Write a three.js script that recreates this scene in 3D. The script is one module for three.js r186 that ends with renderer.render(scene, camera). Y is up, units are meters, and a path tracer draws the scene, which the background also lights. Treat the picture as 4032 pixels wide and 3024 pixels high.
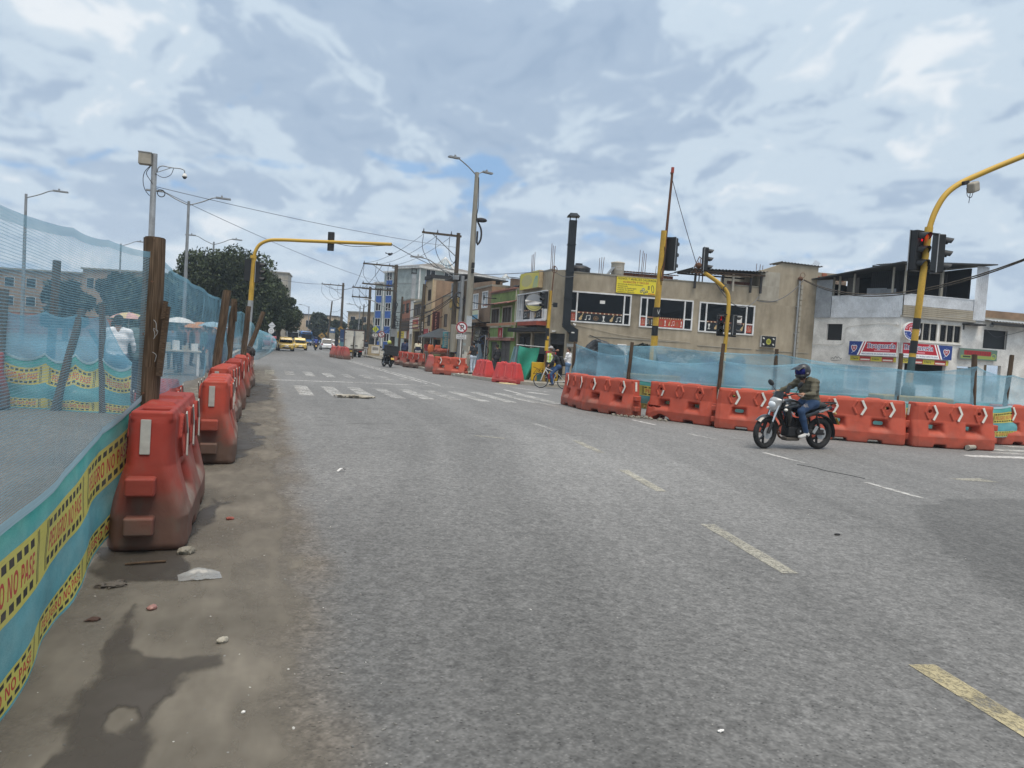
import * as THREE from 'three';
import { mergeGeometries, mergeVertices, toCreasedNormals } from 'three/addons/utils/BufferGeometryUtils.js';
import { RoundedBoxGeometry } from 'three/addons/geometries/RoundedBoxGeometry.js';
import { ImprovedNoise } from 'three/addons/math/ImprovedNoise.js';
import { Brush, Evaluator, SUBTRACTION } from 'three-bvh-csg';

// The avenue runs along -z, its left edge near x = 0 and its right kerb near x = 9.5; the photographer stands at the origin.
const scene = new THREE.Scene();
const D2R = Math.PI / 180;
const camera = new THREE.PerspectiveCamera(54.81, 4 / 3, 0.05, 3000);
camera.position.set(0, 1.55, 0);
camera.rotation.order = 'YXZ';
camera.rotation.set(-2.59 * D2R, -18.5 * D2R, 3.6 * D2R);
scene.add(camera);

const renderer = new THREE.WebGLRenderer({ antialias: true });
renderer.setSize(1024, 768);
renderer.toneMapping = THREE.LinearToneMapping;
renderer.toneMappingExposure = 2.2;
renderer.shadowMap.enabled = true;
renderer.shadowMap.type = THREE.PCFSoftShadowMap;

const noise = new ImprovedNoise();
const N3 = (x, y, z) => noise.noise(x, y, z);
const fbm = (x, y, z, o = 5, g = 0.5) => { let a = 1, s = 0, t = 0; for (let i = 0; i < o; i++) { s += a * N3(x, y, z + i * 7.3); t += a; a *= g; x *= 2.03; y *= 2.03; z *= 2.03; } return s / t; };
const clamp = (x, a = 0, b = 1) => Math.min(b, Math.max(a, x));
const sm = (a, b, x) => { x = clamp((x - a) / (b - a)); return x * x * (3 - 2 * x); };
const lerp = (a, b, t) => a + (b - a) * t;
const mix3 = (a, b, t) => [lerp(a[0], b[0], t), lerp(a[1], b[1], t), lerp(a[2], b[2], t)];
function rng(seed) { let s = seed >>> 0; return () => { s = (s + 0x6D2B79F5) >>> 0; let t = s; t = Math.imul(t ^ (t >>> 15), t | 1); t ^= t + Math.imul(t ^ (t >>> 7), t | 61); return ((t ^ (t >>> 14)) >>> 0) / 4294967296; }; }

// ---- sky: broken grey-blue cloud deck seen in perspective
{
  const W = 2048, H = 1024, data = new Float32Array(W * H * 4);
  const blue = [0.27, 0.47, 0.76], grey = [0.425, 0.535, 0.68], pale = [0.60, 0.71, 0.82], white = [0.83, 0.88, 0.93], hor = [0.62, 0.72, 0.83], dk = [0.36, 0.47, 0.62], K = 0.475;
  for (let j = 0; j < H; j++) {
    const el = ((j + 0.5) / H - 0.5) * Math.PI, sy = Math.sin(el), cy = Math.cos(el);
    for (let i = 0; i < W; i++) {
      const az = ((i + 0.5) / W - 0.5) * 2 * Math.PI, dx = Math.cos(az) * cy, dz = Math.sin(az) * cy;
      let c;
      if (sy <= 0) c = [0.2, 0.21, 0.22];
      else {
        const q = 1 / (sy + 0.16), px = dx * q * 1.75 + 11.3, pz = dz * q * 1.45 - 4.1;
        const wx = fbm(px * 0.9, pz * 0.9, 3.1, 4), wz = fbm(px * 0.9 + 5.2, pz * 0.9 - 1.7, 8.4, 4);
        const big = fbm(px * 0.7 + wx * 0.9, pz * 0.7 + wz * 0.9, 1.7, 5, 0.55), mid = fbm(px * 2 + wx * 1.8, pz * 2 + wz * 1.8, 21.7, 6, 0.6), fine = fbm(px * 6 + wx * 4, pz * 6 + wz * 4, 41.2, 5, 0.65);
        const lit = 0.53 + big * 0.85 + mid * 0.66 + fine * 0.34;
        c = mix3(dk, grey, sm(0.02, 0.34, lit)); c = mix3(c, pale, sm(0.36, 0.58, lit)); c = mix3(c, white, sm(0.68, 0.92, lit));
        const gap = fbm(px * 1.1 - wz * 1.6 + 3, pz * 1.3 + wx * 1.6, 61.3, 5, 0.58);
        c = mix3(c, blue, sm(0.24, 0.38, gap) * (1 - sm(0.6, 0.85, lit)) * 0.8);
        c = mix3(c, hor, (1 - sm(0.0, 0.26, sy)) * 0.45);
        const cie = lerp(0.96, 1.3, sm(0.3, 1, sy)); c = c.map(v => v * cie);
      }
      const o = (j * W + i) * 4;
      data[o] = c[0] * K; data[o + 1] = c[1] * K; data[o + 2] = c[2] * K; data[o + 3] = 1;
    }
  }
  const t = new THREE.DataTexture(data, W, H, THREE.RGBAFormat, THREE.FloatType);
  t.mapping = THREE.EquirectangularReflectionMapping; t.magFilter = t.minFilter = THREE.LinearFilter; t.needsUpdate = true;
  scene.background = t; scene.environment = t; scene.environmentIntensity = 1;
}
// thin cloud before the sun: wide soft light from almost overhead
const sun = new THREE.DirectionalLight(0xfff3e2, 1.5);
sun.position.set(6, 74, 2); sun.target.position.set(4, 0, -25);
sun.castShadow = true; sun.shadow.radius = 70; sun.shadow.mapSize.set(4096, 4096);
Object.assign(sun.shadow.camera, { left: -70, right: 70, top: 90, bottom: -90, near: 1, far: 260 });
scene.add(sun, sun.target);
scene.fog = new THREE.FogExp2(0xc4d2e0, 0.0007);

// ---- textures
function dataTex(w, h, fn, srgb = true, rep = [1, 1]) {
  const d = new Uint8Array(w * h * 4);
  for (let y = 0; y < h; y++) for (let x = 0; x < w; x++) { const c = fn(x, y), o = (y * w + x) * 4; d[o] = clamp(c[0], 0, 255); d[o + 1] = clamp(c[1], 0, 255); d[o + 2] = clamp(c[2], 0, 255); d[o + 3] = c[3] === undefined ? 255 : clamp(c[3], 0, 255); }
  const t = new THREE.DataTexture(d, w, h); t.wrapS = t.wrapT = THREE.RepeatWrapping; t.magFilter = t.minFilter = THREE.LinearFilter;
  if (srgb) t.colorSpace = THREE.SRGBColorSpace; t.repeat.set(...rep); t.needsUpdate = true; return t;
}
function canTex(w, h, draw, srgb = true) {
  const c = document.createElement('canvas'); c.width = w; c.height = h; draw(c.getContext('2d'), w, h);
  const t = new THREE.CanvasTexture(c); if (srgb) t.colorSpace = THREE.SRGBColorSpace; t.wrapS = t.wrapT = THREE.ClampToEdgeWrapping; t.anisotropy = 8; return t;
}
// tileable value noise, n cells per side
function tile(n, seed) {
  const r = rng(seed), g = new Float32Array(n * n).map(() => r());
  return (u, v) => { u = (u - Math.floor(u)) * n; v = (v - Math.floor(v)) * n; const i = Math.floor(u), j = Math.floor(v), a = u - i, b = v - j, s = a * a * (3 - 2 * a), t = b * b * (3 - 2 * b), I = (i + 1) % n, J = (j + 1) % n; return lerp(lerp(g[j * n + i], g[j * n + I], s), lerp(g[J * n + i], g[J * n + I], s), t); };
}
function octaves(base, count, seed, gain = 0.55) { const L = []; for (let i = 0; i < count; i++) L.push(tile(base * 2 ** i, seed + i * 13)); return (u, v) => { let s = 0, a = 1, t = 0; for (const f of L) { s += a * f(u, v); t += a; a *= gain; } return s / t; }; }
const T = {};
{ const o = octaves(4, 6, 5, 0.6), f = octaves(64, 3, 77, 0.8); T.grime = dataTex(512, 512, (x, y) => { const n = o(x / 512, y / 512), m = f(x / 512, y / 512), v = 228 + (n - 0.5) * 90 + (m - 0.5) * 36; return [v + 2, v, v - 3]; }, true, [0.4, 0.4]); }
{ const o = octaves(3, 6, 9, 0.62), s = octaves(8, 4, 31, 0.6); T.cement = dataTex(1024, 1024, (x, y) => { const u = x / 1024, v = y / 1024, n = o(u, v), st = s(u * 2, v * 0.4), k = sm(0.5, 0.72, n), w = 206 + (n - 0.5) * 130 + (st - 0.5) * 56 - k * 22; return [w + 6, w, w - 13]; }, true, [0.2, 0.2]); }
{ const f = octaves(96, 3, 3, 0.85), g = tile(300, 8), b = octaves(4, 5, 17, 0.6), r = rng(4), dots = new Float32Array(1024 * 1024);
  for (let k = 0; k < 9000; k++) { const x = r() * 1024 | 0, y = r() * 1024 | 0, v = r() < 0.45 ? -1 : 0.75, q = r() < 0.3 ? 2 : 1; for (let a = 0; a < q + 1; a++) for (let c = 0; c < q; c++) dots[((y + c) % 1024) * 1024 + (x + a) % 1024] = v; }
  T.asphalt = dataTex(1024, 1024, (x, y) => { const u = x / 1024, v = y / 1024, w = 196 + (f(u, v) - 0.5) * 96 + (g(u, v) - 0.5) * 40 + (b(u, v) - 0.5) * 12 + dots[y * 1024 + x] * 62; return [w, w, w]; }, true, [0.28, 0.28]);
  T.asphaltBump = dataTex(1024, 1024, (x, y) => { const u = x / 1024, v = y / 1024, w = 128 + (f(u, v) - 0.5) * 150 + (g(u, v) - 0.5) * 90 + dots[y * 1024 + x] * 40; return [w, w, w]; }, false, [0.28, 0.28]); }
{ const s = tile(128, 41), o = octaves(4, 5, 21, 0.6); T.wood = dataTex(256, 512, (x, y) => { const u = x / 256, v = y / 512, g = s(u * 1.0 + 0.02 * o(u, v), v * 0.06), n = o(u, v), w = 150 + (g - 0.5) * 110 + (n - 0.5) * 80; return [w + 14, w, w - 18]; }, true, [2.2, 0.8]); }
{ const o = octaves(6, 3, 51, 0.6), f = octaves(60, 3, 52, 0.8); T.worn = dataTex(512, 512, (x, y) => { const u = x / 512, w = y / 512, v = 10 + 225 * clamp(sm(0.15, 0.6, o(u, w)) * 0.5 + sm(0.3, 0.66, f(u, w)) * 0.55); return [v, v, v]; }, false, [0.5, 0.5]); }

// ---- materials (base colours are linear)
function mat(c, rough = 0.8, o = {}) {
  const { grime = T.grime, ...rest } = o, m = new THREE.MeshStandardMaterial({ roughness: rough, metalness: 0, ...rest });
  if (Array.isArray(c)) m.color.setRGB(...c); else m.color.set(c);
  if (grime && !rest.map) m.map = grime; return m;
}
const vc = (rough = 0.75, o = {}) => new THREE.MeshStandardMaterial({ vertexColors: true, roughness: rough, ...o });
const M = {
  cement: mat([0.50, 0.455, 0.39], 0.95, { map: T.cement }), pale: mat([0.56, 0.55, 0.53], 0.95, { map: T.cement }), whitewall: mat([0.88, 0.87, 0.85], 0.9), grey: mat([0.30, 0.30, 0.30], 0.9), kerb: mat([0.36, 0.35, 0.33], 0.95, { map: T.cement }),
  conc: mat([0.42, 0.42, 0.40], 0.9, { map: T.cement }), yellow: mat([0.60, 0.375, 0.045], 0.6), black: mat([0.012, 0.013, 0.015], 0.5), duct: mat([0.02, 0.025, 0.03], 0.45, { metalness: 0.3 }), galv: mat([0.42, 0.44, 0.46], 0.5, { metalness: 0.35 }),
  steel: mat([0.32, 0.34, 0.36], 0.5, { metalness: 0.3 }), rust: mat([0.14, 0.065, 0.035], 0.9), wood: mat([0.16, 0.115, 0.08], 0.9, { map: T.wood }), pole: mat([0.20, 0.185, 0.165], 0.92, { map: T.wood }), post: mat([0.20, 0.155, 0.12], 0.95, { map: T.wood }), wire: mat([0.03, 0.03, 0.035], 0.8), cable: mat([0.14, 0.15, 0.17], 0.8),
  alu: mat([0.82, 0.84, 0.86], 0.45), glass: new THREE.MeshPhysicalMaterial({ color: 0x06090c, roughness: 0.06, metalness: 0, specularIntensity: 0.45 }), paneLight: new THREE.MeshPhysicalMaterial({ color: 0xaab4bc, roughness: 0.12 }),
  rubber: mat([0.02, 0.02, 0.021], 0.85), chrome: mat([0.6, 0.61, 0.62], 0.25, { metalness: 0.9, grime: null }), blackPaint: new THREE.MeshPhysicalMaterial({ color: 0x060607, roughness: 0.3, clearcoat: 0.7, clearcoatRoughness: 0.15 }),
  dark: mat([0.03, 0.03, 0.032], 0.85), white: mat([0.8, 0.8, 0.79], 0.6), roofmetal: mat([0.07, 0.075, 0.08], 0.7, { metalness: 0.3 }), brick: mat([0.42, 0.17, 0.10], 0.95), darkbrick: mat([0.42, 0.30, 0.225], 0.95, { map: T.cement }), green: mat([0.34, 0.52, 0.21], 0.9, { map: T.cement }), maroon: mat([0.25, 0.075, 0.06], 0.8), cream: mat([0.70, 0.57, 0.38], 0.9, { map: T.cement }), tan: mat([0.68, 0.55, 0.42], 0.9, { map: T.cement }), curtain: mat([0.16, 0.145, 0.135], 0.9), greyblue: mat([0.38, 0.44, 0.44], 0.9), bluepanel: mat([0.035, 0.13, 0.48], 0.6), tileroof: mat([0.24, 0.20, 0.17], 0.9), interior: mat([0.05, 0.047, 0.045], 0.95),
};

// ---- naming
const used = {};
function numbered(n) { const k = used[n] = (used[n] ?? -1) + 1; return k ? `${n}_${String(k).padStart(3, '0')}` : n; }
function tag(o, label, category, group) { o.userData.label = label; o.userData.category = category; if (group) o.userData.group = group; return o; }
function thing(name, label, category, [x, y, z] = [0, 0, 0], turn = 0, group) { const g = new THREE.Group(); g.name = numbered(name); g.position.set(x, y, z); g.rotation.y = turn; scene.add(g); return tag(g, label, category, group); }
function part(name, geo, m, parent) { const o = new THREE.Mesh(geo, m); o.name = name; o.castShadow = o.receiveShadow = true; parent.add(o); return o; }
function single(name, geo, m, label, category, pos, turn = 0, group) { const o = new THREE.Mesh(geo, m); o.name = numbered(name); o.castShadow = o.receiveShadow = true; if (pos) o.position.set(...pos); o.rotation.y = turn; scene.add(o); return tag(o, label, category, group); }
function struct(name, geo, m) { const o = new THREE.Mesh(geo, m); o.name = name; o.castShadow = o.receiveShadow = true; o.userData.kind = 'structure'; scene.add(o); return o; }
function copyOf(src, label, pos, turn) { const o = src.clone(); o.name = numbered(src.name.replace(/_\d{3}$/, '')); o.userData = { ...src.userData, label }; o.position.set(...pos); o.rotation.set(0, turn, 0); scene.add(o); return o; }

// ---- geometry
const V = (x, y, z) => new THREE.Vector3(x, y, z);
const Y = V(0, 1, 0);
function uvBox(g) { const p = g.attributes.position, n = g.attributes.normal, uv = new Float32Array(p.count * 2); for (let i = 0; i < p.count; i++) { const ax = Math.abs(n.getX(i)), ay = Math.abs(n.getY(i)), az = Math.abs(n.getZ(i)); uv[2 * i] = ax > ay && ax > az ? p.getZ(i) : p.getX(i); uv[2 * i + 1] = ay > ax && ay >= az ? p.getZ(i) : p.getY(i); } g.setAttribute('uv', new THREE.BufferAttribute(uv, 2)); return g; }
class MB {
  constructor() { this.l = []; }
  add(g, m) { g = g.index ? g.toNonIndexed() : g; if (m) { g = g.clone(); g.applyMatrix4(m); } for (const k of Object.keys(g.attributes)) if (!['position', 'normal', 'uv', 'color'].includes(k)) g.deleteAttribute(k); this.l.push(g); return this; }
  box(x, y, z, w, h, d, ry = 0, rx = 0, rz = 0) { const g = uvBox(new THREE.BoxGeometry(w, h, d)); return this.add(g, new THREE.Matrix4().compose(V(x, y, z), new THREE.Quaternion().setFromEuler(new THREE.Euler(rx, ry, rz, 'YXZ')), V(1, 1, 1))); }
  span(x0, x1, y0, y1, z0, z1) { return this.box((x0 + x1) / 2, (y0 + y1) / 2, (z0 + z1) / 2, Math.abs(x1 - x0), Math.abs(y1 - y0), Math.abs(z1 - z0)); }
  rbox(x, y, z, w, h, d, r = 0.02, ry = 0, rx = 0, rz = 0) { const g = uvBox(new RoundedBoxGeometry(w, h, d, 2, r)); return this.add(g, new THREE.Matrix4().compose(V(x, y, z), new THREE.Quaternion().setFromEuler(new THREE.Euler(rx, ry, rz, 'YXZ')), V(1, 1, 1))); }
  cyl(a, b, r0, r1 = r0, n = 10, open = false) { a = V(...a); b = V(...b); const d = b.clone().sub(a), L = d.length(), g = new THREE.CylinderGeometry(r1, r0, L, n, 1, open), uv = g.attributes.uv; for (let i = 0; i < uv.count; i++) uv.setXY(i, uv.getX(i) * 6.28 * r0, uv.getY(i) * L); return this.add(g, new THREE.Matrix4().compose(a.clone().add(b).multiplyScalar(0.5), new THREE.Quaternion().setFromUnitVectors(Y, d.normalize()), V(1, 1, 1))); }
  beam(a, b, w, h) { a = V(...a); b = V(...b); const d = b.clone().sub(a), L = d.length(), m = new THREE.Matrix4().lookAt(b, a, Math.abs(d.y) > 0.98 * L ? V(1, 0, 0) : Y); m.setPosition(a.clone().add(b).multiplyScalar(0.5)); return this.add(uvBox(new THREE.BoxGeometry(w, h, L)), m); }
  tube(pts, r, n = 6, seg, closed = false) { const c = new THREE.CatmullRomCurve3(pts.map(p => V(...p)), closed, 'centripetal'); return this.add(new THREE.TubeGeometry(c, seg ?? Math.max(6, pts.length * 4), r, n, closed)); }
  ball(x, y, z, r, sx = 1, sy = 1, sz = 1, n = 12) { return this.add(new THREE.SphereGeometry(r, n, Math.ceil(n * 0.7)), new THREE.Matrix4().compose(V(x, y, z), new THREE.Quaternion(), V(sx, sy, sz))); }
  torus(x, y, z, R, r, rx = 0, ry = 0, n = 24, k = 8) { return this.add(new THREE.TorusGeometry(R, r, k, n), new THREE.Matrix4().compose(V(x, y, z), new THREE.Quaternion().setFromEuler(new THREE.Euler(rx, ry, 0, 'YXZ')), V(1, 1, 1))); }
  prism(pts, d, bev = 0, m) { const s = new THREE.Shape(pts.map(p => new THREE.Vector2(...p))); return this.add(new THREE.ExtrudeGeometry(s, { depth: d, bevelEnabled: bev > 0, bevelThickness: bev, bevelSize: bev, bevelOffset: -bev, bevelSegments: 2, curveSegments: 8 }), m); }
  geo() { const c = this.l.some(g => g.attributes.color); for (const g of this.l) { const n = g.attributes.position.count; if (!g.attributes.uv) g.setAttribute('uv', new THREE.BufferAttribute(new Float32Array(n * 2), 2)); if (c && !g.attributes.color) g.setAttribute('color', new THREE.BufferAttribute(new Float32Array(n * 3).fill(1), 3)); } return this.l.length === 1 ? this.l[0] : mergeGeometries(this.l); }
  build(name, m, parent) { return part(name, this.geo(), m, parent); }
}
const mb = () => new MB();
// wall panel in its own xy plane (front face at z = 0, thickness behind), with rectangular openings [x0, x1, y0, y1]
function panel(outline, holes, t) {
  const s = new THREE.Shape(outline.map(p => new THREE.Vector2(...p)));
  for (const [a, b, c, d] of holes) s.holes.push(new THREE.Path([new THREE.Vector2(a, c), new THREE.Vector2(a, d), new THREE.Vector2(b, d), new THREE.Vector2(b, c)]));
  const g = new THREE.ExtrudeGeometry(s, { depth: t, bevelEnabled: false }); g.translate(0, 0, -t); return g;
}
const rect = (x0, x1, y0, y1) => [[x0, y0], [x1, y0], [x1, y1], [x0, y1]];
// corrugated sheet in the xy plane
function corrugated(w, h, pitch = 0.1, amp = 0.014) { const nx = Math.max(2, Math.round(w / pitch * 4)), g = new THREE.PlaneGeometry(w, h, nx, 1), p = g.attributes.position; for (let i = 0; i < p.count; i++) p.setZ(i, amp * Math.sin((p.getX(i) + w / 2) / pitch * 2 * Math.PI)); g.translate(w / 2, h / 2, 0); g.computeVertexNormals(); const uv = g.attributes.uv; for (let i = 0; i < uv.count; i++) uv.setXY(i, p.getX(i), p.getY(i)); return g; }
// sheet over a grid: f(u, v) -> [x, y, z]
function sheet(nu, nv, f, su = 1, sv = 1) { const pos = [], uv = [], idx = []; for (let j = 0; j <= nv; j++) for (let i = 0; i <= nu; i++) { pos.push(...f(i / nu, j / nv)); uv.push(i / nu * su, j / nv * sv); } for (let j = 0; j < nv; j++) for (let i = 0; i < nu; i++) { const a = j * (nu + 1) + i, b = a + 1, c = a + nu + 1, d = c + 1; idx.push(a, b, d, a, d, c); } const g = new THREE.BufferGeometry(); g.setAttribute('position', new THREE.Float32BufferAttribute(pos, 3)); g.setAttribute('uv', new THREE.Float32BufferAttribute(uv, 2)); g.setIndex(idx); g.computeVertexNormals(); return g; }
// smooth surface of a distance field (surface nets); color(x, y, z) optional
function net(f, lo, hi, c, color) {
  const n = [0, 1, 2].map(k => Math.ceil((hi[k] - lo[k]) / c) + 1), [nx, ny, nz] = n, F = new Float32Array(nx * ny * nz), at = (i, j, k) => (k * ny + j) * nx + i;
  for (let k = 0; k < nz; k++) for (let j = 0; j < ny; j++) for (let i = 0; i < nx; i++) F[at(i, j, k)] = f(lo[0] + i * c, lo[1] + j * c, lo[2] + k * c);
  const id = new Int32Array(nx * ny * nz).fill(-1), pos = [], nor = [], col = [], uv = [], idx = [];
  const E = [[0, 1], [2, 3], [4, 5], [6, 7], [0, 2], [1, 3], [4, 6], [5, 7], [0, 4], [1, 5], [2, 6], [3, 7]];
  for (let k = 0; k < nz - 1; k++) for (let j = 0; j < ny - 1; j++) for (let i = 0; i < nx - 1; i++) {
    const v = []; let s = 0; for (let q = 0; q < 8; q++) { v[q] = F[at(i + (q & 1), j + (q >> 1 & 1), k + (q >> 2))]; if (v[q] < 0) s++; }
    if (s === 0 || s === 8) continue;
    let x = 0, y = 0, z = 0, m = 0;
    for (const [a, b] of E) if ((v[a] < 0) !== (v[b] < 0)) { const t = v[a] / (v[a] - v[b]); x += lerp(a & 1, b & 1, t); y += lerp(a >> 1 & 1, b >> 1 & 1, t); z += lerp(a >> 2, b >> 2, t); m++; }
    x = lo[0] + (i + x / m) * c; y = lo[1] + (j + y / m) * c; z = lo[2] + (k + z / m) * c;
    id[at(i, j, k)] = pos.length / 3; pos.push(x, y, z);
    const e = c * 0.4, g = V(f(x + e, y, z) - f(x - e, y, z), f(x, y + e, z) - f(x, y - e, z), f(x, y, z + e) - f(x, y, z - e)).normalize(); nor.push(g.x, g.y, g.z);
    if (color) col.push(...color(x, y, z, g)); uv.push(x + z, y);
  }
  const quad = (a, b, d, e, fl) => { if (a < 0 || b < 0 || d < 0 || e < 0) return; fl ? idx.push(a, b, d, a, d, e) : idx.push(a, d, b, a, e, d); };
  for (let k = 1; k < nz - 1; k++) for (let j = 1; j < ny - 1; j++) for (let i = 1; i < nx - 1; i++) {
    const o = F[at(i, j, k)] < 0;
    if (o !== (F[at(i + 1, j, k)] < 0)) quad(id[at(i, j - 1, k - 1)], id[at(i, j, k - 1)], id[at(i, j, k)], id[at(i, j - 1, k)], o);
    if (o !== (F[at(i, j + 1, k)] < 0)) quad(id[at(i - 1, j, k - 1)], id[at(i - 1, j, k)], id[at(i, j, k)], id[at(i, j, k - 1)], o);
    if (o !== (F[at(i, j, k + 1)] < 0)) quad(id[at(i - 1, j - 1, k)], id[at(i, j - 1, k)], id[at(i, j, k)], id[at(i - 1, j, k)], o);
  }
  const g = new THREE.BufferGeometry(); g.setAttribute('position', new THREE.Float32BufferAttribute(pos, 3)); g.setAttribute('normal', new THREE.Float32BufferAttribute(nor, 3)); g.setAttribute('uv', new THREE.Float32BufferAttribute(uv, 2)); if (color) g.setAttribute('color', new THREE.Float32BufferAttribute(col, 3)); g.setIndex(idx); return g;
}
const smin = (a, b, k) => { const h = Math.max(k - Math.abs(a - b), 0) / k; return Math.min(a, b) - h * h * k * 0.25; };
const smax = (a, b, k) => -smin(-a, -b, k);
const sbox = (x, y, z, w, h, d, r = 0) => { const a = Math.abs(x) - w + r, b = Math.abs(y) - h + r, c = Math.abs(z) - d + r; return Math.hypot(Math.max(a, 0), Math.max(b, 0), Math.max(c, 0)) + Math.min(Math.max(a, b, c), 0) - r; };
const capsule = (x, y, z, a, b, ra, rb) => { const bx = b[0] - a[0], by = b[1] - a[1], bz = b[2] - a[2], px = x - a[0], py = y - a[1], pz = z - a[2], h = clamp((px * bx + py * by + pz * bz) / (bx * bx + by * by + bz * bz + 1e-9)); return Math.hypot(px - bx * h, py - by * h, pz - bz * h) - lerp(ra, rb, h); };
const ell = (x, y, z, c, r) => { const a = (x - c[0]) / r[0], b = (y - c[1]) / r[1], d = (z - c[2]) / r[2], k = Math.hypot(a, b, d); return (k - 1) * Math.min(r[0], r[1], r[2]); };
// ================= ground =================
{
  const g = new THREE.PlaneGeometry(5000, 5000); g.rotateX(-Math.PI / 2); g.translate(0, -0.06, 0);
  struct('ground', uvBox(g), mat([0.16, 0.15, 0.13], 1));
}
const ROADM = new THREE.MeshStandardMaterial({ vertexColors: true, map: T.asphalt, bumpMap: T.asphaltBump, bumpScale: 0.004, roughness: 0.9 });
{
  const xs = [], zs = [];
  for (let x = -95; x < -12; x += 3) xs.push(x); for (let x = -12; x < -2.4; x += 0.6) xs.push(x); for (let x = -2.4; x < 11; x += 0.1) xs.push(x); for (let x = 11; x < 24; x += 0.4) xs.push(x); for (let x = 24; x <= 70; x += 2) xs.push(x);
  for (let z = 14; z > 1; z -= 1) zs.push(z); for (let z = 1; z > -18; z -= 0.1) zs.push(z); for (let z = -18; z > -42; z -= 0.3) zs.push(z); for (let z = -42; z > -80; z -= 1); for (let z = -42; z >= -260; z -= 2) zs.push(z);
  const pos = [], col = [], uv = [], idx = [], nx = xs.length, patch = [[5.25, -4.05], [5.85, -4.9], [6.63, -5.93], [7.55, -6.87], [8.64, -7.15], [40, -6.0], [40, 3], [5, 3]];
  const inside = (x, z, P) => { let c = false; for (let i = 0, j = P.length - 1; i < P.length; j = i++) if ((P[i][1] > z) !== (P[j][1] > z) && x < (P[j][0] - P[i][0]) * (z - P[i][1]) / (P[j][1] - P[i][1]) + P[i][0]) c = !c; return c; };
  const lane = z => 3.35 - (z + 2.9) * 0.235 * (z > -13 ? 1 : 0) + (z <= -13 ? 2.37 : 0);
  for (const z of zs) for (const x of xs) {
    pos.push(x, 0, z); uv.push(x, -z);
    let c = [0.236, 0.231, 0.223];
    const L = x - lane(z), n1 = fbm(x * 0.30, z * 0.10, 4.2, 3), n2 = fbm(x * 1.7, z * 0.9, 9.1, 4), n3 = fbm(x * 5, z * 3, 17, 3), st = fbm(L * 3.2, z * 0.16, 23, 4), sf = fbm(L * 9, z * 0.5, 27, 3);
    let k = 1 + n1 * 0.26 + st * 0.20 + sf * 0.09 + n2 * 0.04;
    // wheel paths polished pale along the curving lane, an oil-dark strip between, a bleached patch, scuffs before the crosswalk
    k *= 1 + 0.24 * Math.exp(-(((x - 4.9 + (z + 10) * 0.12) / 0.8) ** 2) - ((z + 10.2) / 2.8) ** 2);
    k *= 1 + 0.12 * Math.exp(-(((L + 0.95) / 0.5) ** 2)) + 0.10 * Math.exp(-(((L - 0.85) / 0.6) ** 2)) - 0.09 * Math.exp(-(((L + 2.0) / 0.5) ** 2)) - 0.10 * Math.exp(-(((L + 3.1) / 0.35) ** 2)) * sm(-20, -3, z);
    k *= 1 - 0.26 * sm(0.14, 0.36, fbm(x * 1.3, z * 4.6, 55, 4)) * sm(-8, -14, z) * sm(0, 1, x) * sm(8, 4, x) * sm(-21, -18, z);
    k *= 1 + 0.10 * sm(-4, -9, z) - 0.06 * sm(-6, -2, z);
    k *= 1 - 0.35 * sm(0.42, 0.6, fbm(x * 2.6, z * 2.6, 71, 3)) * sm(-14, -6, z);
    if (inside(x + n2 * 0.25, z + n3 * 0.2, patch)) k *= 0.76 + 0.10 * n2;
    k *= 1 + 0.10 * sm(-4, -9, z);
    c = c.map(v => v * k);
    // brown silt along the barriers
    const e = 0.38 + 0.16 * n2 + 0.06 * n3 - 0.1 * sm(-5, -2, z), s = sm(e + 0.20, e - 0.10, x) * sm(-44, -24, z) * (0.78 + 0.5 * n2 + 0.3 * n1);
    c = mix3(c, [0.245, 0.205, 0.162].map(v => v * (1 + 0.25 * n2 + 0.2 * n3)), clamp(s, 0, 0.95));
    c = mix3(c, [0.07, 0.066, 0.06], 0.35 * Math.exp(-(((x - e - 0.04) / 0.06) ** 2)) * sm(-14, -5, z) * sm(-0.2, 0.3, n1 + n2));
    // the work site left of the barriers: dusty, blotched
    c = mix3(c, [0.20, 0.185, 0.16].map(v => v * (1 + 0.5 * n2)), sm(-1.0, -1.5, x) * 0.8);
    // dirt where the far barriers stand
    const rb = Math.abs((x - 8.4) - (z + 19) * 0.12); c = mix3(c, [0.15, 0.125, 0.10], 0.5 * sm(1.6, 0.3, Math.hypot(x - 9.4, (z + 17.4)) * 0.8) * (0.7 + n2));
    col.push(...c);
  }
  for (let j = 0; j < zs.length - 1; j++) for (let i = 0; i < nx - 1; i++) { const a = j * nx + i, b = a + 1, c = a + nx, d = c + 1; idx.push(a, b, d, a, d, c); }
  const g = new THREE.BufferGeometry(); g.setAttribute('position', new THREE.Float32BufferAttribute(pos, 3)); g.setAttribute('color', new THREE.Float32BufferAttribute(col, 3)); g.setAttribute('uv', new THREE.Float32BufferAttribute(uv, 2)); g.setIndex(idx); g.computeVertexNormals();
  struct('road', g, ROADM);
}
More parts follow.
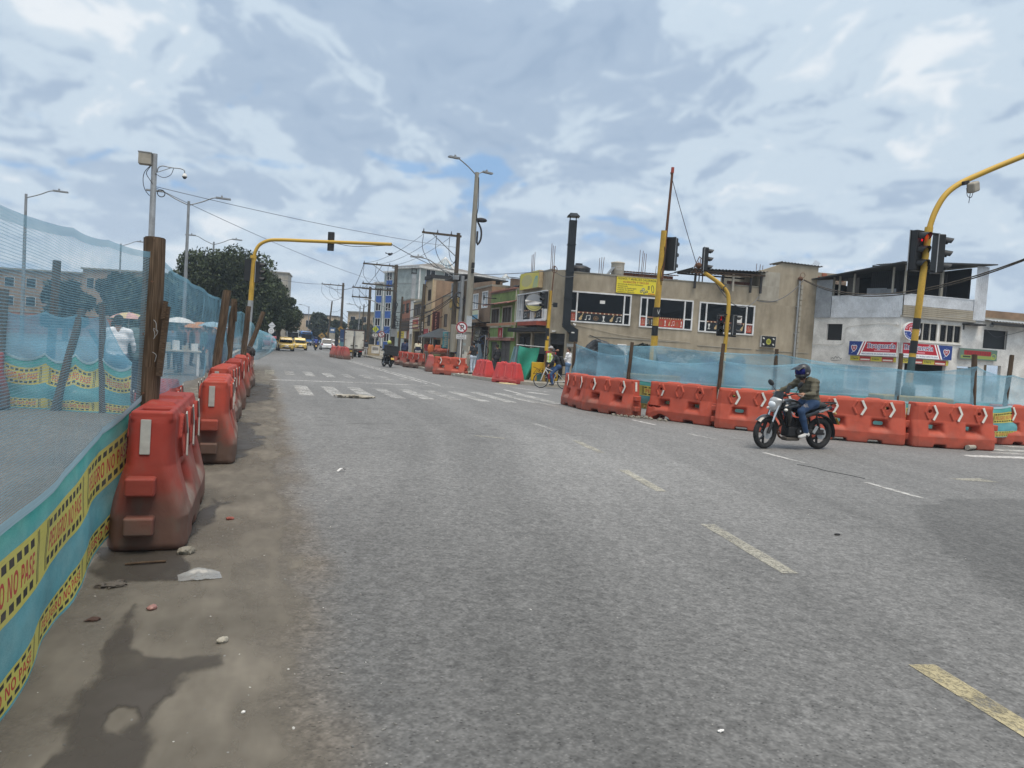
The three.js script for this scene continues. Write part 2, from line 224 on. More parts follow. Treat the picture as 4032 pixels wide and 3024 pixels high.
// pavement on the right, rounding the street corner
const SW = 0.14;
{
  const edge = [[9.5, -230], [9.5, -60], [9.45, -40], [9.75, -37], [10.6, -33.9], [11.3, -32.5], [12.2, -31.5], [13.6, -30.9], [16, -30.6], [22, -29.7], [27.6, -28.4], [29.2, -25.8], [33, -25.0], [60, -22]];
  const s = new THREE.Shape([...edge, [60, -230]].map(([x, z]) => new THREE.Vector2(x, -z))), g = new THREE.ExtrudeGeometry(s, { depth: SW, bevelEnabled: false }); g.rotateX(-Math.PI / 2); struct('pavement', g, M.kerb);
  const k = mb(); for (let i = 0; i < edge.length - 1; i++) { const [ax, az] = edge[i], [bx, bz] = edge[i + 1], L = Math.hypot(bx - ax, bz - az), n = Math.min(40, Math.max(1, Math.round(L / 0.8))); for (let q = 0; q < n; q++) { const t0 = q / n, t1 = (q + 1) / n - 0.015 / L, y = SW / 2 + 0.006 + 0.006 * Math.sin(i * 7 + q * 3.1); k.beam([lerp(ax, bx, t0), y, lerp(az, bz, t0)], [lerp(ax, bx, t1), y, lerp(az, bz, t1)], 0.17, SW); } }
  struct('kerb', k.geo(), M.pale);
  // raised kerb beyond the last barrier on the left, and the far median
  const m = mb(); for (let z = -24.5; z > -34; z -= 1) m.rbox(-0.62 + 0.03 * Math.sin(z * 5), 0.13, z, 0.34, 0.42, 0.97, 0.04); for (let z = -52; z > -150; z -= 4) m.rbox(-2.2, 0.04, z, 0.3, 0.24, 3.95, 0.03); struct('median_kerb', m.geo(), M.pale);
}
// ---- painted markings, worn through
const paintM = (c, wear) => { const m = mat(c, 0.75, { map: T.grime, alphaMap: T.worn, transparent: true }); m.alphaMap = T.worn.clone(); m.alphaMap.repeat.set(wear, wear * 0.8); m.alphaMap.needsUpdate = true; return m; };
const P = { white: paintM([0.50, 0.495, 0.48], 0.5), fresh: paintM([0.70, 0.69, 0.67], 0.25), faint: paintM([0.40, 0.395, 0.385], 0.7), yellow: paintM([0.50, 0.435, 0.265], 1.3), pale: paintM([0.47, 0.45, 0.38], 1.0) };
const flat = q => { const y = 0.004, g = new THREE.BufferGeometry(), n = 8, pos = [], uv = [], idx = []; for (let i = 0; i <= n; i++) { const t = i / n, j = 0.004 * Math.sin(i * 5.1 + q[0][0] * 9), a = [lerp(q[0][0], q[2][0], t), lerp(q[0][1], q[2][1], t)], b = [lerp(q[1][0], q[3][0], t), lerp(q[1][1], q[3][1], t)]; pos.push(a[0] + j, y, a[1], b[0] - j, y, b[1]); uv.push(a[0], a[1], b[0], b[1]); if (i < n) { const k = 2 * i; idx.push(k, k + 1, k + 2, k + 1, k + 3, k + 2); } } g.setAttribute('position', new THREE.Float32BufferAttribute(pos, 3)); g.setAttribute('uv', new THREE.Float32BufferAttribute(uv, 2)); g.setIndex(idx); g.computeVertexNormals(); return g; };
const strip = (a, b, w) => { const d = [b[0] - a[0], b[1] - a[1]], L = Math.hypot(...d), n = [d[1] / L * w / 2, -d[0] / L * w / 2]; return flat([[a[0] - n[0], a[1] - n[1]], [a[0] + n[0], a[1] + n[1]], [b[0] - n[0], b[1] - n[1]], [b[0] + n[0], b[1] + n[1]]]); };
function marking(name, label, category, list) { const g = new THREE.Group(); g.name = name; scene.add(g); g.userData = { kind: 'structure', label }; for (const [geo, m, n] of list) { const o = part(n, geo, m, g); o.castShadow = false; } return g; }
{
  const bars = [];
  for (let i = 0; i < 10; i++) { const x = 0.88 + (i - 0) * 0.845 - (i > 8 ? 0.1 : 0), f = [0.98, 1.0, 1.02][i % 3]; bars.push([flat([[x, -24.55 - i * 0.06], [x + 0.41, -24.62 - i * 0.06], [x + 0.04, -20.5 - i * 0.05], [x + 0.42, -20.55 - i * 0.05]]), i > 6 ? P.white : i === 3 || i === 5 ? P.faint : P.white, 'stripe']); }
  bars.push([flat([[0.38, -24.5], [0.46, -24.5], [0.38, -20.5], [0.44, -20.5]]), P.faint, 'stripe']);
  marking('crosswalk', 'near row of worn white crosswalk bars across the avenue', 'crosswalk', bars);
  const far = []; for (let i = 0; i < 8; i++) { const x = 0.0 + i * 0.80; far.push([flat([[x, -34.8 + i * 0.12], [x + 0.4, -34.9 + i * 0.12], [x, -30.9], [x + 0.36, -30.9]]), i === 0 ? P.pale : i > 3 || i === 1 ? P.faint : P.white, 'stripe']); }
  marking('far_crosswalk', 'far row of worn white crosswalk bars', 'crosswalk', far);
  marking('stop_line', 'thin white stop line between the two rows of bars', 'line', [[strip([0.2, -27.2], [2.8, -27.78], 0.24), P.fresh, 'stripe'], [strip([2.8, -27.78], [5.2, -27.86], 0.24), P.fresh, 'stripe'], [strip([5.2, -27.86], [6.9, -27.5], 0.24), P.white, 'stripe']]);
  marking('double_line', 'double white lane line running up the avenue', 'line', [[strip([5.86, -56], [6.2, -29.3], 0.10), P.fresh, 'stripe'], [strip([6.2, -56], [6.52, -28.2], 0.09), P.fresh, 'stripe'], [strip([2.0, -39.5], [4.4, -39.9], 0.16), P.faint, 'stripe'], [strip([0.2, -44], [1.6, -44.6], 0.2), P.faint, 'stripe']]);
  marking('right_turn_lines', 'slanting white lines of the right turn beside the barriers', 'line', [[strip([8.9, -27.5], [8.69, -21.78], 0.14), P.fresh, 'stripe'], [strip([9.5, -26.6], [9.95, -25.5], 0.3), P.fresh, 'stripe'], [strip([7.92, -23.5], [8.13, -19.9], 0.16), P.white, 'stripe'], [strip([9.9, -29.5], [10.6, -27.2], 0.25), P.white, 'stripe']]);
  marking('lane_dashes', 'yellow and faded lane dashes curving through the junction', 'line', [[strip([3.42, -2.99], [3.05, -0.9], 0.15), P.yellow, 'dash'], [strip([4.1, -6.07], [3.83, -4.55], 0.14), P.pale, 'dash'], [strip([4.75, -9.14], [4.5, -7.65], 0.14), P.pale, 'dash'], [strip([5.36, -12.22], [5.18, -10.76], 0.14), P.pale, 'dash'], [strip([5.57, -15.0], [5.6, -13.75], 0.13), P.faint, 'dash'], [strip([3.58, -12.6], [4.04, -12.3], 0.1), P.pale, 'dash']]);
  marking('white_dashes', 'thin white dashes along the edge of the turning lane', 'line', [[strip([8.79, -16.62], [8.83, -15.5], 0.1), P.fresh, 'dash'], [strip([8.7, -13.84], [8.75, -12.89], 0.1), P.white, 'dash'], [strip([8.57, -11.12], [8.49, -9.99], 0.1), P.fresh, 'dash'], [strip([8.14, -8.28], [8.0, -7.22], 0.1), P.fresh, 'dash']]);
  const rs = []; for (let i = 0; i < 4; i++) { const a = [[16.9, -13.0], [15.6, -12.25], [14.9, -11.75], [13.5, -11.2]][i], L = [4, 4.4, 4.6, 5][i]; rs.push([strip(a, [a[0] + L, a[1] + 0.42], 0.30), i === 2 ? P.white : P.fresh, 'stripe']); } marking('side_crosswalk', 'white crosswalk stripes at the right end of the barriers', 'crosswalk', rs);
  marking('paint_smear', 'pale cement smear on the asphalt right of the motorcycle', 'smear', [[flat([[10.05, -8.62], [10.2, -8.45], [10.75, -8.66], [10.72, -8.3]]), P.pale, 'smear']]);
  struct('crack', mb().tube([[8.21, 0, -9.8], [8.30, 0, -9.5], [8.27, 0, -9.2], [8.36, 0, -8.9], [8.4, 0, -8.57]], 0.008, 4, 30).geo(), M.dark);
}
// ---- fine silt washed along the foot of the netting and barriers
{
  const X0 = -2.2, X1 = 1.0, Z0 = 1.0, Z1 = -44, al = dataTex(256, 2048, (i, j) => { const x = lerp(X0, X1, (i + 0.5) / 256), z = lerp(Z0, Z1, (j + 0.5) / 2048), n2 = fbm(x * 1.7, z * 0.9, 9.1, 4), f = fbm(x * 7, z * 2.4, 19, 4), e = 0.34 + 0.20 * n2 + 0.16 * f - 0.12 * sm(-5, -2, z), v = sm(e + 0.05, e - 0.22, x) * sm(X0, X0 + 0.5, x) * sm(-44, -30, z) * clamp(0.72 + 0.5 * f + 0.5 * n2) * 255; return [v, v, v]; }, false), o = octaves(5, 6, 88, 0.62), tx = dataTex(512, 512, (i, j) => { const w = 214 + (o(i / 512, j / 512) - 0.5) * 100; return [w + 3, w, w - 6]; }, true, [1, 14]);
  al.wrapS = al.wrapT = THREE.ClampToEdgeWrapping; const g = new THREE.PlaneGeometry(X1 - X0, Z0 - Z1); g.rotateX(-Math.PI / 2); g.translate((X0 + X1) / 2, 0.004, (Z0 + Z1) / 2); struct('silt', g, new THREE.MeshStandardMaterial({ color: new THREE.Color().setRGB(0.250, 0.226, 0.192), map: tx, alphaMap: al, transparent: true, roughness: 0.9 })).castShadow = false;
}
// ---- wet ground
function stain(name, poly, holes, soft, c, rough, seed) {
  const xs = poly.map(p => p[0]), zs = poly.map(p => p[1]), x0 = Math.min(...xs) - soft * 2, x1 = Math.max(...xs) + soft * 2, z0 = Math.min(...zs) - soft * 2, z1 = Math.max(...zs) + soft * 2, W = 192, H = 192;
  const sd = (x, z, Q) => { let d = 1e9, s = 1; for (let i = 0, j = Q.length - 1; i < Q.length; j = i++) { const a = Q[i], b = Q[j], ex = b[0] - a[0], ez = b[1] - a[1], t = clamp(((x - a[0]) * ex + (z - a[1]) * ez) / (ex * ex + ez * ez)); d = Math.min(d, Math.hypot(x - a[0] - ex * t, z - a[1] - ez * t)); if ((a[1] > z) !== (b[1] > z) && x < ex * (z - a[1]) / ez + a[0]) s = -s; } return s * d; };
  const al = dataTex(W, H, (i, j) => { const x = lerp(x0, x1, (i + 0.5) / W), z = lerp(z0, z1, (j + 0.5) / H), n = fbm(x / soft * 0.3, z / soft * 0.16, seed, 5) * soft * 2.4; let d = sd(x, z, poly) + n; for (const h of holes) d = Math.max(d, -(sd(x, z, h) + n)); const v = sm(soft * 0.35, -soft * 0.45, d) * clamp(0.74 + 0.7 * fbm(x * 3, z * 2, seed + 3, 4)); return [v * 255, v * 255, v * 255]; }, false);
  al.wrapS = al.wrapT = THREE.ClampToEdgeWrapping;
  const g = new THREE.PlaneGeometry(x1 - x0, z1 - z0); g.rotateX(-Math.PI / 2); g.translate((x0 + x1) / 2, 0.008, (z0 + z1) / 2); const uv = g.attributes.uv; for (let i = 0; i < uv.count; i++) uv.setY(i, 1 - uv.getY(i));
  const o = struct(name, g, new THREE.MeshStandardMaterial({ color: new THREE.Color().setRGB(...c), roughness: rough, alphaMap: al, transparent: true })); o.castShadow = false;
}
stain('wet_patch', [[-0.6, -3.88], [-0.5, -3.75], [-0.39, -3.73], [-0.27, -3.78], [-0.13, -3.73], [-0.12, -3.61], [-0.26, -3.52], [-0.31, -3.34], [-0.37, -3.19], [-0.35, -2.7], [-0.66, -2.6], [-0.66, -3.24], [-0.66, -3.7], [-0.66, -4.3], [-0.63, -4.5], [-0.6, -4.2]], [[[-0.55, -3.22], [-0.51, -3.29], [-0.45, -3.25], [-0.43, -3.16], [-0.46, -3.04], [-0.52, -3.05]]], 0.07, [0.058, 0.047, 0.036], 0.62, 3);
stain('wet_patch_by_barrier', [[-1.05, -5.7], [-0.6, -5.9], [-0.4, -7.3], [-0.24, -7.1], [-0.40, -6.5], [-0.47, -5.5], [-0.48, -4.93], [-0.81, -4.86], [-0.95, -5.11]], [], 0.09, [0.05, 0.042, 0.034], 0.55, 8);
stain('wet_patch_between_barriers', [[-0.6, -14.2], [-0.1, -13.4], [-0.12, -12.46], [0.0, -11.67], [-0.08, -11.52], [0.04, -11.2], [-0.03, -10.7], [-0.12, -9.9], [-0.4, -9.6], [-0.6, -11]], [], 0.14, [0.058, 0.05, 0.042], 0.6, 13);
stain('far_wet_patch', [[-0.5, -25], [-0.1, -24.7], [0.27, -23.5], [0.06, -22.07], [0.24, -20.3], [0.07, -19.46], [0.24, -18.5], [-0.1, -17.6], [-0.5, -17.5]], [], 0.2, [0.06, 0.052, 0.044], 0.65, 21);
// ================= plastic barriers =================
const half = y => y < 0.24 ? 0.262 : y < 0.60 ? lerp(0.262, 0.165, (y - 0.24) / 0.36) : lerp(0.165, 0.15, (y - 0.6) / 0.4);
function barrierField(dent) {
  return (x, y, z) => {
    const az = Math.abs(z), L = 0.985 - 0.05 * sm(0.5, 1, y), w = half(y) - Math.max(0, Math.abs(x) - 0.86) * 0.40 - (dent ? 0.018 * fbm(x * 2, y * 2, dent, 3) : 0);
    let d = smax((az - w) * 0.93, sbox(x, y - 0.475, 0, L, 0.475, 1, 0.06), 0.05);
    for (const s of [-1, 1]) d = smin(d, sbox(x - s * 0.30, y - 0.955, z, 0.14, 0.045, 0.10, 0.02), 0.03);
    d = smin(d, sbox(x, y - 0.94, z, 0.93, 0.035, 0.135, 0.02), 0.02);
    d = smax(d, -sbox(x + 0.72, y - 1.0, z, 0.12, 0.10, 0.09, 0.03), 0.02);
    if (y > 0.55 && y < 0.97) for (const cx of [-0.58, 0, 0.58]) { const X = Math.abs(x - cx), h = Math.min(capsule(X, y, 0, [0.05, 0.905, 0], [0.115, 0.77, 0], 0.02, 0.02), capsule(X, y, 0, [0.115, 0.77, 0], [0.05, 0.635, 0], 0.02, 0.02)); d = smin(d, Math.max(h, az - w - 0.03, -(az - w + 0.06)), 0.015); if (cx) d = smax(d, -(Math.hypot(x - cx, y - 0.79) - 0.036), 0.012); }
    for (const s of [-1, 1]) {
            d = smax(d, -(sbox(x - s * 0.44, y - 0.45 + az * 0.10, 0, 0.125 * (0.8 + az * 3.1), 0.055 * (0.7 + az * 6.4), 2, 0.04) * 0.75), 0.05);
      d = smax(d, -sbox(x - s * 0.36, y, 0, 0.14, 0.075, 2, 0.03), 0.04);
    }
    return d;
  };
}
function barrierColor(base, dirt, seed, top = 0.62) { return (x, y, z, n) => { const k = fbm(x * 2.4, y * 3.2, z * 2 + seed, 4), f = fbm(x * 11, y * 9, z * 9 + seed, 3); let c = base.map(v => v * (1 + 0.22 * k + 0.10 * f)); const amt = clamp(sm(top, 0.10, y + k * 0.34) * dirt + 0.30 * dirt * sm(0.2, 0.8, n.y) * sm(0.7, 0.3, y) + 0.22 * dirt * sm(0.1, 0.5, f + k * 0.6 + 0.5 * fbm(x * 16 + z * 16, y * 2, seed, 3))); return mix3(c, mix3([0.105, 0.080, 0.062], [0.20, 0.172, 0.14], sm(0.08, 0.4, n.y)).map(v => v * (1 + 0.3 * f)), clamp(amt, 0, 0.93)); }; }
const PLASTIC = new THREE.MeshPhysicalMaterial({ vertexColors: true, roughness: 0.62, specularIntensity: 0.45, bumpMap: T.grime, bumpScale: 0.006 }), REFL = mat([0.80, 0.80, 0.74], 0.4), REFD = mat([0.42, 0.41, 0.38], 0.6);
const chev = (() => { const s = new THREE.Shape([[0.07, 0.15], [0.142, 0.0], [0.07, -0.15], [0.03, -0.135], [0.098, 0.0], [0.03, 0.135]].map(p => new THREE.Vector2(...p))); return new THREE.ExtrudeGeometry(s, { depth: 0.008, bevelEnabled: false }); })();
function makeBarrier(seed, base, dirt, cell, refl, top, clean = false) {
  const g = thing('plastic_barrier', 'x', 'barrier', [0, 0, 0], 0, 'orange plastic road barriers');
  part('body', net(barrierField(seed), [-1.05, -0.03, -0.32], [1.05, 1.06, 0.32], cell, barrierColor(base, dirt, seed, top)), PLASTIC, g);
  const r = rng(seed * 7 + 1), rm = dirt > 0.8 ? REFD : REFL;
  for (const s of [1, -1]) for (const cx of [-0.58, 0, 0.58]) { if (r() > refl) continue; const m = part('reflector', chev, rm, g); m.scale.setScalar(1.14); m.position.set(cx * s, 0.77, s * 0.192); m.rotation.set(-0.04 * s, s > 0 ? 0 : Math.PI, 0, 'YXZ'); if (s < 0) m.scale.x = -1.14; }
  for (const s of [1, -1]) { const q = mb().rbox(0, 0, 0, 0.012, 0.24, 0.065, 0.004); const m = q.build('end_reflector', rm, g); m.position.set(s * 0.965, 0.80, 0.03 * s); m.rotation.z = s * 0.09;
    for (const [y, dz] of s > 0 ? [[0.22, 0.03], [0.50, 0.03]] : [[0.20, -0.04], [0.47, -0.04]]) { const k = mb().rbox(0, 0, 0, 0.15, 0.13, 0.19, 0.02).geo(); const cc = barrierColor(base, dirt, seed + 2, top), p = k.attributes.position, col = []; for (let i = 0; i < p.count; i++) col.push(...cc(p.getX(i), p.getY(i) + y, p.getZ(i), V(0, 0, 1))); k.setAttribute('color', new THREE.Float32BufferAttribute(col, 3)); part('lug', k, PLASTIC, g).position.set(s * 1.01, y, dz); } }
  return g;
}
const ORANGE = [0.42, 0.078, 0.046], RED = [0.275, 0.036, 0.024];
const bA = makeBarrier(3, RED, 0.85, 0.014, 1, 0.74), bB = makeBarrier(8, [0.36, 0.055, 0.034], 1.0, 0.022, 1, 0.78), bC = makeBarrier(14, ORANGE, 0.30, 0.017, 1, 0.36), bD = makeBarrier(21, ORANGE, 0.5, 0.022, 0.8, 0.42);
// left row, end to the photographer: reflector side towards the road (+x)
const setB = (o, label, x, z, turn, y = 0) => { o.position.set(x, y, z); o.rotation.y = turn; o.userData.label = label; };
setB(bA, 'nearest red plastic barrier, mud-caked foot, white strip on its end', -0.735, -6.54, Math.PI / 2 + 0.01);
setB(bB, 'second barrier of the left row, grey with dried mud on its flank', -0.56, -10.2, Math.PI / 2 + 0.02);
const LB = (s, l, p, t) => copyOf(s, l, p, t);
LB(bA, 'red barrier pushed back behind the nearest one, only its top showing', [-1.02, 0, -8.45], Math.PI / 2 + 0.06);
LB(bB, 'third barrier of the left row, below the second leaning fence post', [-0.66, 0, -13.72], Math.PI / 2 - 0.04);
LB(bA, 'fourth barrier of the left row, red top and dusty foot', [-0.62, 0, -16.9], Math.PI / 2 + 0.02);
LB(bB, 'fifth barrier of the left row, nearest to the mast arm pole', [-0.60, 0, -20.1], Math.PI / 2 + 0.03);
LB(bB, 'last barrier of the left row, dark and half crushed', [-0.56, 0, -22.9], Math.PI / 2 - 0.05);
// right row: ends given on the ground, front faces the avenue
const placedB = new Set();
function place(src, label, a, b) { const dx = b[0] - a[0], dz = b[1] - a[1], L = Math.hypot(dx, dz), x = (a[0] + b[0]) / 2 + dz / L * 0.27, z = (a[1] + b[1]) / 2 - dx / L * 0.27, t = -Math.atan2(dz, dx); if (placedB.has(src)) return copyOf(src, label, [x, 0, z], t); placedB.add(src); setB(src, label, x, z, t); }
place(bD, 'orange barrier at the left end of the curved row, behind the cyclist', [8.62, -21.1], [8.50, -19.15]);
place(bD, 'orange barrier second from the left of the curved row, foot dirty grey', [8.45, -19.15], [9.02, -17.3]);
place(bC, 'clean orange barrier with three chevrons, left of the motorcycle', [10.22, -15.2], [11.75, -13.95]);
place(bC, 'orange barrier behind the rear wheel of the motorcycle', [11.72, -13.6], [13.3, -12.55]);
place(bC, 'orange barrier at the right end of the curved row before the crosswalk stripes', [13.42, -12.42], [15.36, -12.0]);
place(bC, 'orange barrier cut off by the right edge of the picture', [16.95, -13.25], [18.95, -13.15]);
// the torn one
{
  const g = thing('plastic_barrier', 'torn orange barrier with a caved-in corner and ragged hole at its foot', 'barrier', [0, 0, 0], 0, 'orange plastic road barriers');
  const f0 = barrierField(33), f = (x, y, z) => { const n = 0.05 * fbm(x * 7, y * 7, z * 3, 3); let d = f0(x, y + (x < -0.5 ? 0.12 * sm(-0.5, -1, x) * sm(0.6, 0.2, y) : 0), z); d = smax(d, -(Math.hypot((x + 0.42) / 1.3, (y + 0.02) / 0.8) - 0.20 + n * 1.6), 0.02); d = smax(d, -(sbox(x + 0.72, y - 0.33, z - 0.22, 0.18, 0.02, 0.12, 0.01) + n), 0.01); d = smax(d, -(sbox(x + 1.0, y - 0.60, 0, 0.07, 0.16, 0.5, 0.04) + n * 1.4), 0.03); return d; };
  part('body', net(f, [-1.05, -0.03, -0.32], [1.05, 1.06, 0.32], 0.017, barrierColor(ORANGE, 0.18, 33, 0.3)), PLASTIC, g);
  const s = new THREE.ExtrudeGeometry(new THREE.Shape([[0, 0], [0.05, 0.01], [0.10, 0.15], [0.055, 0.155]].map(p => new THREE.Vector2(...p))), { depth: 0.008, bevelEnabled: false }); part('reflector', s, REFL, g).position.set(-0.53, 0.62, 0.203);
  for (const y of [0.22, 0.5]) mb().rbox(1.01, y, 0.03, 0.15, 0.13, 0.19, 0.02).build('lug', mat(ORANGE, 0.52), g);
  const a = [9.5, -17.35], b = [10.34, -15.55], dx = b[0] - a[0], dz = b[1] - a[1], L = Math.hypot(dx, dz); g.position.set((a[0] + b[0]) / 2 + dz / L * 0.27, 0, (a[1] + b[1]) / 2 - dx / L * 0.27); g.rotation.y = -Math.atan2(dz, dx);
}
// bright red ribbed barriers by the kerb
function makeRed(base, dirt) {
  const g = thing('ribbed_barrier', 'x', 'barrier', [0, 0, 0], 0, 'red ribbed barriers by the kerb');
  const hw = y => y < 0.16 ? 0.30 : lerp(0.29, 0.13, (y - 0.16) / 0.84);
  const f = (x, y, z) => { const w = hw(y) + 0.018 * Math.sin(x * 11.5) * sm(0.18, 0.3, y) * sm(1.0, 0.8, y), e = 0.78 - 0.13 * sm(0.16, 1, y); let d = smax((Math.abs(z) - w) * 0.9, sbox(x, y - 0.48, 0, e, 0.48, 1, 0.05), 0.04); d = smax(d, -sbox(x, y - 0.98, z, 0.50, 0.06, 0.07, 0.02), 0.02); for (const s of [-1, 1]) { d = smax(d, -sbox(x - s * 0.38, y, 0, 0.10, 0.05, 2, 0.02), 0.03); d = smin(d, sbox(x - s * 0.3, y - 0.97, z, 0.10, 0.04, 0.12, 0.02), 0.03); } return d; };
  part('body', net(f, [-0.85, -0.03, -0.36], [0.85, 1.06, 0.36], 0.022, barrierColor(base, dirt, 41, 0.3 + dirt * 0.6)), vc(0.4), g);
  for (const s of [1, -1]) for (const cx of [-0.42, 0.0, 0.42]) { const q = mb().tube([[cx - 0.05, 0.82, 0.165], [cx + 0.0, 0.58, 0.215], [cx + 0.02, 0.28, 0.285]].map(p => [p[0], p[1], p[2] * s]), 0.012, 5, 10).build('rib', mat([0.72, 0.16, 0.14], 0.4), g); }
  return g;
}
const r1 = makeRed([0.50, 0.04, 0.035], 0.3), r2 = makeRed([0.36, 0.065, 0.055], 0.85); setB(r1, 'bright red ribbed barrier nearest to the street corner', 10.85, -33.1, -1.03);
copyOf(r1, 'red ribbed barrier behind the man in pale jeans, second from the corner', [10.5, 0, -36.05], -1.42);
setB(r2, 'dirty red ribbed barrier standing end on below the black awning', 9.3, -43.3, -1.72);
const KB = [[bD, 'orange barrier with six chevron slots left of the no parking sign', [9.5, 0, -39.1], -0.75], [bB, 'muddy orange barrier left of the utility pole with painted lettering', [9.25, 0, -48.1], -1.1], [bB, 'muddy orange barrier fourth along the kerb, by the pedestrian in white trousers', [9.25, 0, -51.9], -1.2], [bB, 'muddy orange barrier farthest along the kerb behind the delivery rider', [9.5, 0, -57.2], -1.5]];
for (const [s, l, p, t] of KB) copyOf(s, l, p, t);
for (const [l, p, t] of [['nearest of the weathered red barriers beside the box truck', [6.0, 0, -60.9], -1.35], ['middle one of the weathered red barriers beside the box truck', [5.75, 0, -63.0], -1.5], ['farthest of the weathered red barriers beside the box truck', [5.5, 0, -65.2], -1.6]]) copyOf(r2, l, p, t);
// ================= fence netting and its posts =================
function netMat(c, op, seed, px = 512, span = 0.30, thread = 0.55) {
  const o = octaves(3, 5, seed, 0.6), f = tile(128, seed + 1), k = 24;
  const a = dataTex(px, px, (x, y) => { const u = x / px, v = y / px, t = Math.abs(((v * k) % 1) - 0.5), w = Math.abs(((u * 60) % 1) - 0.5); let q = op + (o(u, v) - 0.5) * 0.22 + (f(u, v) - 0.5) * 0.14; if (t < 0.16) q += thread; else if (w < 0.14) q += thread * 0.3; return [q * 255, q * 255, q * 255]; }, false, [1 / span, 1 / span]);
  return new THREE.MeshStandardMaterial({ color: new THREE.Color().setRGB(...c), roughness: 0.75, alphaMap: a, transparent: true, side: THREE.DoubleSide });
}
const BLUE = [0.28, 0.50, 0.60];
const NETM = netMat(BLUE, 0.24, 61, 512, 0.30, 0.36), NETI = netMat([0.15, 0.42, 0.60], 0.58, 79, 512, 0.5, 0.1), NETD = netMat([0.22, 0.46, 0.58], 0.42, 73, 512, 0.5, 0.12), NETR = netMat([0.24, 0.46, 0.57], 0.45, 83, 512, 0.6, 0.10), HEM = new THREE.MeshStandardMaterial({ color: new THREE.Color().setRGB(0.26, 0.52, 0.64), roughness: 0.8, side: THREE.DoubleSide, transparent: true, opacity: 0.4 });
const SEAM = mat([0.42, 0.62, 0.70], 0.8, { side: THREE.DoubleSide });
// woven foot cloth with two printed hazard bands; uv u in units of 1.15 m, v over the cloth's height
const HZ = (() => {
  const W = 1024, H = 512, o = octaves(5, 5, 91, 0.6), fib = tile(256, 92);
  return canTex(W, H, (c) => {
    const im = c.createImageData(W, H); for (let y = 0; y < H; y++) for (let x = 0; x < W; x++) { const q = (y * W + x) * 4, n = o(x / W, y / H) - 0.5, f = fib(x / W, y / H * 4) - 0.5, g = sm(0, H * 0.3, y); im.data[q] = lerp(78, 92, g) + n * 60 + f * 26; im.data[q + 1] = lerp(176, 158, g) + n * 46 + f * 20; im.data[q + 2] = lerp(164, 166, g) + n * 40 + f * 20; im.data[q + 3] = 255; } c.putImageData(im, 0, 0);
    for (const [y0, h] of [[88, 178], [408, 92]]) {
      c.fillStyle = '#c6bb58'; c.fillRect(0, y0, W, h); c.fillStyle = 'rgba(120,120,40,0.25)'; for (let i = 0; i < 60; i++) c.fillRect((i * 73) % W, y0 + (i * 31) % h, 60, 2);
      c.save(); c.translate(0, y0); c.scale(1, h / 178); c.fillStyle = '#1d1d1a';
      for (const [x0, x1] of [[60, 940]]) { for (let x = x0 + 50; x < x1 - 60; x += 86) { c.fillRect(x, 18, 56, 24); c.fillRect(x, 138, 56, 24); } for (const x of [x0, x0 + 26, x1 - 36, x1 - 10]) { c.beginPath(); c.moveTo(x, 10); c.lineTo(x + 13, 10); c.lineTo(x + 13, 168); c.lineTo(x, 168); c.fill(); } }
      c.fillStyle = '#b0352b'; c.font = 'bold 88px sans-serif'; c.textAlign = 'center'; c.textBaseline = 'middle'; c.save(); c.translate(500, 92); c.scale(0.98, 1); c.fillText('PELIGRO NO PASE', 0, 0, 790); c.restore(); c.restore();
    }
  });
})();
HZ.wrapS = HZ.wrapT = THREE.RepeatWrapping;
const CLOTHA = (() => { const o = octaves(6, 4, 95, 0.6); return dataTex(256, 256, (x, y) => { const v = 236 + (o(x / 256, y / 256) - 0.5) * 70; return [v, v, v]; }, false); })();
const CLOTH = new THREE.MeshStandardMaterial({ map: HZ, alphaMap: CLOTHA, transparent: true, roughness: 0.85, side: THREE.DoubleSide });
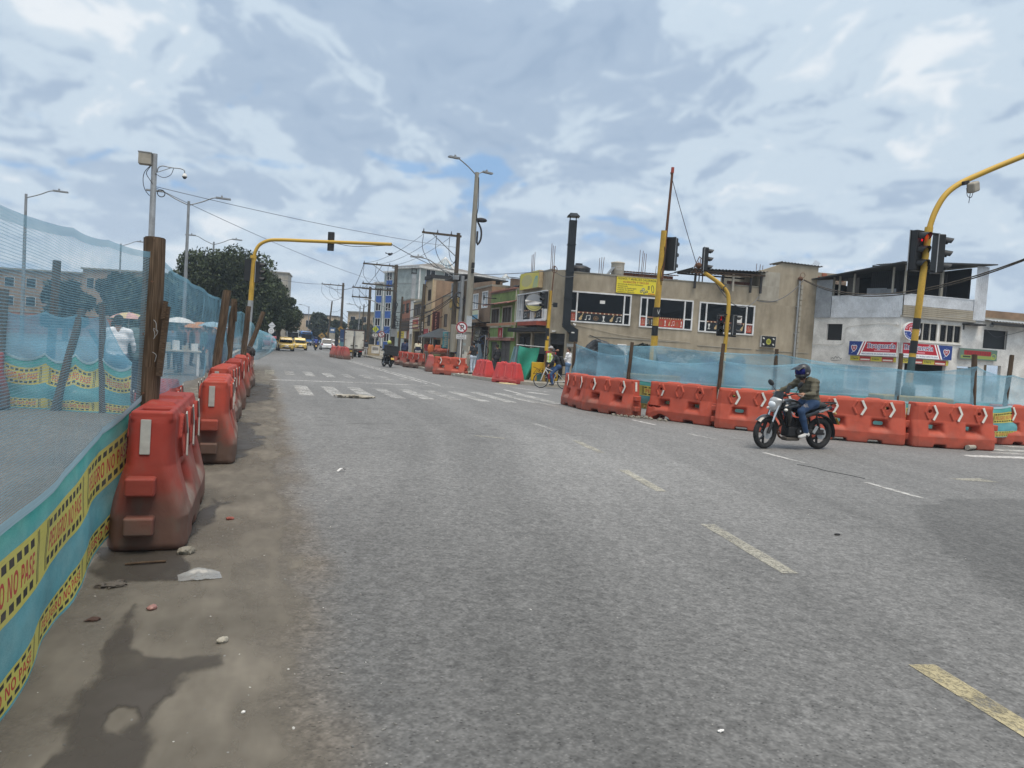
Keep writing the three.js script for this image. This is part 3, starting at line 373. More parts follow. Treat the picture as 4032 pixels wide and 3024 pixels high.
// a run of netting between posts: pts [[x, z, top, hem, foot], ...]; sag between them
function netRun(name, label, pts, { m = NETM, sag = 0.1, cloth = true, seg = 12, wob = 0.03, seed = 1, bulge = 0, hemBand = true, texU = 1.15 } = {}) {
  const g = thing(name, label, 'netting'), n = pts.length - 1, len = []; let tot = 0; for (let i = 0; i < n; i++) { len.push(tot); tot += Math.hypot(pts[i + 1][0] - pts[i][0], pts[i + 1][1] - pts[i][1]); } len.push(tot);
  const at = u => { const q = Math.min(n - 1e-6, u * n), i = Math.floor(q), t = q - i, a = pts[i], b = pts[i + 1], L = len[i + 1] - len[i], s = 4 * t * (1 - t), dx = (b[0] - a[0]) / L, dz = (b[1] - a[1]) / L; return { x: lerp(a[0], b[0], t), z: lerp(a[1], b[1], t), top: lerp(a[2], b[2], t) - s * sag * Math.min(1.4, L / 2), hem: lerp(a[3], b[3], t) - s * sag * 0.5, foot: lerp(a[4], b[4], t), l: lerp(len[i], len[i + 1], t), nx: -dz, nz: dx, s }; };
  const off = (p, v, y) => { const w = wob * fbm(p.l * 0.7 + seed, y * 1.2, seed, 3) * 2 + bulge * p.s * Math.sin(Math.PI * v) + wob * 0.25 * Math.sin(p.l * 4 + y * 2.5 + seed) * v; return [p.x + p.nx * w, y, p.z + p.nz * w]; };
  const S = n * seg, up = sheet(S, 16, (u, v) => { const p = at(u), y = lerp(p.top, p.hem, v); return off(p, v, y); }); { const uv = up.attributes.uv; for (let i = 0; i < uv.count; i++) { const p = at(uv.getX(i)); uv.setXY(i, p.l, lerp(p.top, p.hem, uv.getY(i))); } }
  const o1 = part('net', up, m, g);
  if (hemBand) { part('top_hem', sheet(S, 1, (u, v) => { const p = at(u), q = off(p, 0, p.top - v * 0.045); return [q[0] + p.nx * 0.006, q[1], q[2] + p.nz * 0.006]; }), HEM, g); if (cloth) part('seam', sheet(S, 1, (u, v) => { const p = at(u), q = off(p, 1, p.hem + 0.02 - v * 0.045); return [q[0] + p.nx * 0.008, q[1], q[2] + p.nz * 0.008]; }), SEAM, g); }
  if (cloth) { const cl = sheet(S, 12, (u, v) => { const p = at(u), y = lerp(p.hem, p.foot, v), q = off(p, 1, y); const f = 0.018 * v * Math.sin(p.l * 5.2 + seed) + 0.03 * v * fbm(p.l * 1.6, y * 3, seed + 5, 3); return [q[0] + p.nx * f, y, q[2] + p.nz * f]; }); const uv = cl.attributes.uv; for (let i = 0; i < uv.count; i++) { const p = at(uv.getX(i)); uv.setXY(i, p.l / texU, 1 - uv.getY(i)); } part('foot_cloth', cl, CLOTH, g); }
  return g;
}
function woodPost(label, a, b, r, extra) { const g = thing('wooden_post', label, 'post', a, 0, 'wooden fence posts'), d = [b[0] - a[0], b[1] - a[1], b[2] - a[2]], rr = rng(Math.abs(Math.round(a[0] * 100 + a[2] * 37)) + 3); const s = sheet(14, 12, (u, v) => { const t = u * Math.PI * 2, k = r * (1.06 - 0.12 * v) * (1 + 0.10 * N3(Math.cos(t) * 1.3, Math.sin(t) * 1.3 + a[2], v * 3) + 0.03 * Math.sin(t * 5 + a[0])); return [d[0] * v + k * Math.cos(-t) + 0.012 * N3(v * 4, a[2], 1), d[1] * v, d[2] * v + k * Math.sin(-t)]; }, 6.28 * r, Math.hypot(...d)); const m = mb().add(s); m.cyl([d[0] * 0.985, d[1] * 0.985, d[2] * 0.985], [d[0], d[1] + 0.006, d[2]], r * 0.9, r * 0.86, 12); m.build('post', M.post, g); if (extra) extra(g, mb); return g; }
// ---- left side
netRun('safety_netting', 'tall blue netting nearest the camera over cloth printed PELIGRO NO PASE', [[-0.70, -0.4, 1.86, 0.78, 0.0], [-0.86, -2.4, 1.93, 0.79, 0.0], [-0.96, -4.3, 2.03, 0.78, 0.0], [-1.0, -5.42, 2.10, 0.86, 0.02], [-0.88, -6.3, 2.13, 1.02, 0.3]], { sag: 0.03, wob: 0.016, seed: 4, bulge: 0.02, texU: 1.15, seg: 16 });
netRun('safety_netting', 'blue netting behind the nearest barriers, between first and second left post', [[-0.86, -6.3, 2.12, 1.0, 0.5], [-0.88, -14.15, 2.16, 0.86, 0.4]], { m: NETD, sag: 0.02, wob: 0.05, seed: 9, cloth: false, seg: 24 });
netRun('safety_netting', 'blue netting beyond the second left post, loose end bulging over the road', [[-0.88, -14.2, 2.16, 0.9, 0.4], [-0.86, -18.9, 2.2, 0.9, 0.4], [-0.66, -21.6, 2.15, 0.9, 0.4], [-0.56, -23.9, 1.98, 0.80, 0.4]], { m: NETD, sag: 0.05, wob: 0.08, seed: 15, cloth: false, seg: 14 });
{
  const g = thing('loose_netting', 'loose end of blue netting billowing past the last left post', 'netting'); const f = (u, v) => { const w = u * 0.85 * (0.35 + 0.75 * Math.sin(Math.PI * Math.min(1, v * 0.85 + 0.1))); return [-0.56 + w + 0.06 * Math.sin(u * 9 + v * 3), lerp(1.95 - u * 0.35 * (1 - v), 0.72, v) + 0.04 * Math.sin(v * 7), -23.9 - u * 1.2 + 0.12 * Math.sin(u * 12 + v * 4)]; }; part('net', sheet(20, 16, f, 2, 1.3), NETD, g);
}
woodPost('thick dark wooden post nearest the camera, a split slab nailed to its side', [-0.86, 0.0, -6.32], [-0.85, 2.24, -6.36], 0.082, g => {
  mb().beam([0.09, 1.18, 0.06], [0.125, 1.72, 0.03], 0.07, 0.04).beam([0.10, 1.62, 0.05], [0.115, 1.76, 0.045], 0.05, 0.03).build('slab', M.wood, g); mb().beam([0.08, 0.42, 0.05], [0.085, 1.0, 0.04], 0.05, 0.03).build('batten', M.wood, g);
  const r = rng(5), t = mb(); for (let i = 0; i < 5; i++) { const y = 1.34 + r() * 0.3; t.tube([[0.04, y, 0.085], [0.05 + r() * 0.03, y - 0.02, 0.095], [0.04 + r() * 0.03, y - 0.05 - r() * 0.05, 0.1]], 0.0025, 4); } t.build('twine', M.grey, g);
  const n = mb(); for (const [y, x] of [[0.85, 0.02], [1.05, -0.01], [0.62, 0.01], [1.9, 0.02], [1.5, -0.03]]) n.cyl([x, y, 0.07], [x, y, 0.105], 0.006, 0.009, 6); n.build('nail', M.rust, g);
});
woodPost('second left post, leaning towards the road over the third barrier', [-0.90, 0.2, -14.2], [-0.70, 2.3, -14.35], 0.075);
woodPost('third left post, upright with a short piece nailed on top', [-0.86, 0.2, -18.6], [-0.76, 2.34, -18.7], 0.075, g => { mb().beam([0.16, 1.62, 0.0], [0.15, 2.08, 0.0], 0.07, 0.05).build('slab', M.wood, g); });
woodPost('fourth left post, upright in front of the yellow mast', [-0.62, 0.2, -21.6], [-0.50, 2.30, -21.7], 0.075, g => { mb().beam([0.1, 1.55, 0.05], [0.115, 1.9, 0.05], 0.05, 0.04).build('slab', M.wood, g); });
woodPost('last left post, tilted strongly to the right', [-0.72, 0.3, -23.6], [-0.12, 2.24, -23.9], 0.075);
// rags tied at the foot of the last posts
single('rag', net((x, y, z) => Math.hypot(x * 0.5, y, z) - 0.16 + 0.09 * fbm(x * 6, y * 6, z * 6, 3), [-0.5, -0.3, -0.3], [0.5, 0.3, 0.3], 0.03), mat([0.05, 0.045, 0.045], 0.95), 'dark rag bundle lying on top of the last left barriers', 'rag', [-0.48, 1.02, -23.0], 1.2);
// ---- work site behind: a second run of netting with its own cloth and posts
netRun('safety_netting', 'sagging blue netting with hazard cloth inside the work site on the far left', [[-7.4, -15.4, 1.75, 1.05, 0.0], [-4.4, -15.1, 1.74, 1.02, 0.0], [-3.65, -14.9, 1.72, 0.98, 0.0], [-3.15, -14.7, 1.70, 1.0, 0.0], [-2.72, -14.6, 1.72, 1.0, 0.0], [-2.2, -14.3, 0.92, 0.85, 0.0]], { m: NETI, sag: 0.28, wob: 0.07, seed: 22, seg: 12, texU: 0.95 });
woodPost('dark post at the left edge of the picture behind the netting', [-4.4, 0, -15.0], [-4.35, 2.05, -15.05], 0.08);
woodPost('tallest post inside the work site behind the netting', [-3.62, 0, -15.0], [-3.55, 2.62, -15.0], 0.07);
woodPost('leaning post in the middle of the sagging netting', [-3.45, 0, -14.75], [-3.08, 1.8, -14.75], 0.07);
woodPost('short post beside the person in the white shirt', [-2.68, 0, -14.6], [-2.74, 1.9, -14.6], 0.055);
woodPost('slanting brace behind the sagging netting', [-2.2, 0, -14.9], [-2.95, 1.45, -14.8], 0.05);
copyOf(bA, 'red barrier standing on the far left inside the work site', [-4.75, 0, -15.35], Math.PI / 2 + 0.5);
// ---- right side
const RP = [[8.85, -20.75, 1.90, 1.0, 0.3], [9.45, -18.15, 1.62, 1.0, 0.2], [10.75, -15.75, 1.62, 0.95, 0.2], [12.2, -14.55, 1.7, 0.95, 0.2], [13.75, -13.35, 1.68, 0.95, 0.2], [15.45, -12.75, 1.86, 0.95, 0.2], [17.3, -13.3, 1.72, 0.95, 0.2], [21, -14.0, 1.72, 0.95, 0.2]];
netRun('safety_netting', 'long blue netting behind the curved row of orange barriers', RP, { m: NETR, sag: 0.09, wob: 0.07, seed: 31, seg: 12, texU: 1.5 });
netRun('safety_netting', 'second blue netting farther back towards the shops', [[10.6, -22.8, 2.0, 0.9, 0.1], [12.0, -21.2, 2.0, 0.9, 0.1], [15.0, -19.0, 1.95, 0.9, 0.1], [17.4, -17.2, 1.74, 0.9, 0.1], [21.5, -16.6, 1.72, 0.9, 0.1]], { m: NETR, sag: 0.05, wob: 0.08, seed: 43, seg: 12, texU: 1.5 });
for (const [l, a, b, r] of [['first post of the right netting, by the cyclist', [8.85, 0.3, -20.75], [8.85, 1.93, -20.7], 0.05], ['second post of the right netting, left of the torn barrier', [9.35, 0.3, -18.15], [9.42, 1.97, -18.1], 0.05], ['third post of the right netting, in front of the thin yellow signal pole', [10.6, 0.3, -15.7], [10.70, 2.04, -15.75], 0.05], ['post behind the second netting, near the street number box', [14.9, 0.3, -19.1], [14.9, 2.1, -19.1], 0.06], ['fourth post of the right netting, by the right yellow plinth', [13.8, 0.3, -13.35], [13.88, 2.04, -13.4], 0.052], ['fifth post of the right netting, below the bicycle shop sign', [15.55, 0.3, -12.8], [15.46, 2.12, -12.85], 0.062], ['sixth post of the right netting, tilted, near the right edge', [17.15, 0.3, -13.35], [17.34, 2.2, -13.4], 0.055]]) woodPost(l, a, b, r);
// ================= buildings on the right =================
class Face { // a wall plane: local x runs to the viewer's right, local z points out
  constructor(g, x, z, dir) { this.g = g; this.p = V(x, 0, z).sub(g.position); this.a = -dir * D2R; }
  add(name, geo, m, parent, at) { const o = part(name, geo, m, parent || this.g); if (!parent) { o.position.copy(this.p); o.rotation.y = this.a; } if (at) o.position.add(V(...at).applyAxisAngle(Y, parent ? 0 : this.a)); return o; }
  world(x, y, z) { return V(x, y, z).applyAxisAngle(Y, this.a).add(this.p).add(this.g.position); }
}
// window: cols are fractions across, rows[i] fractions up in column i
function windowIn(F, x0, x1, y0, y1, { m = M.alu, glass = M.glass, cols = [0, 1], rows, t = 0.05, z = 0.0, depth = 0.09, sill, name = 'window', curtain } = {}) {
  const b = mb(), w = x1 - x0, h = y1 - y0, P = [];
  b.span(x0, x1, y1 - t, y1, z - depth, z + 0.02).span(x0, x1, y0, y0 + t, z - depth, z + 0.02).span(x0, x0 + t, y0 + t, y1 - t, z - depth, z + 0.02).span(x1 - t, x1, y0 + t, y1 - t, z - depth, z + 0.02);
  for (let i = 0; i < cols.length - 1; i++) {
    const a = x0 + w * cols[i], c = x0 + w * cols[i + 1], r = (rows && rows[i]) || [0, 1]; if (i) b.span(a - t * 0.5, a + t * 0.5, y0 + t, y1 - t, z - depth + 0.003, z + 0.014);
    for (let k = 0; k < r.length - 1; k++) { const e = y0 + h * r[k], f = y0 + h * r[k + 1]; if (k) b.span(Math.max(a, x0 + t), Math.min(c, x1 - t), e - t * 0.4, e + t * 0.4, z - depth + 0.006, z + 0.010); P.push([Math.max(a, x0 + t * 0.9), Math.min(c, x1 - t * 0.9), Math.max(e, y0 + t * 0.9), Math.min(f, y1 - t * 0.9)]); }
  }
  const o = F.add(name, b.geo(), m);
  for (const [a, c, e, f] of P) F.add('pane', mb().span(a, c, e, f, z - depth * 0.75, z - depth * 0.6).geo(), glass, o);
  if (curtain) for (const [a, c] of curtain) F.add('curtain', sheet(24, 1, (u, v) => [lerp(x0 + w * a, x0 + w * c, u), lerp(y0 + t, y1 - t, v), z - depth * 0.5 + 0.012 * Math.sin(u * 40)]), M.curtain, o);
  if (sill) F.add('sill', mb().span(x0 - 0.06, x1 + 0.06, y0 - 0.07, y0 - 0.004, z - 0.05, z + 0.09).geo(), sill, o);
  return o;
}
const board = (w, h, d = 0.04) => uvBoard(new THREE.BoxGeometry(w, h, d));
function uvBoard(g) { return g; }
function sign(name, label, tex, F, x0, x1, y0, y1, z = 0.06, { d = 0.05, edge = M.white, cat = 'sign', group } = {}) {
  const c = F.world((x0 + x1) / 2, (y0 + y1) / 2, z), fm = new THREE.MeshStandardMaterial({ map: tex, roughness: 0.55 }), g = thing(name, label, cat, [c.x, c.y, c.z], F.a, group);
  part('board', uvBox(new THREE.BoxGeometry(x1 - x0, y1 - y0, d)), edge, g); const f = part('print', new THREE.PlaneGeometry(x1 - x0 - 0.02, y1 - y0 - 0.02), fm, g); f.position.z = d / 2 + 0.004; return g;
}
// ---- cement corner building
{
  const B = thing('cement_building', 'two storey bare cement corner building with white framed bar windows', 'building', [15.16, 0, -36.67]);
  const L = new Face(B, 14.5, -43.1, 90), bev = Math.atan2(1.13, 0.66) / D2R, Bv = new Face(B, 14.5, -37.8, bev), R = new Face(B, 15.16, -36.67, 9), H = 5.9, bl = Math.hypot(0.66, 1.13);
  L.add('wall', panel(rect(0, 5.3, SW, 6.05), [[0.15, 5.0, 3.35, 4.97], [0.35, 2.6, 0.2, 2.62], [2.9, 5.1, 0.2, 2.62]], 0.22), M.cement);
  Bv.add('wall', panel(rect(0, bl, SW, 6.03), [[0.16, bl - 0.12, 0.18, 2.62]], 0.22), M.cement);
  R.add('wall', panel(rect(0, 10.75, SW, H), [[0.06, 3.46, 3.27, 4.93], [3.96, 7.0, 3.25, 4.89], [7.35, 10.62, 3.21, 4.87]], 0.25), M.cement);
  R.add('parapet_cap', mb().span(-0.03, 10.78, H - 0.002, H + 0.05, -0.3, 0.03).geo(), M.conc);
  L.add('parapet_cap', mb().span(0, 5.3, 6.048, 6.1, -0.28, 0.03).geo(), M.conc);
  const roof = mb(); { const s = new THREE.Shape([[14.74, -43.05], [14.74, -37.9], [15.3, -36.95], [25.7, -35.3], [25.7, -43.05]].map(([x, z]) => new THREE.Vector2(x - 15.16, -(z + 36.67)))), g = new THREE.ExtrudeGeometry(s, { depth: 0.15, bevelEnabled: false }); g.rotateX(-Math.PI / 2); g.translate(0, 5.5, 0); roof.add(uvBox(g.toNonIndexed())); const g2 = g.clone(); g2.translate(0, -2.6, 0); roof.add(uvBox(g2.toNonIndexed())); } roof.build('roof_slab', M.conc, B);
  L.add('back_wall', mb().span(0, 0.2, SW, 5.6, -11, -0.23).geo(), M.cement); R.add('back_wall', mb().span(0.6, 10.7, SW, 5.5, -4.4, -4.2).geo(), M.interior);
  // windows
  const rw = [[0, 0.36, 1], [0, 1], [0, 0.36, 1]];
  windowIn(R, 0.06, 3.46, 3.27, 4.93, { cols: [0, 0.115, 0.885, 1], rows: rw, t: 0.075, z: 0.02 }); windowIn(R, 3.96, 7.0, 3.25, 4.89, { cols: [0, 0.13, 0.84, 1], rows: rw, t: 0.075, z: 0.02 }); windowIn(R, 7.35, 10.62, 3.21, 4.87, { cols: [0, 0.13, 0.85, 1], rows: rw, t: 0.075, z: 0.02 });
  windowIn(L, 0.15, 5.0, 3.35, 4.97, { cols: [0, 0.09, 0.18, 0.52, 0.6, 0.92, 1], rows: [[0, 1], [0, 0.4, 1], [0, 1], [0, 0.4, 1], [0, 1], [0, 1]], t: 0.07, z: 0.12, depth: 0.2, sill: M.alu });
  const stick = (bg, seed) => canTex(512, 128, (c, w, h) => { c.fillStyle = bg ? '#151a1e' : '#a8402a'; c.fillRect(0, 0, w, h); const r = rng(seed); c.fillStyle = '#6e3d28'; c.fillRect(0, 0, w, 20); c.lineWidth = 5; for (let i = 0; i < 11; i++) { c.fillStyle = '#d9c9a8'; c.beginPath(); c.arc(24 + i * 47, 12, 8, 0, 7); c.fill(); }
    for (let i = 0; i < 6; i++) { const x = 44 + i * 85, k = (i + seed) % 4; c.fillStyle = c.strokeStyle = ['#d8d8d2', '#b9a074', '#e2e2de', '#8d6b48'][k]; c.beginPath(); if (k === 0) { c.moveTo(x - 14, 40); c.lineTo(x + 14, 40); c.lineTo(x + 5, 80); c.lineTo(x + 5, 104); c.lineTo(x - 5, 104); c.lineTo(x - 5, 80); c.fill(); c.fillRect(x - 16, 104, 32, 8); } else if (k === 1) { c.ellipse(x, 92, 17, 20, 0.4, 0, 7); c.ellipse(x + 10, 66, 12, 13, 0.4, 0, 7); c.fill(); c.save(); c.translate(x + 16, 52); c.rotate(0.4); c.fillRect(-4, -34, 8, 36); c.restore(); } else if (k === 2) { c.moveTo(x - 20, 100); c.lineTo(x - 20, 52); c.lineTo(x + 22, 42); c.lineTo(x + 22, 92); c.stroke(); c.beginPath(); c.ellipse(x - 27, 102, 10, 7, 0, 0, 7); c.ellipse(x + 15, 94, 10, 7, 0, 0, 7); c.fill(); } else { c.arc(x, 78, 26, 0, 7); c.stroke(); c.beginPath(); for (let a = 0; a < 6; a++) { c.moveTo(x, 78); c.lineTo(x + 26 * Math.cos(a), 78 + 26 * Math.sin(a)); } c.stroke(); } } });
  for (const [x0, x1, bg, s] of [[0.47, 3.05, 1, 1], [4.4, 5.1, 1, 2], [5.1, 6.5, 0, 3], [7.8, 10.1, 1, 0], [10.16, 10.52, 0, 2], [0.12, 0.42, 0, 2], [4.03, 4.33, 0, 2]]) R.add('window_sticker', new THREE.PlaneGeometry(x1 - x0, 0.52).translate((x0 + x1) / 2, 3.60, 0), new THREE.MeshStandardMaterial({ map: stick(bg, s), roughness: 0.4 }), null, [0, 0, -0.016]);
  L.add('window_sticker', new THREE.PlaneGeometry(3.4, 0.55).translate(2.9, 3.72, 0), new THREE.MeshStandardMaterial({ map: stick(1, 2), roughness: 0.4 }), null, [0, 0, 0.02]);
  R.add('paper_notice', mb().span(1.72, 2.0, 4.35, 4.52, -0.03, -0.02).geo(), M.white); R.add('paper_notice', mb().span(9.62, 9.9, 3.7, 4.25, -0.03, -0.02).geo(), M.white);
  // plaster lines, cable, lamp over the shop
  R.add('plaster_ledge', mb().span(1.2, 6.3, 2.56, 2.6, 0.003, 0.03).geo(), M.pale); R.add('plaster_ledge', mb().span(7.4, 10.6, 2.44, 2.48, 0.003, 0.03).geo(), M.pale);
  R.add('wall_cable', mb().tube([[0.2, 3.15, 0.03], [1.2, 3.02, 0.03], [3, 2.75, 0.03], [5.2, 2.66, 0.03], [7, 2.58, 0.03]], 0.012, 4).geo(), M.pale);
  R.add('security_camera', mb().rbox(0.35, 3.12, 0.12, 0.14, 0.1, 0.22, 0.02).rbox(0.33, 3.18, 0.04, 0.06, 0.06, 0.12, 0.01).geo(), M.white);
  // ground floor of the left face and the corner door
  L.add('fascia', mb().span(-0.1, 5.05, 2.68, 2.9, 0.01, 0.55).geo(), M.dark); L.add('red_band', mb().span(1.8, 5.1, 3.02, 3.24, 0.02, 0.60).geo(), mat([0.36, 0.075, 0.04], 0.7));
  L.add('shop_interior', mb().span(0.3, 5.2, 0.16, 2.66, -1.5, -1.4).geo(), M.interior); const sh = mb(); for (let y = 1.5; y < 2.6; y += 0.09) sh.rbox(4.0, y, -0.14, 2.2, 0.08, 0.03, 0.012); L.add('roller_shutter', sh.geo(), M.roofmetal); L.add('door', mb().span(0.4, 1.2, 0.2, 2.4, -0.16, -0.1).span(1.4, 2.5, 0.2, 2.4, -0.2, -0.14).geo(), M.dark);
  const bs = mb(); for (let y = 2.05; y < 2.62; y += 0.08) bs.rbox(bl / 2, y, -0.12, bl - 0.3, 0.07, 0.03, 0.01); Bv.add('roller_shutter', bs.geo(), M.dark); Bv.add('shop_interior', mb().span(0.1, bl - 0.1, 0.2, 2.6, -0.9, -0.85).geo(), M.interior);
  Bv.add('lamp_housing', mb().rbox(0.5, 2.72, 0.08, 0.22, 0.08, 0.14, 0.02).geo(), M.white);
  R.add('street_plate', mb().rbox(0.25, 2.02, 0.02, 0.42, 0.16, 0.02, 0.005).geo(), M.white);
  // blue paint and white scrawl along the foot of the wall
  const graf = canTex(2048, 512, (c, w, h) => { c.clearRect(0, 0, w, h); const r = rng(8); c.fillStyle = '#5f6d74'; c.fillRect(0, 0, w, h); for (let i = 0; i < 260; i++) { c.fillStyle = `rgba(${60 + r() * 60},${105 + r() * 50},${140 + r() * 45},0.16)`; c.beginPath(); c.ellipse(r() * w, h * (0.25 + r() * 0.75), 30 + r() * 130, 16 + r() * 70, r() * 3, 0, 7); c.fill(); } c.lineWidth = 5; for (let i = 0; i < 46; i++) { c.strokeStyle = i % 5 ? 'rgba(208,216,220,0.6)' : 'rgba(40,48,56,0.7)'; const x = r() * w, y = h * (0.15 + r() * 0.7); c.beginPath(); c.moveTo(x, y); for (let k = 0; k < 5; k++) c.bezierCurveTo(x + (r() - 0.5) * 220, y + (r() - 0.5) * 130, x + (r() - 0.5) * 220, y + (r() - 0.5) * 130, x + (r() - 0.5) * 240, y + (r() - 0.5) * 110); c.stroke(); } });
  const ga = dataTex(256, 64, (x, y) => { const n = fbm(x / 22, y / 12, 4, 4), e = sm(63, 40, y) * sm(0, 10, x) * sm(255, 245, x); const v = sm(-0.25, 0.15, n + e - 0.5) * 0.8; return [v * 255, v * 255, v * 255]; }, false); ga.wrapS = ga.wrapT = THREE.ClampToEdgeWrapping;
  const gm = new THREE.MeshStandardMaterial({ map: graf, alphaMap: ga, transparent: true, roughness: 0.9 }); R.add('graffiti', new THREE.PlaneGeometry(10.3, 2.1).translate(5.4, 1.25, 0.004), gm);
  // lettered banner
  const banner = canTex(1024, 420, (c, w, h) => { c.fillStyle = '#e0cf33'; c.fillRect(0, 0, w, h); c.fillStyle = '#26251f'; c.textBaseline = 'middle'; c.font = 'bold 74px sans-serif'; c.textAlign = 'center'; c.fillText('FRENOS Y MUELLES CALDERÓN', w / 2, 56, 990); c.fillStyle = '#a8452c'; c.fillText('ALMACÉN Y TALLER', w / 2 - 20, 134, 660); c.fillStyle = '#2a2920'; c.font = 'bold 46px sans-serif'; c.textAlign = 'left'; ['-Servicio de Prensa Hidráulica', '-Suspensión', '-Sacada de Espárragos', '-Calzada de Bandas', '-Soldadura Eléctrica'].forEach((s, i) => c.fillText(s, 22, 196 + i * 49, i ? 560 : 660)); c.strokeStyle = '#3a3b3c'; c.lineWidth = 16; c.beginPath(); c.ellipse(930, 270, 30, 92, -0.15, 0, 7); c.stroke(); c.fillStyle = '#2c2d30'; for (let i = 0; i < 4; i++) c.fillRect(800, 198 + i * 26, 52, 16); c.fillStyle = '#7d848a'; for (const [x, y, q] of [[690, 300, 42], [640, 350, 34], [720, 378, 30], [780, 350, 34]]) { c.beginPath(); c.arc(x, y, q, 0, 7); c.fill(); c.fillStyle = '#e0cf33'; c.beginPath(); c.arc(x, y, q * 0.45, 0, 7); c.fill(); c.fillStyle = '#4d5358'; } c.fillStyle = '#b23a28'; c.fillRect(820, 386, 170, 22); });
  sign('workshop_banner', 'yellow workshop banner lettered FRENOS Y MUELLES on the cement parapet', banner, R, 2.53, 4.80, 5.0, 5.9, 0.05, { d: 0.03, edge: M.yellow, cat: 'banner' });
  const ytx = canTex(512, 160, (c, w, h) => { const g = c.createLinearGradient(0, 0, w, 0); g.addColorStop(0, '#c9c04a'); g.addColorStop(0.5, '#d2c56a'); g.addColorStop(1, '#c8be52'); c.fillStyle = g; c.fillRect(0, 0, w, h); c.fillStyle = '#b9b27c'; c.beginPath(); c.ellipse(190, 80, 150, 58, 0, 0, 7); c.fill(); c.strokeStyle = '#6fa3a6'; c.lineWidth = 9; for (let i = 0; i < 6; i++) { c.beginPath(); c.moveTo(370 + i * 22, 160); c.quadraticCurveTo(390 + i * 20, 80, 440 + i * 8, 50); c.stroke(); } });
  const ys = sign('rooftop_sign', 'faded yellow sign box on the top left of the cement building', ytx, L, 0.9, 4.1, 5.16, 6.12, 0.14, { d: 0.26, edge: M.cream });
  const wires = mb(); for (let i = 0; i < 22; i++) wires.box(-1.6 + i * 0.146, -0.9, 0.1, 0.11, 0.14, 0.02);
  const bt = canTex(1024, 64, (c, w, h) => { c.fillStyle = '#a3876b'; c.fillRect(0, 0, w, h); c.fillStyle = '#b45f3a'; const r = rng(3); for (let i = 0; i < 26; i++) c.fillRect(20 + i * 38, 14, 8 + r() * 20, 36); });
  sign('lettered_board', 'long narrow brown board between the green house and the red band', bt, L, -4.3, 1.7, 3.04, 3.24, 0.66, { d: 0.05, edge: M.tan });
  const rt = canTex(256, 256, (c, w, h) => { c.fillStyle = '#8d9298'; c.fillRect(0, 0, w, h); c.fillStyle = '#b9b56a'; c.fillRect(0, 178, w, 78); c.fillStyle = '#e8e8e6'; c.beginPath(); c.moveTo(0, 92); c.lineTo(256, 120); c.lineTo(256, 150); c.lineTo(30, 170); c.fill(); c.strokeStyle = '#7b7a50'; c.lineWidth = 8; c.beginPath(); c.arc(128, 128, 108, 0.3, 2.8); c.stroke(); });
  { const g = thing('round_sign', 'round projecting sign with torn white cloth on the cement building', 'sign', [14.12, 4.3, -39.2], -0.35); const q = new THREE.CylinderGeometry(0.5, 0.5, 0.1, 40); q.rotateX(Math.PI / 2); part('frame', mb().torus(0, 0, 0, 0.5, 0.03, 0, 0, 40).geo(), M.dark, g); part('drum', q, mat([0.3, 0.3, 0.28], 0.7), g); part('print', new THREE.CircleGeometry(0.47, 40), new THREE.MeshStandardMaterial({ map: rt, roughness: 0.7 }), g).position.z = 0.055; part('torn_cloth', sheet(10, 6, (u, v) => [-0.5 + u * 0.9, 0.12 - v * 0.28 + 0.12 * u * (v - 0.3), 0.07 + 0.05 * Math.sin(u * 5 + v * 4)]), M.white, g); mb().cyl([0, 0.5, 0], [0.35, 0.5, 0], 0.02).build('bracket', M.steel, g); }
  { const bxt = canTex(256, 160, (c, w, h) => { c.fillStyle = '#15181a'; c.fillRect(0, 0, w, h); c.fillStyle = '#a7a83c'; c.beginPath(); c.arc(128, 80, 44, 0, 7); c.fill(); c.fillStyle = '#333518'; for (let i = 0; i < 3; i++) c.fillRect(104, 62 + i * 14, 48, 6); c.fillStyle = '#c8c8c0'; for (const [x, y] of [[36, 34], [216, 36], [40, 122], [214, 120]]) { c.beginPath(); c.ellipse(x, y, 20, 12, 0.5, 0, 7); c.fill(); } }); sign('light_box_sign', 'small black light box with a yellow disc right of the third window', bxt, R, 11.05, 11.92, 2.62, 3.24, 0.1, { d: 0.16, edge: M.alu }); }
  // black kitchen duct
  const d = thing('exhaust_duct', 'tall black sheet metal kitchen duct with a roof cap on the cement corner', 'duct', [15.0, 0, -36.42], -0.3); const q = mb(); for (let y = 3.1; y < 8.7; y += 1.4) q.span(-0.20, 0.20, y + 0.01, Math.min(y + 1.385, 8.55), -0.2, 0.2); q.build('stack', M.duct, d); const fl = mb(); for (let y = 3.1; y < 8.7; y += 1.4) fl.span(-0.225, 0.225, y - 0.03, y + 0.02, -0.225, 0.225); fl.build('flange', M.duct, d);
  mb().prism([[-0.20, 3.1], [0.20, 3.1], [0.64, 2.86], [0.64, 2.2], [0.20, 2.2], [0.20, 2.62], [-0.20, 2.98]], 0.4, 0, new THREE.Matrix4().makeTranslation(0, 0, -0.2)).build('elbow', M.duct, d); const cp = mb(); for (const [a, b] of [[-1, -1], [1, -1], [1, 1], [-1, 1]]) cp.cyl([a * 0.16, 8.52, b * 0.16], [a * 0.16, 8.76, b * 0.16], 0.015); cp.build('cap_leg', M.duct, d); const co = new THREE.CylinderGeometry(0.24, 0.46, 0.18, 4, 1); co.rotateY(Math.PI / 4); co.translate(0, 8.84, 0); part('cap', co, M.duct, d); mb().span(0.28, 0.44, 2.66, 2.72, 0.2, 0.206).build('label_plate', M.white, d);
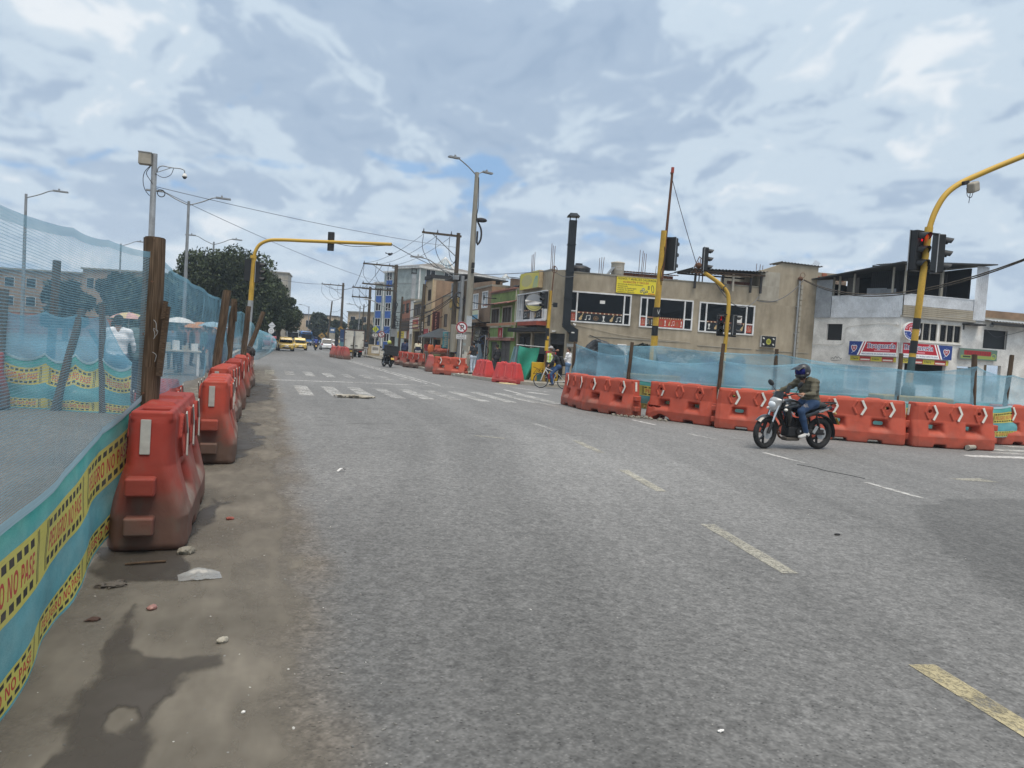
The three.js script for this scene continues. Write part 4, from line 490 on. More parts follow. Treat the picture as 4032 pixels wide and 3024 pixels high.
  // things on the roof
  const tk = thing('water_tank', 'black round water tank behind the parapet beside the duct', 'tank', [16.0, 5.65, -37.6]); part('tank', new THREE.LatheGeometry([[0, 0], [0.62, 0], [0.66, 0.1], [0.62, 0.5], [0.66, 0.62], [0.4, 0.74], [0.2, 0.78], [0, 0.79]].map(p => new THREE.Vector2(...p)), 28), M.black, tk); mb().cyl([0, 0.77, 0], [0, 0.86, 0], 0.2).build('lid', M.black, tk);
  const t2 = thing('water_tank', 'pale grey cylindrical water tank behind the parapet', 'tank', [18.05, 5.65, -37.0]); part('tank', new THREE.LatheGeometry([[0, 0], [0.34, 0], [0.35, 0.5], [0.36, 0.98], [0.38, 1.0], [0.38, 1.06], [0.05, 1.12], [0, 1.12]].map(p => new THREE.Vector2(...p)), 28), M.pale, t2); const tt = canTex(128, 64, (c) => { c.fillStyle = '#a7a49c'; c.fillRect(0, 0, 128, 64); c.fillStyle = '#8d7a66'; c.font = 'bold 26px sans-serif'; c.fillText('eternit', 14, 30); c.fillRect(30, 42, 60, 4); }); part('print', new THREE.CylinderGeometry(0.362, 0.362, 0.22, 16, 1, true, -0.7, 1.0), new THREE.MeshStandardMaterial({ map: tt, roughness: 0.8 }), t2).position.y = 0.72; mb().beam([-0.75, 0.25, 0.2], [-0.35, 0.75, 0.2], 0.3, 0.06).build('tilted_lid', M.steel, t2);
  // brick shed with a corrugated roof
  const s = thing('brick_shed', 'small orange brick shed with a rusty corrugated roof behind the parapet', 'shed', [18.5, 5.65, -37.4], -9 * D2R); const bg = [0, 1, 2].map(i => uvBox(new RoundedBoxGeometry(0.32, 0.19, 0.12, 1, 0.008))), bm = [[0.46, 0.20, 0.12], [0.52, 0.24, 0.14], [0.40, 0.17, 0.11]].map(c => mat(c, 0.95)); for (let j = 0; j < 3; j++) for (let i = 0; i < 9; i++) { const o = part('brick', bg[i % 3], bm[(i * 5 + j * 2) % 3], s); o.position.set(0.15 + i * 0.335 + (j % 2) * 0.1, 0.1 + j * 0.205, 0); } const cr = corrugated(3.4, 1.6, 0.18, 0.03); cr.rotateX(-Math.PI / 2 + 0.1); cr.translate(-0.2, 0.62, 0.5); part('roof', cr, mat([0.12, 0.07, 0.05], 0.9), s);
  // open pergola at the right end of the roof
  const pg = thing('rooftop_shelter', 'dark corrugated shelter on thin posts over the right end of the cement roof', 'shelter', [21.9, 5.65, -35.9], -9 * D2R); const pr = corrugated(4.5, 2.6, 0.2, 0.03); pr.rotateX(-Math.PI / 2); pr.rotateZ(0.03); pr.translate(-0.2, 0.96, 0.6); part('roof', pr, M.roofmetal, pg); mb().span(-0.1, 4.2, 0.84, 0.92, 0.45, 0.52).span(-0.1, 4.2, 0.84, 0.92, -1.6, -1.53).span(-0.2, 3.4, 0.72, 0.78, 0.55, 0.6).build('beam', M.wood, pg); for (const x of [0.15, 1.75, 2.35, 3.4, 4.0]) mb().span(x - 0.05, x + 0.05, -0.1, 0.86, 0.4, 0.5).build('post', x === 2.35 ? M.pale : M.dark, pg); for (let j = 0; j < 3; j++) for (let i = 0; i < 8; i++) { const o = part('brick', bg[i % 3], bm[(i * 7 + j) % 3], pg); o.position.set(1.9 + i * 0.335 + (j % 2) * 0.12 - (j === 2 ? 0.1 : 0), 0.1 + j * 0.205 - (i < j * 1.5 ? 0.9 : 0), -0.9); } mb().box(0.9, 1.06, -0.2, 0.7, 0.1, 0.5, 0.2).build('scrap_sheet', M.galv, pg);
  // reinforcing bars
  const reb = (F, x, z, h, n, s, label) => { const g = thing('rebar_bundle', label, 'rebar', F.world(x, 5.7, z).toArray(), F.a, 'reinforcing bars standing on the cement roof'), r = rng(s); for (let i = 0; i < n; i++) { const a = (i - n / 2) * 0.10 + r() * 0.03, k = h * (0.86 + r() * 0.14); mb().cyl([a, 0, (i % 2) * 0.14], [a + 0.10 * (r() - 0.3), k, (i % 2) * 0.14 + 0.06 * r()], 0.018, 0.016, 5).build('bar', M.rust, g); } };
  reb(L, 1.4, -0.4, 1.75, 4, 1, 'bundle of four bare bars above the yellow sign box'); reb(L, 4.75, -0.3, 1.95, 3, 2, 'leaning bars at the corner left of the black duct'); reb(R, 0.06, -0.4, 2.1, 3, 3, 'bars just left of the black duct'); reb(R, 2.0, -1.2, 1.35, 3, 4, 'bars left of the pale water tank'); reb(R, 4.2, -0.8, 1.85, 4, 5, 'tall bars above the workshop banner'); reb(R, 5.1, -0.8, 1.15, 3, 6, 'short bars left of the big yellow signal pole'); reb(R, 7.6, -0.8, 1.7, 5, 7, 'bars behind the small bent signal pole'); reb(R, 11.1, -0.8, 1.7, 4, 8, 'bars at the right end of the dark shelter');
}
// ---- taller cement part and the brick wall behind it
{
  const B = thing('cement_house', 'taller blank cement house with an exposed pipe between bar and pharmacy', 'building', [25.78, 0, -34.99]), R = new Face(B, 25.78, -34.99, 9);
  R.add('wall', panel([[0, SW], [3.5, SW], [3.5, 7.32], [1.25, 7.34], [1.22, 7.28], [0.1, 6.86], [0, 6.86]], [], 0.25), M.cement); R.add('side_wall', mb().span(0, 0.25, 4, 6.85, -5, -0.26).geo(), M.cement); const c = corrugated(2.6, 1.5, 0.2, 0.03); c.rotateX(-Math.PI / 2); c.rotateZ(-0.03); R.add('roof', c, M.galv, null, [1.15, 7.42, 0.12]);
  R.add('recess', mb().span(0.04, 1.2, 5.2, 6.8, 0.004, 0.03).geo(), M.pale); R.add('back_wall', mb().span(0.3, 3.4, 0.2, 7.2, -5.2, -5).geo(), M.cement);
  R.add('plaster_ledge', mb().span(0.1, 3.3, 2.42, 2.46, 0.003, 0.03).geo(), M.pale); const p = mb().cyl([2.36, 0.3, 0.12], [2.36, 6.45, 0.12], 0.055); for (const y of [2, 3.5, 5]) p.box(2.36, y, 0.06, 0.16, 0.05, 0.12); R.add('pipe', p.geo(), M.galv); const st = mb(); for (let y = 0.4; y < 6.2; y += 0.3) st.rbox(2.54, y, 0.05, 0.14, 0.27, 0.1, 0.01); R.add('brick_pilaster', st.geo(), M.pale); R.add('insulator', mb().ball(2.38, 6.55, 0.12, 0.14, 1, 0.9, 1).torus(2.5, 6.75, 0.12, 0.14, 0.012).geo(), M.rust);
  const W = thing('brick_wall', 'orange hollow brick wall with patches of cement behind the cement house', 'wall', [29.0, 0, -36.2], -9 * D2R); mb().span(0, 3.4, 5.5, 7.25, -0.2, 0).build('backing', M.cement, W); const bg = uvBox(new RoundedBoxGeometry(0.30, 0.19, 0.10, 1, 0.008)), r = rng(12), ms = [mat([0.46, 0.17, 0.10], 0.95), mat([0.36, 0.15, 0.10], 0.95), mat([0.34, 0.27, 0.22], 0.95)]; for (let j = 0; j < 6; j++) for (let i = 0; i < 10; i++) if (r() < 0.82 && 6.15 + j * 0.205 < 7.4 - i * 0.04) { part('brick', bg, ms[r() * 3 | 0], W).position.set(0.2 + i * 0.315 + (j % 2) * 0.15, 6.1 + j * 0.205, 0.02); }
  const rb = thing('rebar_bundle', 'short bent bars on top of the brick wall by the pharmacy roof', 'rebar', [29.3, 7.3, -35.2], 0, 'reinforcing bars standing on the cement roof'); for (let i = 0; i < 4; i++) mb().cyl([i * 0.1, 0, 0], [i * 0.1 + 0.35, 0.5 - i * 0.04, 0], 0.012, 0.012, 5).build('bar', M.rust, rb);
}
// ---- white pharmacy on the far corner
{
  const B = thing('pharmacy_building', 'white two storey corner pharmacy with a roofed terrace of corrugated sheet', 'building', [30.5, 0, -29.6]), d = Math.atan2(4.84, 1.26) / D2R, L = new Face(B, 29.24, -34.44, d), R = new Face(B, 30.5, -29.6, 5), W = 5.0, wt = M.whitewall, cs = mat([0.74, 0.78, 0.84], 0.55, { metalness: 0.1 }), cg = mat([0.40, 0.43, 0.47], 0.5, { metalness: 0.3 });
  L.add('wall', panel(rect(0, W, SW, 4.5), [[0.8, 1.75, 3.22, 4.12], [2.2, 3.6, 0.6, 1.95]], 0.2), wt); R.add('wall', panel(rect(0, 5.0, SW, 4.6), [[0.85, 2.2, 3.35, 4.3], [2.32, 3.66, 3.35, 4.3], [0.4, 2.9, 0.2, 2.2], [3.6, 4.8, 0.2, 2.2]], 0.2), wt);
  L.add('terrace_sheet', corrugated(4.0, 1.18, 0.09, 0.012).translate(1.0, 4.46, 0.03), cs); L.add('grey_sheet', corrugated(1.0, 2.1, 0.09, 0.014).translate(0, 4.46, 0.05), cg); R.add('terrace_sheet', corrugated(4.3, 0.58, 0.09, 0.012).translate(0, 5.1, 0.04), cs); R.add('terrace_sheet_edge', mb().span(0, 4.3, 5.64, 5.69, 0, 0.06).geo(), cs); L.add('terrace_sheet_edge', mb().span(1, W, 5.62, 5.66, 0, 0.05).geo(), cs);
  const sl = mb(); for (let i = 0; i < 5; i++) sl.rbox(2.2, 4.66 + i * 0.095, 0.03, 4.4, 0.085, 0.08, 0.01); R.add('ribbed_band', sl.geo(), mat([0.56, 0.53, 0.48], 0.9, { map: T.cement })); R.add('slab', mb().span(-0.05, 4.4, 4.5, 4.6, -0.1, 0.14).geo(), M.pale); R.add('corner_panel', corrugated(0.75, 2.8, 0.12, 0.012).translate(4.25, 4.62, 0.08), cs); R.add('corner_panel_side', mb().span(4.96, 5.0, 4.62, 7.38, -0.6, 0.06).geo(), cs);
  { const q = corrugated(4.4, 1.75, 0.12, 0.012).translate(0.1, 5.62, -2.6); R.add('terrace_back', q, M.dark); } L.add('terrace_back', mb().span(0.1, 5.4, 4.5, 7.0, -3.3, -3.2).span(0.05, 0.1, 4.5, 6.5, -3.2, -0.1).geo(), M.dark); R.add('terrace_side', mb().span(4.6, 4.7, 5.0, 7.4, -4.4, -0.7).geo(), M.dark); R.add('terrace_floor', mb().span(0, 4.9, 4.35, 4.5, -4.5, -0.2).geo(), M.pale);
  { const g = new THREE.BufferGeometry(), a = L.world(-0.2, 6.56, 0.35), b = L.world(W + 0.1, 7.18, 0.5), c = R.world(5.15, 7.50, 0.45), e = R.world(5.2, 7.55, -4.5), f = L.world(-0.1, 6.9, -4), pts = [a, b, c, e, f], P = [], k = B.position; for (const dy of [0, 0.06]) for (const p of pts) P.push(p.x - k.x, p.y + dy - k.y, p.z - k.z); const I = [0, 1, 4, 1, 3, 4, 1, 2, 3, 5, 9, 6, 6, 9, 8, 6, 8, 7]; for (let i = 0; i < 5; i++) { const j = (i + 1) % 5; I.push(i, i + 5, j, j, i + 5, j + 5); } g.setAttribute('position', new THREE.Float32BufferAttribute(P, 3)); g.setIndex(I); const n = g.toNonIndexed(); n.computeVertexNormals(); part('terrace_roof', uvBox(n), M.roofmetal, B); }
  for (const [x, h] of [[1.0, 6.68], [1.35, 6.72], [2.2, 6.82], [4.35, 7.05], [4.98, 7.12]]) L.add('terrace_post', mb().span(x - 0.04, x + 0.04, 5.6, h, -0.1, -0.02).geo(), mat([0.35, 0.33, 0.28], 0.8)); for (const x of [2.3, 2.34]) R.add('terrace_post', mb().span(x - 0.05, x + 0.03, 5.6, 7.3, -0.12 - x % 1 * 0.2, -0.05).geo(), mat([0.35, 0.33, 0.28], 0.8));
  L.add('stored_sheets', mb().box(3.0, 5.85, -0.9, 1.0, 0.5, 0.04, 0.2, 0.1).box(3.7, 5.8, -0.8, 0.9, 0.45, 0.04, -0.1, 0.15).geo(), cg); L.add('curtain_wall', mb().span(1.4, 2.1, 5.6, 6.7, -0.7, -0.66).geo(), M.curtain); const ra = corrugated(1.7, 0.5, 0.12, 0.02); ra.rotateX(-Math.PI / 2); L.add('roof_scrap', ra, cg, null, [3.4, 7.22, 0.2]);
  L.add('dark_opening', mb().span(0.8, 1.75, 3.22, 4.12, -0.19, -0.15).geo(), M.black); windowIn(L, 2.2, 3.6, 0.6, 1.95, { cols: [0, 0.5, 1], rows: [[0, 0.5, 1], [0, 0.5, 1]], t: 0.06, glass: M.paneLight, sill: M.pale });
  for (const [a, b] of [[0.85, 2.2], [2.32, 3.66]]) { windowIn(R, a, b, 3.35, 4.3, { m: mat([0.62, 0.60, 0.55], 0.6), cols: [0, 0.34, 0.67, 1], t: 0.05, sill: wt }); const gr = mb(); for (let i = 0; i < 14; i++) { const x = a + 0.09 + i * 0.092; gr.span(x - 0.006, x + 0.006, 3.4, 4.25, -0.035, -0.025); for (let k = 0; k < 3; k++) gr.span(x, x + 0.09, 3.5 + k * 0.27 + (i % 2) * 0.12, 3.515 + k * 0.27 + (i % 2) * 0.12, -0.034, -0.026); } R.add('window_grille', gr.geo(), M.wire); }
  R.add('shop_interior', mb().span(0.3, 4.9, 0.2, 2.3, -1.6, -1.5).geo(), M.interior); R.add('door_leaf', mb().span(3.65, 4.15, 0.2, 2.1, -0.14, -0.1).span(4.2, 4.75, 0.2, 2.1, -0.16, -0.12).geo(), M.greyblue); R.add('counter', mb().span(0.6, 2.7, 0.2, 1.1, -0.9, -0.5).geo(), M.alu);
  R.add('eave_bracket', mb().span(3.7, 4.7, 4.34, 4.42, 0.0, 0.5).span(3.75, 3.8, 4.1, 4.34, 0.02, 0.06).geo(), M.dark);
  L.add('wall_cable', mb().tube([[0, 3.0, 0.03], [1.2, 2.98, 0.03], [1.9, 3.1, 0.03], [2.0, 3.9, 0.03], [2.4, 4.02, 0.03], [4.2, 4.16, 0.03], [4.7, 4.12, 0.06]], 0.012, 4, 40).geo(), M.white); L.add('security_camera', mb().rbox(4.8, 4.12, 0.12, 0.2, 0.1, 0.12, 0.02).geo(), M.white);
  const tagt = canTex(256, 160, (c) => { c.clearRect(0, 0, 256, 160); c.strokeStyle = '#2c2c2e'; c.lineWidth = 6; c.beginPath(); c.moveTo(20, 110); c.bezierCurveTo(60, 20, 70, 140, 100, 60); c.bezierCurveTo(120, 20, 130, 120, 150, 70); c.bezierCurveTo(170, 30, 190, 110, 230, 80); c.moveTo(30, 130); c.lineTo(220, 110); c.stroke(); }); L.add('scrawl', new THREE.PlaneGeometry(0.8, 0.5).translate(1.55, 2.25, 0.006), new THREE.MeshStandardMaterial({ map: tagt, transparent: true, alphaTest: 0.4, roughness: 0.9 }));
  const gq = canTex(512, 256, (c, w, h) => { c.fillStyle = '#8fa6a8'; c.fillRect(0, 0, w, h); const r = rng(5); for (let i = 0; i < 30; i++) { c.strokeStyle = ['#e6ecec', '#5f8a90', '#3d5560'][i % 3]; c.lineWidth = 4 + r() * 8; const x = r() * w, y = r() * h; c.beginPath(); c.moveTo(x, y); c.bezierCurveTo(x + 80 * (r() - 0.5), y + 120 * (r() - 0.5), x + 120 * (r() - 0.5), y + 90, x + 90 * (r() - 0.5), y - 60 * r()); c.stroke(); } }); L.add('graffiti', new THREE.PlaneGeometry(2.0, 1.5).translate(1.1, 1.1, 0.006), new THREE.MeshStandardMaterial({ map: gq, roughness: 0.9 }));
  // signs
  const heart = (c, x, y, s) => { c.save(); c.translate(x, y); c.scale(s, s); c.lineWidth = 9; c.strokeStyle = '#f0f0f0'; c.fillStyle = '#b9c4dc'; c.beginPath(); c.moveTo(0, 60); c.bezierCurveTo(-90, -10, -50, -70, 0, -30); c.bezierCurveTo(50, -70, 90, -10, 0, 60); c.fillStyle = '#9c3444'; c.fill(); c.stroke(); c.strokeStyle = '#cfd6e6'; c.lineWidth = 6; c.beginPath(); c.arc(0, -18, 20, 0, 7); c.moveTo(-20, 20); c.quadraticCurveTo(0, -10, 20, 20); c.moveTo(-8, 40); c.quadraticCurveTo(-30, 80, -44, 84); c.moveTo(0, -50); c.lineTo(0, -66); c.stroke(); c.restore(); };
  const ban = flip => canTex(1024, 256, (c, w, h) => { c.fillStyle = '#f2f2f2'; c.fillRect(0, 0, w, h); const X = x => flip ? w - x : x, poly = (col, pts) => { c.fillStyle = col; c.beginPath(); pts.forEach(([x, y], i) => i ? c.lineTo(X(x), y) : c.moveTo(X(x), y)); c.fill(); };
    poly('#1f3a80', [[0, 0], [300, 0], [190, 256], [0, 256]]); poly('#f2f2f2', [[300, 0], [332, 0], [222, 256], [190, 256]]); poly('#b01f30', [[332, 0], [358, 0], [248, 256], [222, 256]]); poly('#f2f2f2', [[358, 0], [384, 0], [274, 256], [248, 256]]); poly('#b3182c', [[384, 0], [1024, 0], [1024, 190], [302, 190]]); heart(c, X(116), 124, 1.15);
    c.font = 'bold 118px serif'; c.textAlign = flip ? 'right' : 'left'; c.textBaseline = 'alphabetic'; c.lineWidth = 13; c.strokeStyle = '#eef0f4'; c.fillStyle = '#27356b'; const tx = flip ? w - 400 : 405, tw = 600; c.strokeText('Droguería', tx, 116, tw); c.fillText('Droguería', tx, 116, tw); c.fillStyle = '#d78a93'; c.fillRect(flip ? 130 : 560, 146, 330, 26); c.font = 'bold 38px sans-serif'; c.fillStyle = '#2c3a70'; c.fillText('MEDICAMENTOS DE CALIDAD INFECTOLOGIA', flip ? w - 290 : 290, 238, 720); });
  sign('pharmacy_sign', 'left half of the red and blue Droguería fascia sign', ban(false), L, 2.35, 4.98, 2.45, 3.2, 0.12, { d: 0.14 }); sign('pharmacy_sign', 'right half of the red and blue Droguería fascia sign', ban(true), R, 0.04, 3.05, 2.45, 3.2, 0.12, { d: 0.14 });
  const low = canTex(1024, 96, (c, w, h) => { c.fillStyle = '#c3b53e'; c.fillRect(0, 0, w, h); for (const x of [220, 720]) { c.fillStyle = '#b0342e'; c.fillRect(x, 0, 250, h); c.fillStyle = '#e8dcd0'; c.fillRect(x + 20, 50, 210, 30); } c.fillStyle = '#2b2b26'; c.font = 'bold 60px sans-serif'; for (const x of [30, 500]) c.fillText('Claro', x, 70); }); sign('shop_strip', 'yellow and red strip under the left half of the pharmacy sign', low, L, 2.42, 4.96, 2.16, 2.42, 0.08, { d: 0.06 }); sign('shop_strip', 'yellow and red strip under the right half of the pharmacy sign', low, R, 0.05, 2.95, 2.16, 2.42, 0.08, { d: 0.06 });
  const rd = canTex(256, 256, (c, w) => { c.fillStyle = '#e8e8ea'; c.beginPath(); c.arc(128, 128, 128, 0, 7); c.fill(); c.fillStyle = '#b82334'; c.beginPath(); c.arc(128, 128, 118, Math.PI, 0); c.fill(); c.fillStyle = '#2a3f8a'; c.beginPath(); c.arc(128, 128, 118, 0, Math.PI); c.fill(); c.fillStyle = '#e8e8ea'; c.fillRect(6, 122, 244, 12); heart(c, 128, 108, 0.8); c.fillStyle = c.strokeStyle = '#d9dbe4'; c.font = 'bold 30px serif'; c.textAlign = 'center'; for (const [s, q] of [['Droguería', 0], ['Droguería', 1]]) [...s].forEach((ch, i) => { c.save(); c.translate(128, 128); const a = (i - 4) * 0.29; c.rotate(q ? -a : a); c.fillText(ch, 0, q ? 108 : -86); c.restore(); }); });
  { const p = R.world(0.32, 3.78, 0.34), g = thing('round_sign', 'round red and blue Droguería light sign above the corner', 'sign', [p.x, p.y, p.z], -0.18); const q = new THREE.CylinderGeometry(0.46, 0.46, 0.16, 40); q.rotateX(Math.PI / 2); part('drum', q, M.white, g); part('print', new THREE.CircleGeometry(0.455, 40), new THREE.MeshStandardMaterial({ map: rd, roughness: 0.5 }), g).position.z = 0.084; mb().cyl([-0.1, 0, -0.08], [-0.1, 0, -0.36], 0.025).build('bracket', M.steel, g); }
  const bic = canTex(768, 192, (c, w, h) => { c.fillStyle = '#5f7a6c'; c.fillRect(0, 0, w, h); c.fillStyle = '#8e9c4e'; c.fillRect(20, 118, 700, 56); c.fillStyle = '#33402f'; c.fillRect(60, 130, 160, 30); c.fillStyle = '#9a1f22'; c.fillRect(80, 30, 560, 84); c.strokeStyle = '#a9b24a'; c.lineWidth = 12; c.beginPath(); c.arc(700, 120, 46, 0, 7); c.stroke(); c.font = 'bold 84px sans-serif'; c.fillStyle = '#5e0d12'; c.strokeStyle = '#d0504a'; c.lineWidth = 4; c.textBaseline = 'middle'; c.textAlign = 'center'; c.strokeText('BICICLETAS', 360, 74, 530); c.fillText('BICICLETAS', 360, 74, 530); }); sign('bicycle_shop_sign', 'green and red BICICLETAS sign over the right hand shop', bic, R, 3.55, 5.9, 2.57, 3.14, 0.12, { d: 0.1, edge: M.grey });
}
{
  const B = thing('white_annex', 'lower white house with a dark square window right of the pharmacy', 'building', [35.48, 0, -29.16]), R = new Face(B, 35.48, -29.16, 5); R.add('wall', panel(rect(0.004, 7, SW, 4.75), [[0.1, 1.6, 3.22, 4.2], [0.3, 1.4, 0.2, 2.35]], 0.2), M.whitewall); R.add('dark_window', mb().span(0.1, 1.6, 3.22, 4.2, -0.16, -0.12).geo(), M.black); R.add('window_frame', mb().span(0.06, 1.64, 4.2, 4.25, -0.06, 0.02).span(1.6, 1.65, 3.2, 4.2, -0.06, 0.02).geo(), M.white); R.add('shop_interior', mb().span(0.3, 1.4, 0.2, 2.4, -1, -0.9).geo(), M.tan); const c = corrugated(7, 0.9, 0.2, 0.025); c.rotateX(-Math.PI / 2 + 0.18); R.add('lean_to_roof', c, M.galv, null, [0.0, 4.62, 0.6]); R.add('gutter', mb().span(0, 7, 4.42, 4.56, 0.5, 0.62).geo(), M.dark); R.add('brick_parapet', mb().span(0.1, 7, 4.9, 5.32, -1.2, -1.0).geo(), M.darkbrick); R.add('roof_slab', mb().span(0, 7, 4.7, 4.85, -5, -0.2).geo(), M.conc); R.add('wall_lamp', mb().ball(0.2, 4.42, 0.35, 0.12).geo(), M.steel); R.add('hanging_cable', mb().tube([[0.1, 4.2, 0.1], [0.7, 3.85, 0.12], [1.3, 3.95, 0.1], [3, 4.4, 0.06]], 0.012, 4).geo(), M.cable);
  const dish = thing('satellite_dish', 'small grey dish on the side of the pharmacy roof', 'dish', [35.75, 5.95, -29.9], 0.6); const g = new THREE.SphereGeometry(0.34, 20, 8, 0, 6.3, 0, 0.8); g.rotateX(Math.PI / 2); part('dish', g, mat([0.3, 0.3, 0.3], 0.6, { side: THREE.DoubleSide }), dish); mb().cyl([0, 0, 0.1], [-0.2, -0.5, 0], 0.02).build('arm', M.steel, dish);
}
// ================= row of houses along the avenue (fronts on x = 14.5) =================
function house(label, z0, z1, h, m, holes, { x = 14.5, depth = 9, y0 = SW, thick = 0.22, cap = M.conc, name = 'row_house', top } = {}) {
  const B = thing(name, label, 'house', [x, 0, z0]), F = new Face(B, x, z0, 90), w = z1 - z0; const out = top || rect(0.004, w - 0.004, y0, h);
  F.add('wall', panel(out, holes, thick), m); F.add('side_wall', mb().span(w - 0.2, w - 0.006, y0, h - 0.1, -depth, -thick - 0.002).span(0.006, 0.2, y0, h - 0.1, -depth, -thick - 0.002).geo(), M.darkbrick); F.add('roof_slab', mb().span(-0.02, w + 0.0, h - 0.1, h + 0.04, -depth, 0.05).geo(), cap); F.add('back_wall', mb().span(0.25, w - 0.25, y0, h - 0.15, -3.2, -3.1).geo(), M.interior); F.w = w; F.B = B; return F;
}
const darkWin = (F, x0, x1, y0, y1, o = {}) => windowIn(F, x0, x1, y0, y1, { t: 0.05, ...o });
const WF = mat([0.70, 0.68, 0.60], 0.6), BRF = mat([0.10, 0.07, 0.05], 0.7), stext = (bg, rows, w = 256, h = 128) => canTex(w, h, (c) => { c.fillStyle = bg; c.fillRect(0, 0, w, h); c.textAlign = 'center'; c.textBaseline = 'middle'; for (const [s, x, y, size, col] of rows) { c.fillStyle = col; if (s) { c.font = `bold ${size}px sans-serif`; c.fillText(s, x * w, y * h, w * 0.92); } else c.fillRect((x - size[0] / 2) * w, (y - size[1] / 2) * h, size[0] * w, size[1] * h); } });
{ // green house
  const F = house('green two storey house with pink ledges and a red poster', -48.9, -43.35, 5.36, M.green, [[0.35, 2.1, 3.1, 4.25], [2.85, 4.65, 3.12, 4.28], [0.5, 1.9, 0.18, 2.05], [2.6, 4.7, 0.18, 2.15]]), pk = mat([0.42, 0.20, 0.16], 0.85), ledge = mat([0.66, 0.62, 0.50], 0.8);
  for (const [a, b, c, d] of [[0.35, 2.1, 3.1, 4.25], [2.85, 4.65, 3.12, 4.28]]) { darkWin(F, a, b, c, d, { m: BRF, cols: [0, 0.33, 0.67, 1], curtain: [[0.02, 0.98]] }); F.add('window_trim', mb().span(a - 0.10, b + 0.10, d, d + 0.09, 0.002, 0.05).span(a - 0.10, b + 0.10, c - 0.1, c, 0.002, 0.07).span(a - 0.1, a, c, d, 0.002, 0.045).span(b, b + 0.1, c, d, 0.002, 0.045).geo(), ledge); }
  F.add('tiled_ledge', mb().box(2.76, 4.56, 0.3, 5.5, 0.06, 0.66, 0, 0.28).geo(), pk); F.add('tiled_ledge', mb().span(0, 5.5, 5.36, 5.44, -0.2, 0.2).geo(), pk); F.add('ledge', mb().span(0, 5.5, 2.14, 2.32, 0.002, 0.25).geo(), pk); F.add('trim', mb().span(0.02, 5.45, 2.33, 2.39, 0.002, 0.05).span(5.38, 5.48, 2.4, 5.3, 0.002, 0.06).geo(), ledge);
  const dr = mb(); for (const [a, b] of [[0.5, 1.9], [2.6, 3.6], [3.65, 4.7]]) { dr.span(a, b, 0.18, 2.1, -0.14, -0.1); for (let k = 0; k < 4; k++) dr.rbox((a + b) / 2, 0.45 + k * 0.45, -0.09, (b - a) * 0.8, 0.36, 0.03, 0.01); } F.add('metal_door', dr.geo(), mat([0.16, 0.15, 0.145], 0.8)); F.add('lamp_arm', mb().cyl([1.2, 4.95, 0.03], [1.2, 4.95, 0.9], 0.03).span(1.15, 1.25, 4.8, 5.1, 0.85, 0.92).geo(), M.black);
  sign('bottle_poster', 'red poster with a bottle on the green house', canTex(128, 256, (c) => { c.fillStyle = '#a5202c'; c.fillRect(0, 0, 128, 256); c.fillStyle = '#cfa9a4'; c.beginPath(); c.moveTo(56, 60); c.lineTo(72, 60); c.lineTo(76, 120); c.lineTo(86, 200); c.lineTo(42, 200); c.lineTo(52, 120); c.fill(); c.fillRect(20, 214, 88, 12); }), F, 3.0, 3.95, 2.32, 2.96, 0.30, { d: 0.03 });
}
{ // brick house with bicycle shop
  const F = house('bare brick house with two white framed windows over a bicycle shop', -54.9, -48.9, 5.95, M.darkbrick, [[1.2, 2.65, 4.4, 5.55], [3.6, 5.1, 4.42, 5.6], [0.4, 5.6, 0.18, 3.1]], { top: [[0.004, SW], [5.996, SW], [5.996, 6.22], [0.6, 6.42], [0.004, 6.42]] });
  for (const [a, b, c, d] of [[1.2, 2.65, 4.4, 5.55], [3.6, 5.1, 4.42, 5.6]]) darkWin(F, a, b, c, d, { cols: [0, 0.5, 1], glass: M.paneLight, t: 0.07 }); const aw = mb().box(3, 3.32, 0.55, 6.0, 0.06, 1.1, 0, 0.12).span(0, 6, 3.1, 3.3, 0.98, 1.06); F.add('awning', aw.geo(), M.dark); F.add('shop_door', mb().span(0.5, 1.4, 0.2, 3.0, -0.2, -0.14).span(1.5, 2.3, 0.2, 1.2, -0.2, -0.14).geo(), M.maroon); F.add('side_pier', mb().span(0.0, 0.38, SW, 3.1, 0.002, 0.06).geo(), mat([0.26, 0.08, 0.06], 0.8)); F.add('light_panel', mb().span(4.6, 5.3, 0.3, 2.5, -0.3, -0.25).geo(), mat([0.35, 0.45, 0.55], 0.7));
  sign('hanging_sign', 'pale yellow and blue sign hanging over the bicycle shop', stext('#cfd2b4', [['', 0.5, 0.75, [1, 0.5], '#6fa0b8']]), F, 2.7, 4.3, 3.62, 4.25, 0.4, {}); sign('notice_board', 'large dim notice board in the bicycle shop front', stext('#8b8878', [['', 0.5, 0.3, [0.8, 0.3], '#5c5a50'], ['', 0.5, 0.65, [0.7, 0.16], '#b7b4a4']]), F, 2.1, 3.9, 2.1, 3.0, 0.08, {});
  const bh = thing('roof_house', 'brick upper house set back behind the green house, with tar sheets', 'house', [15.6, 0, -49.0]), G = new Face(bh, 15.8, -49.0, 90); G.add('wall', panel([[0, 5.2], [5.6, 5.2], [5.6, 5.9], [0.3, 6.5], [0, 6.5]], [], 0.2), M.darkbrick); G.add('roof', mb().box(2.7, 6.3, -1.5, 6.0, 0.05, 3.4, 0, 0, -0.105).geo(), M.roofmetal); G.add('tar_sheet', net((x, y, z) => sbox(x, y, z, 1.6, 0.05, 0.7, 0.04) + 0.12 * fbm(x * 2, y * 4, z * 2, 3), [-2, -0.4, -1], [2, 0.4, 1], 0.07), M.black, null, [4.0, 5.75, -0.1]); bh.position.y = 0;
}
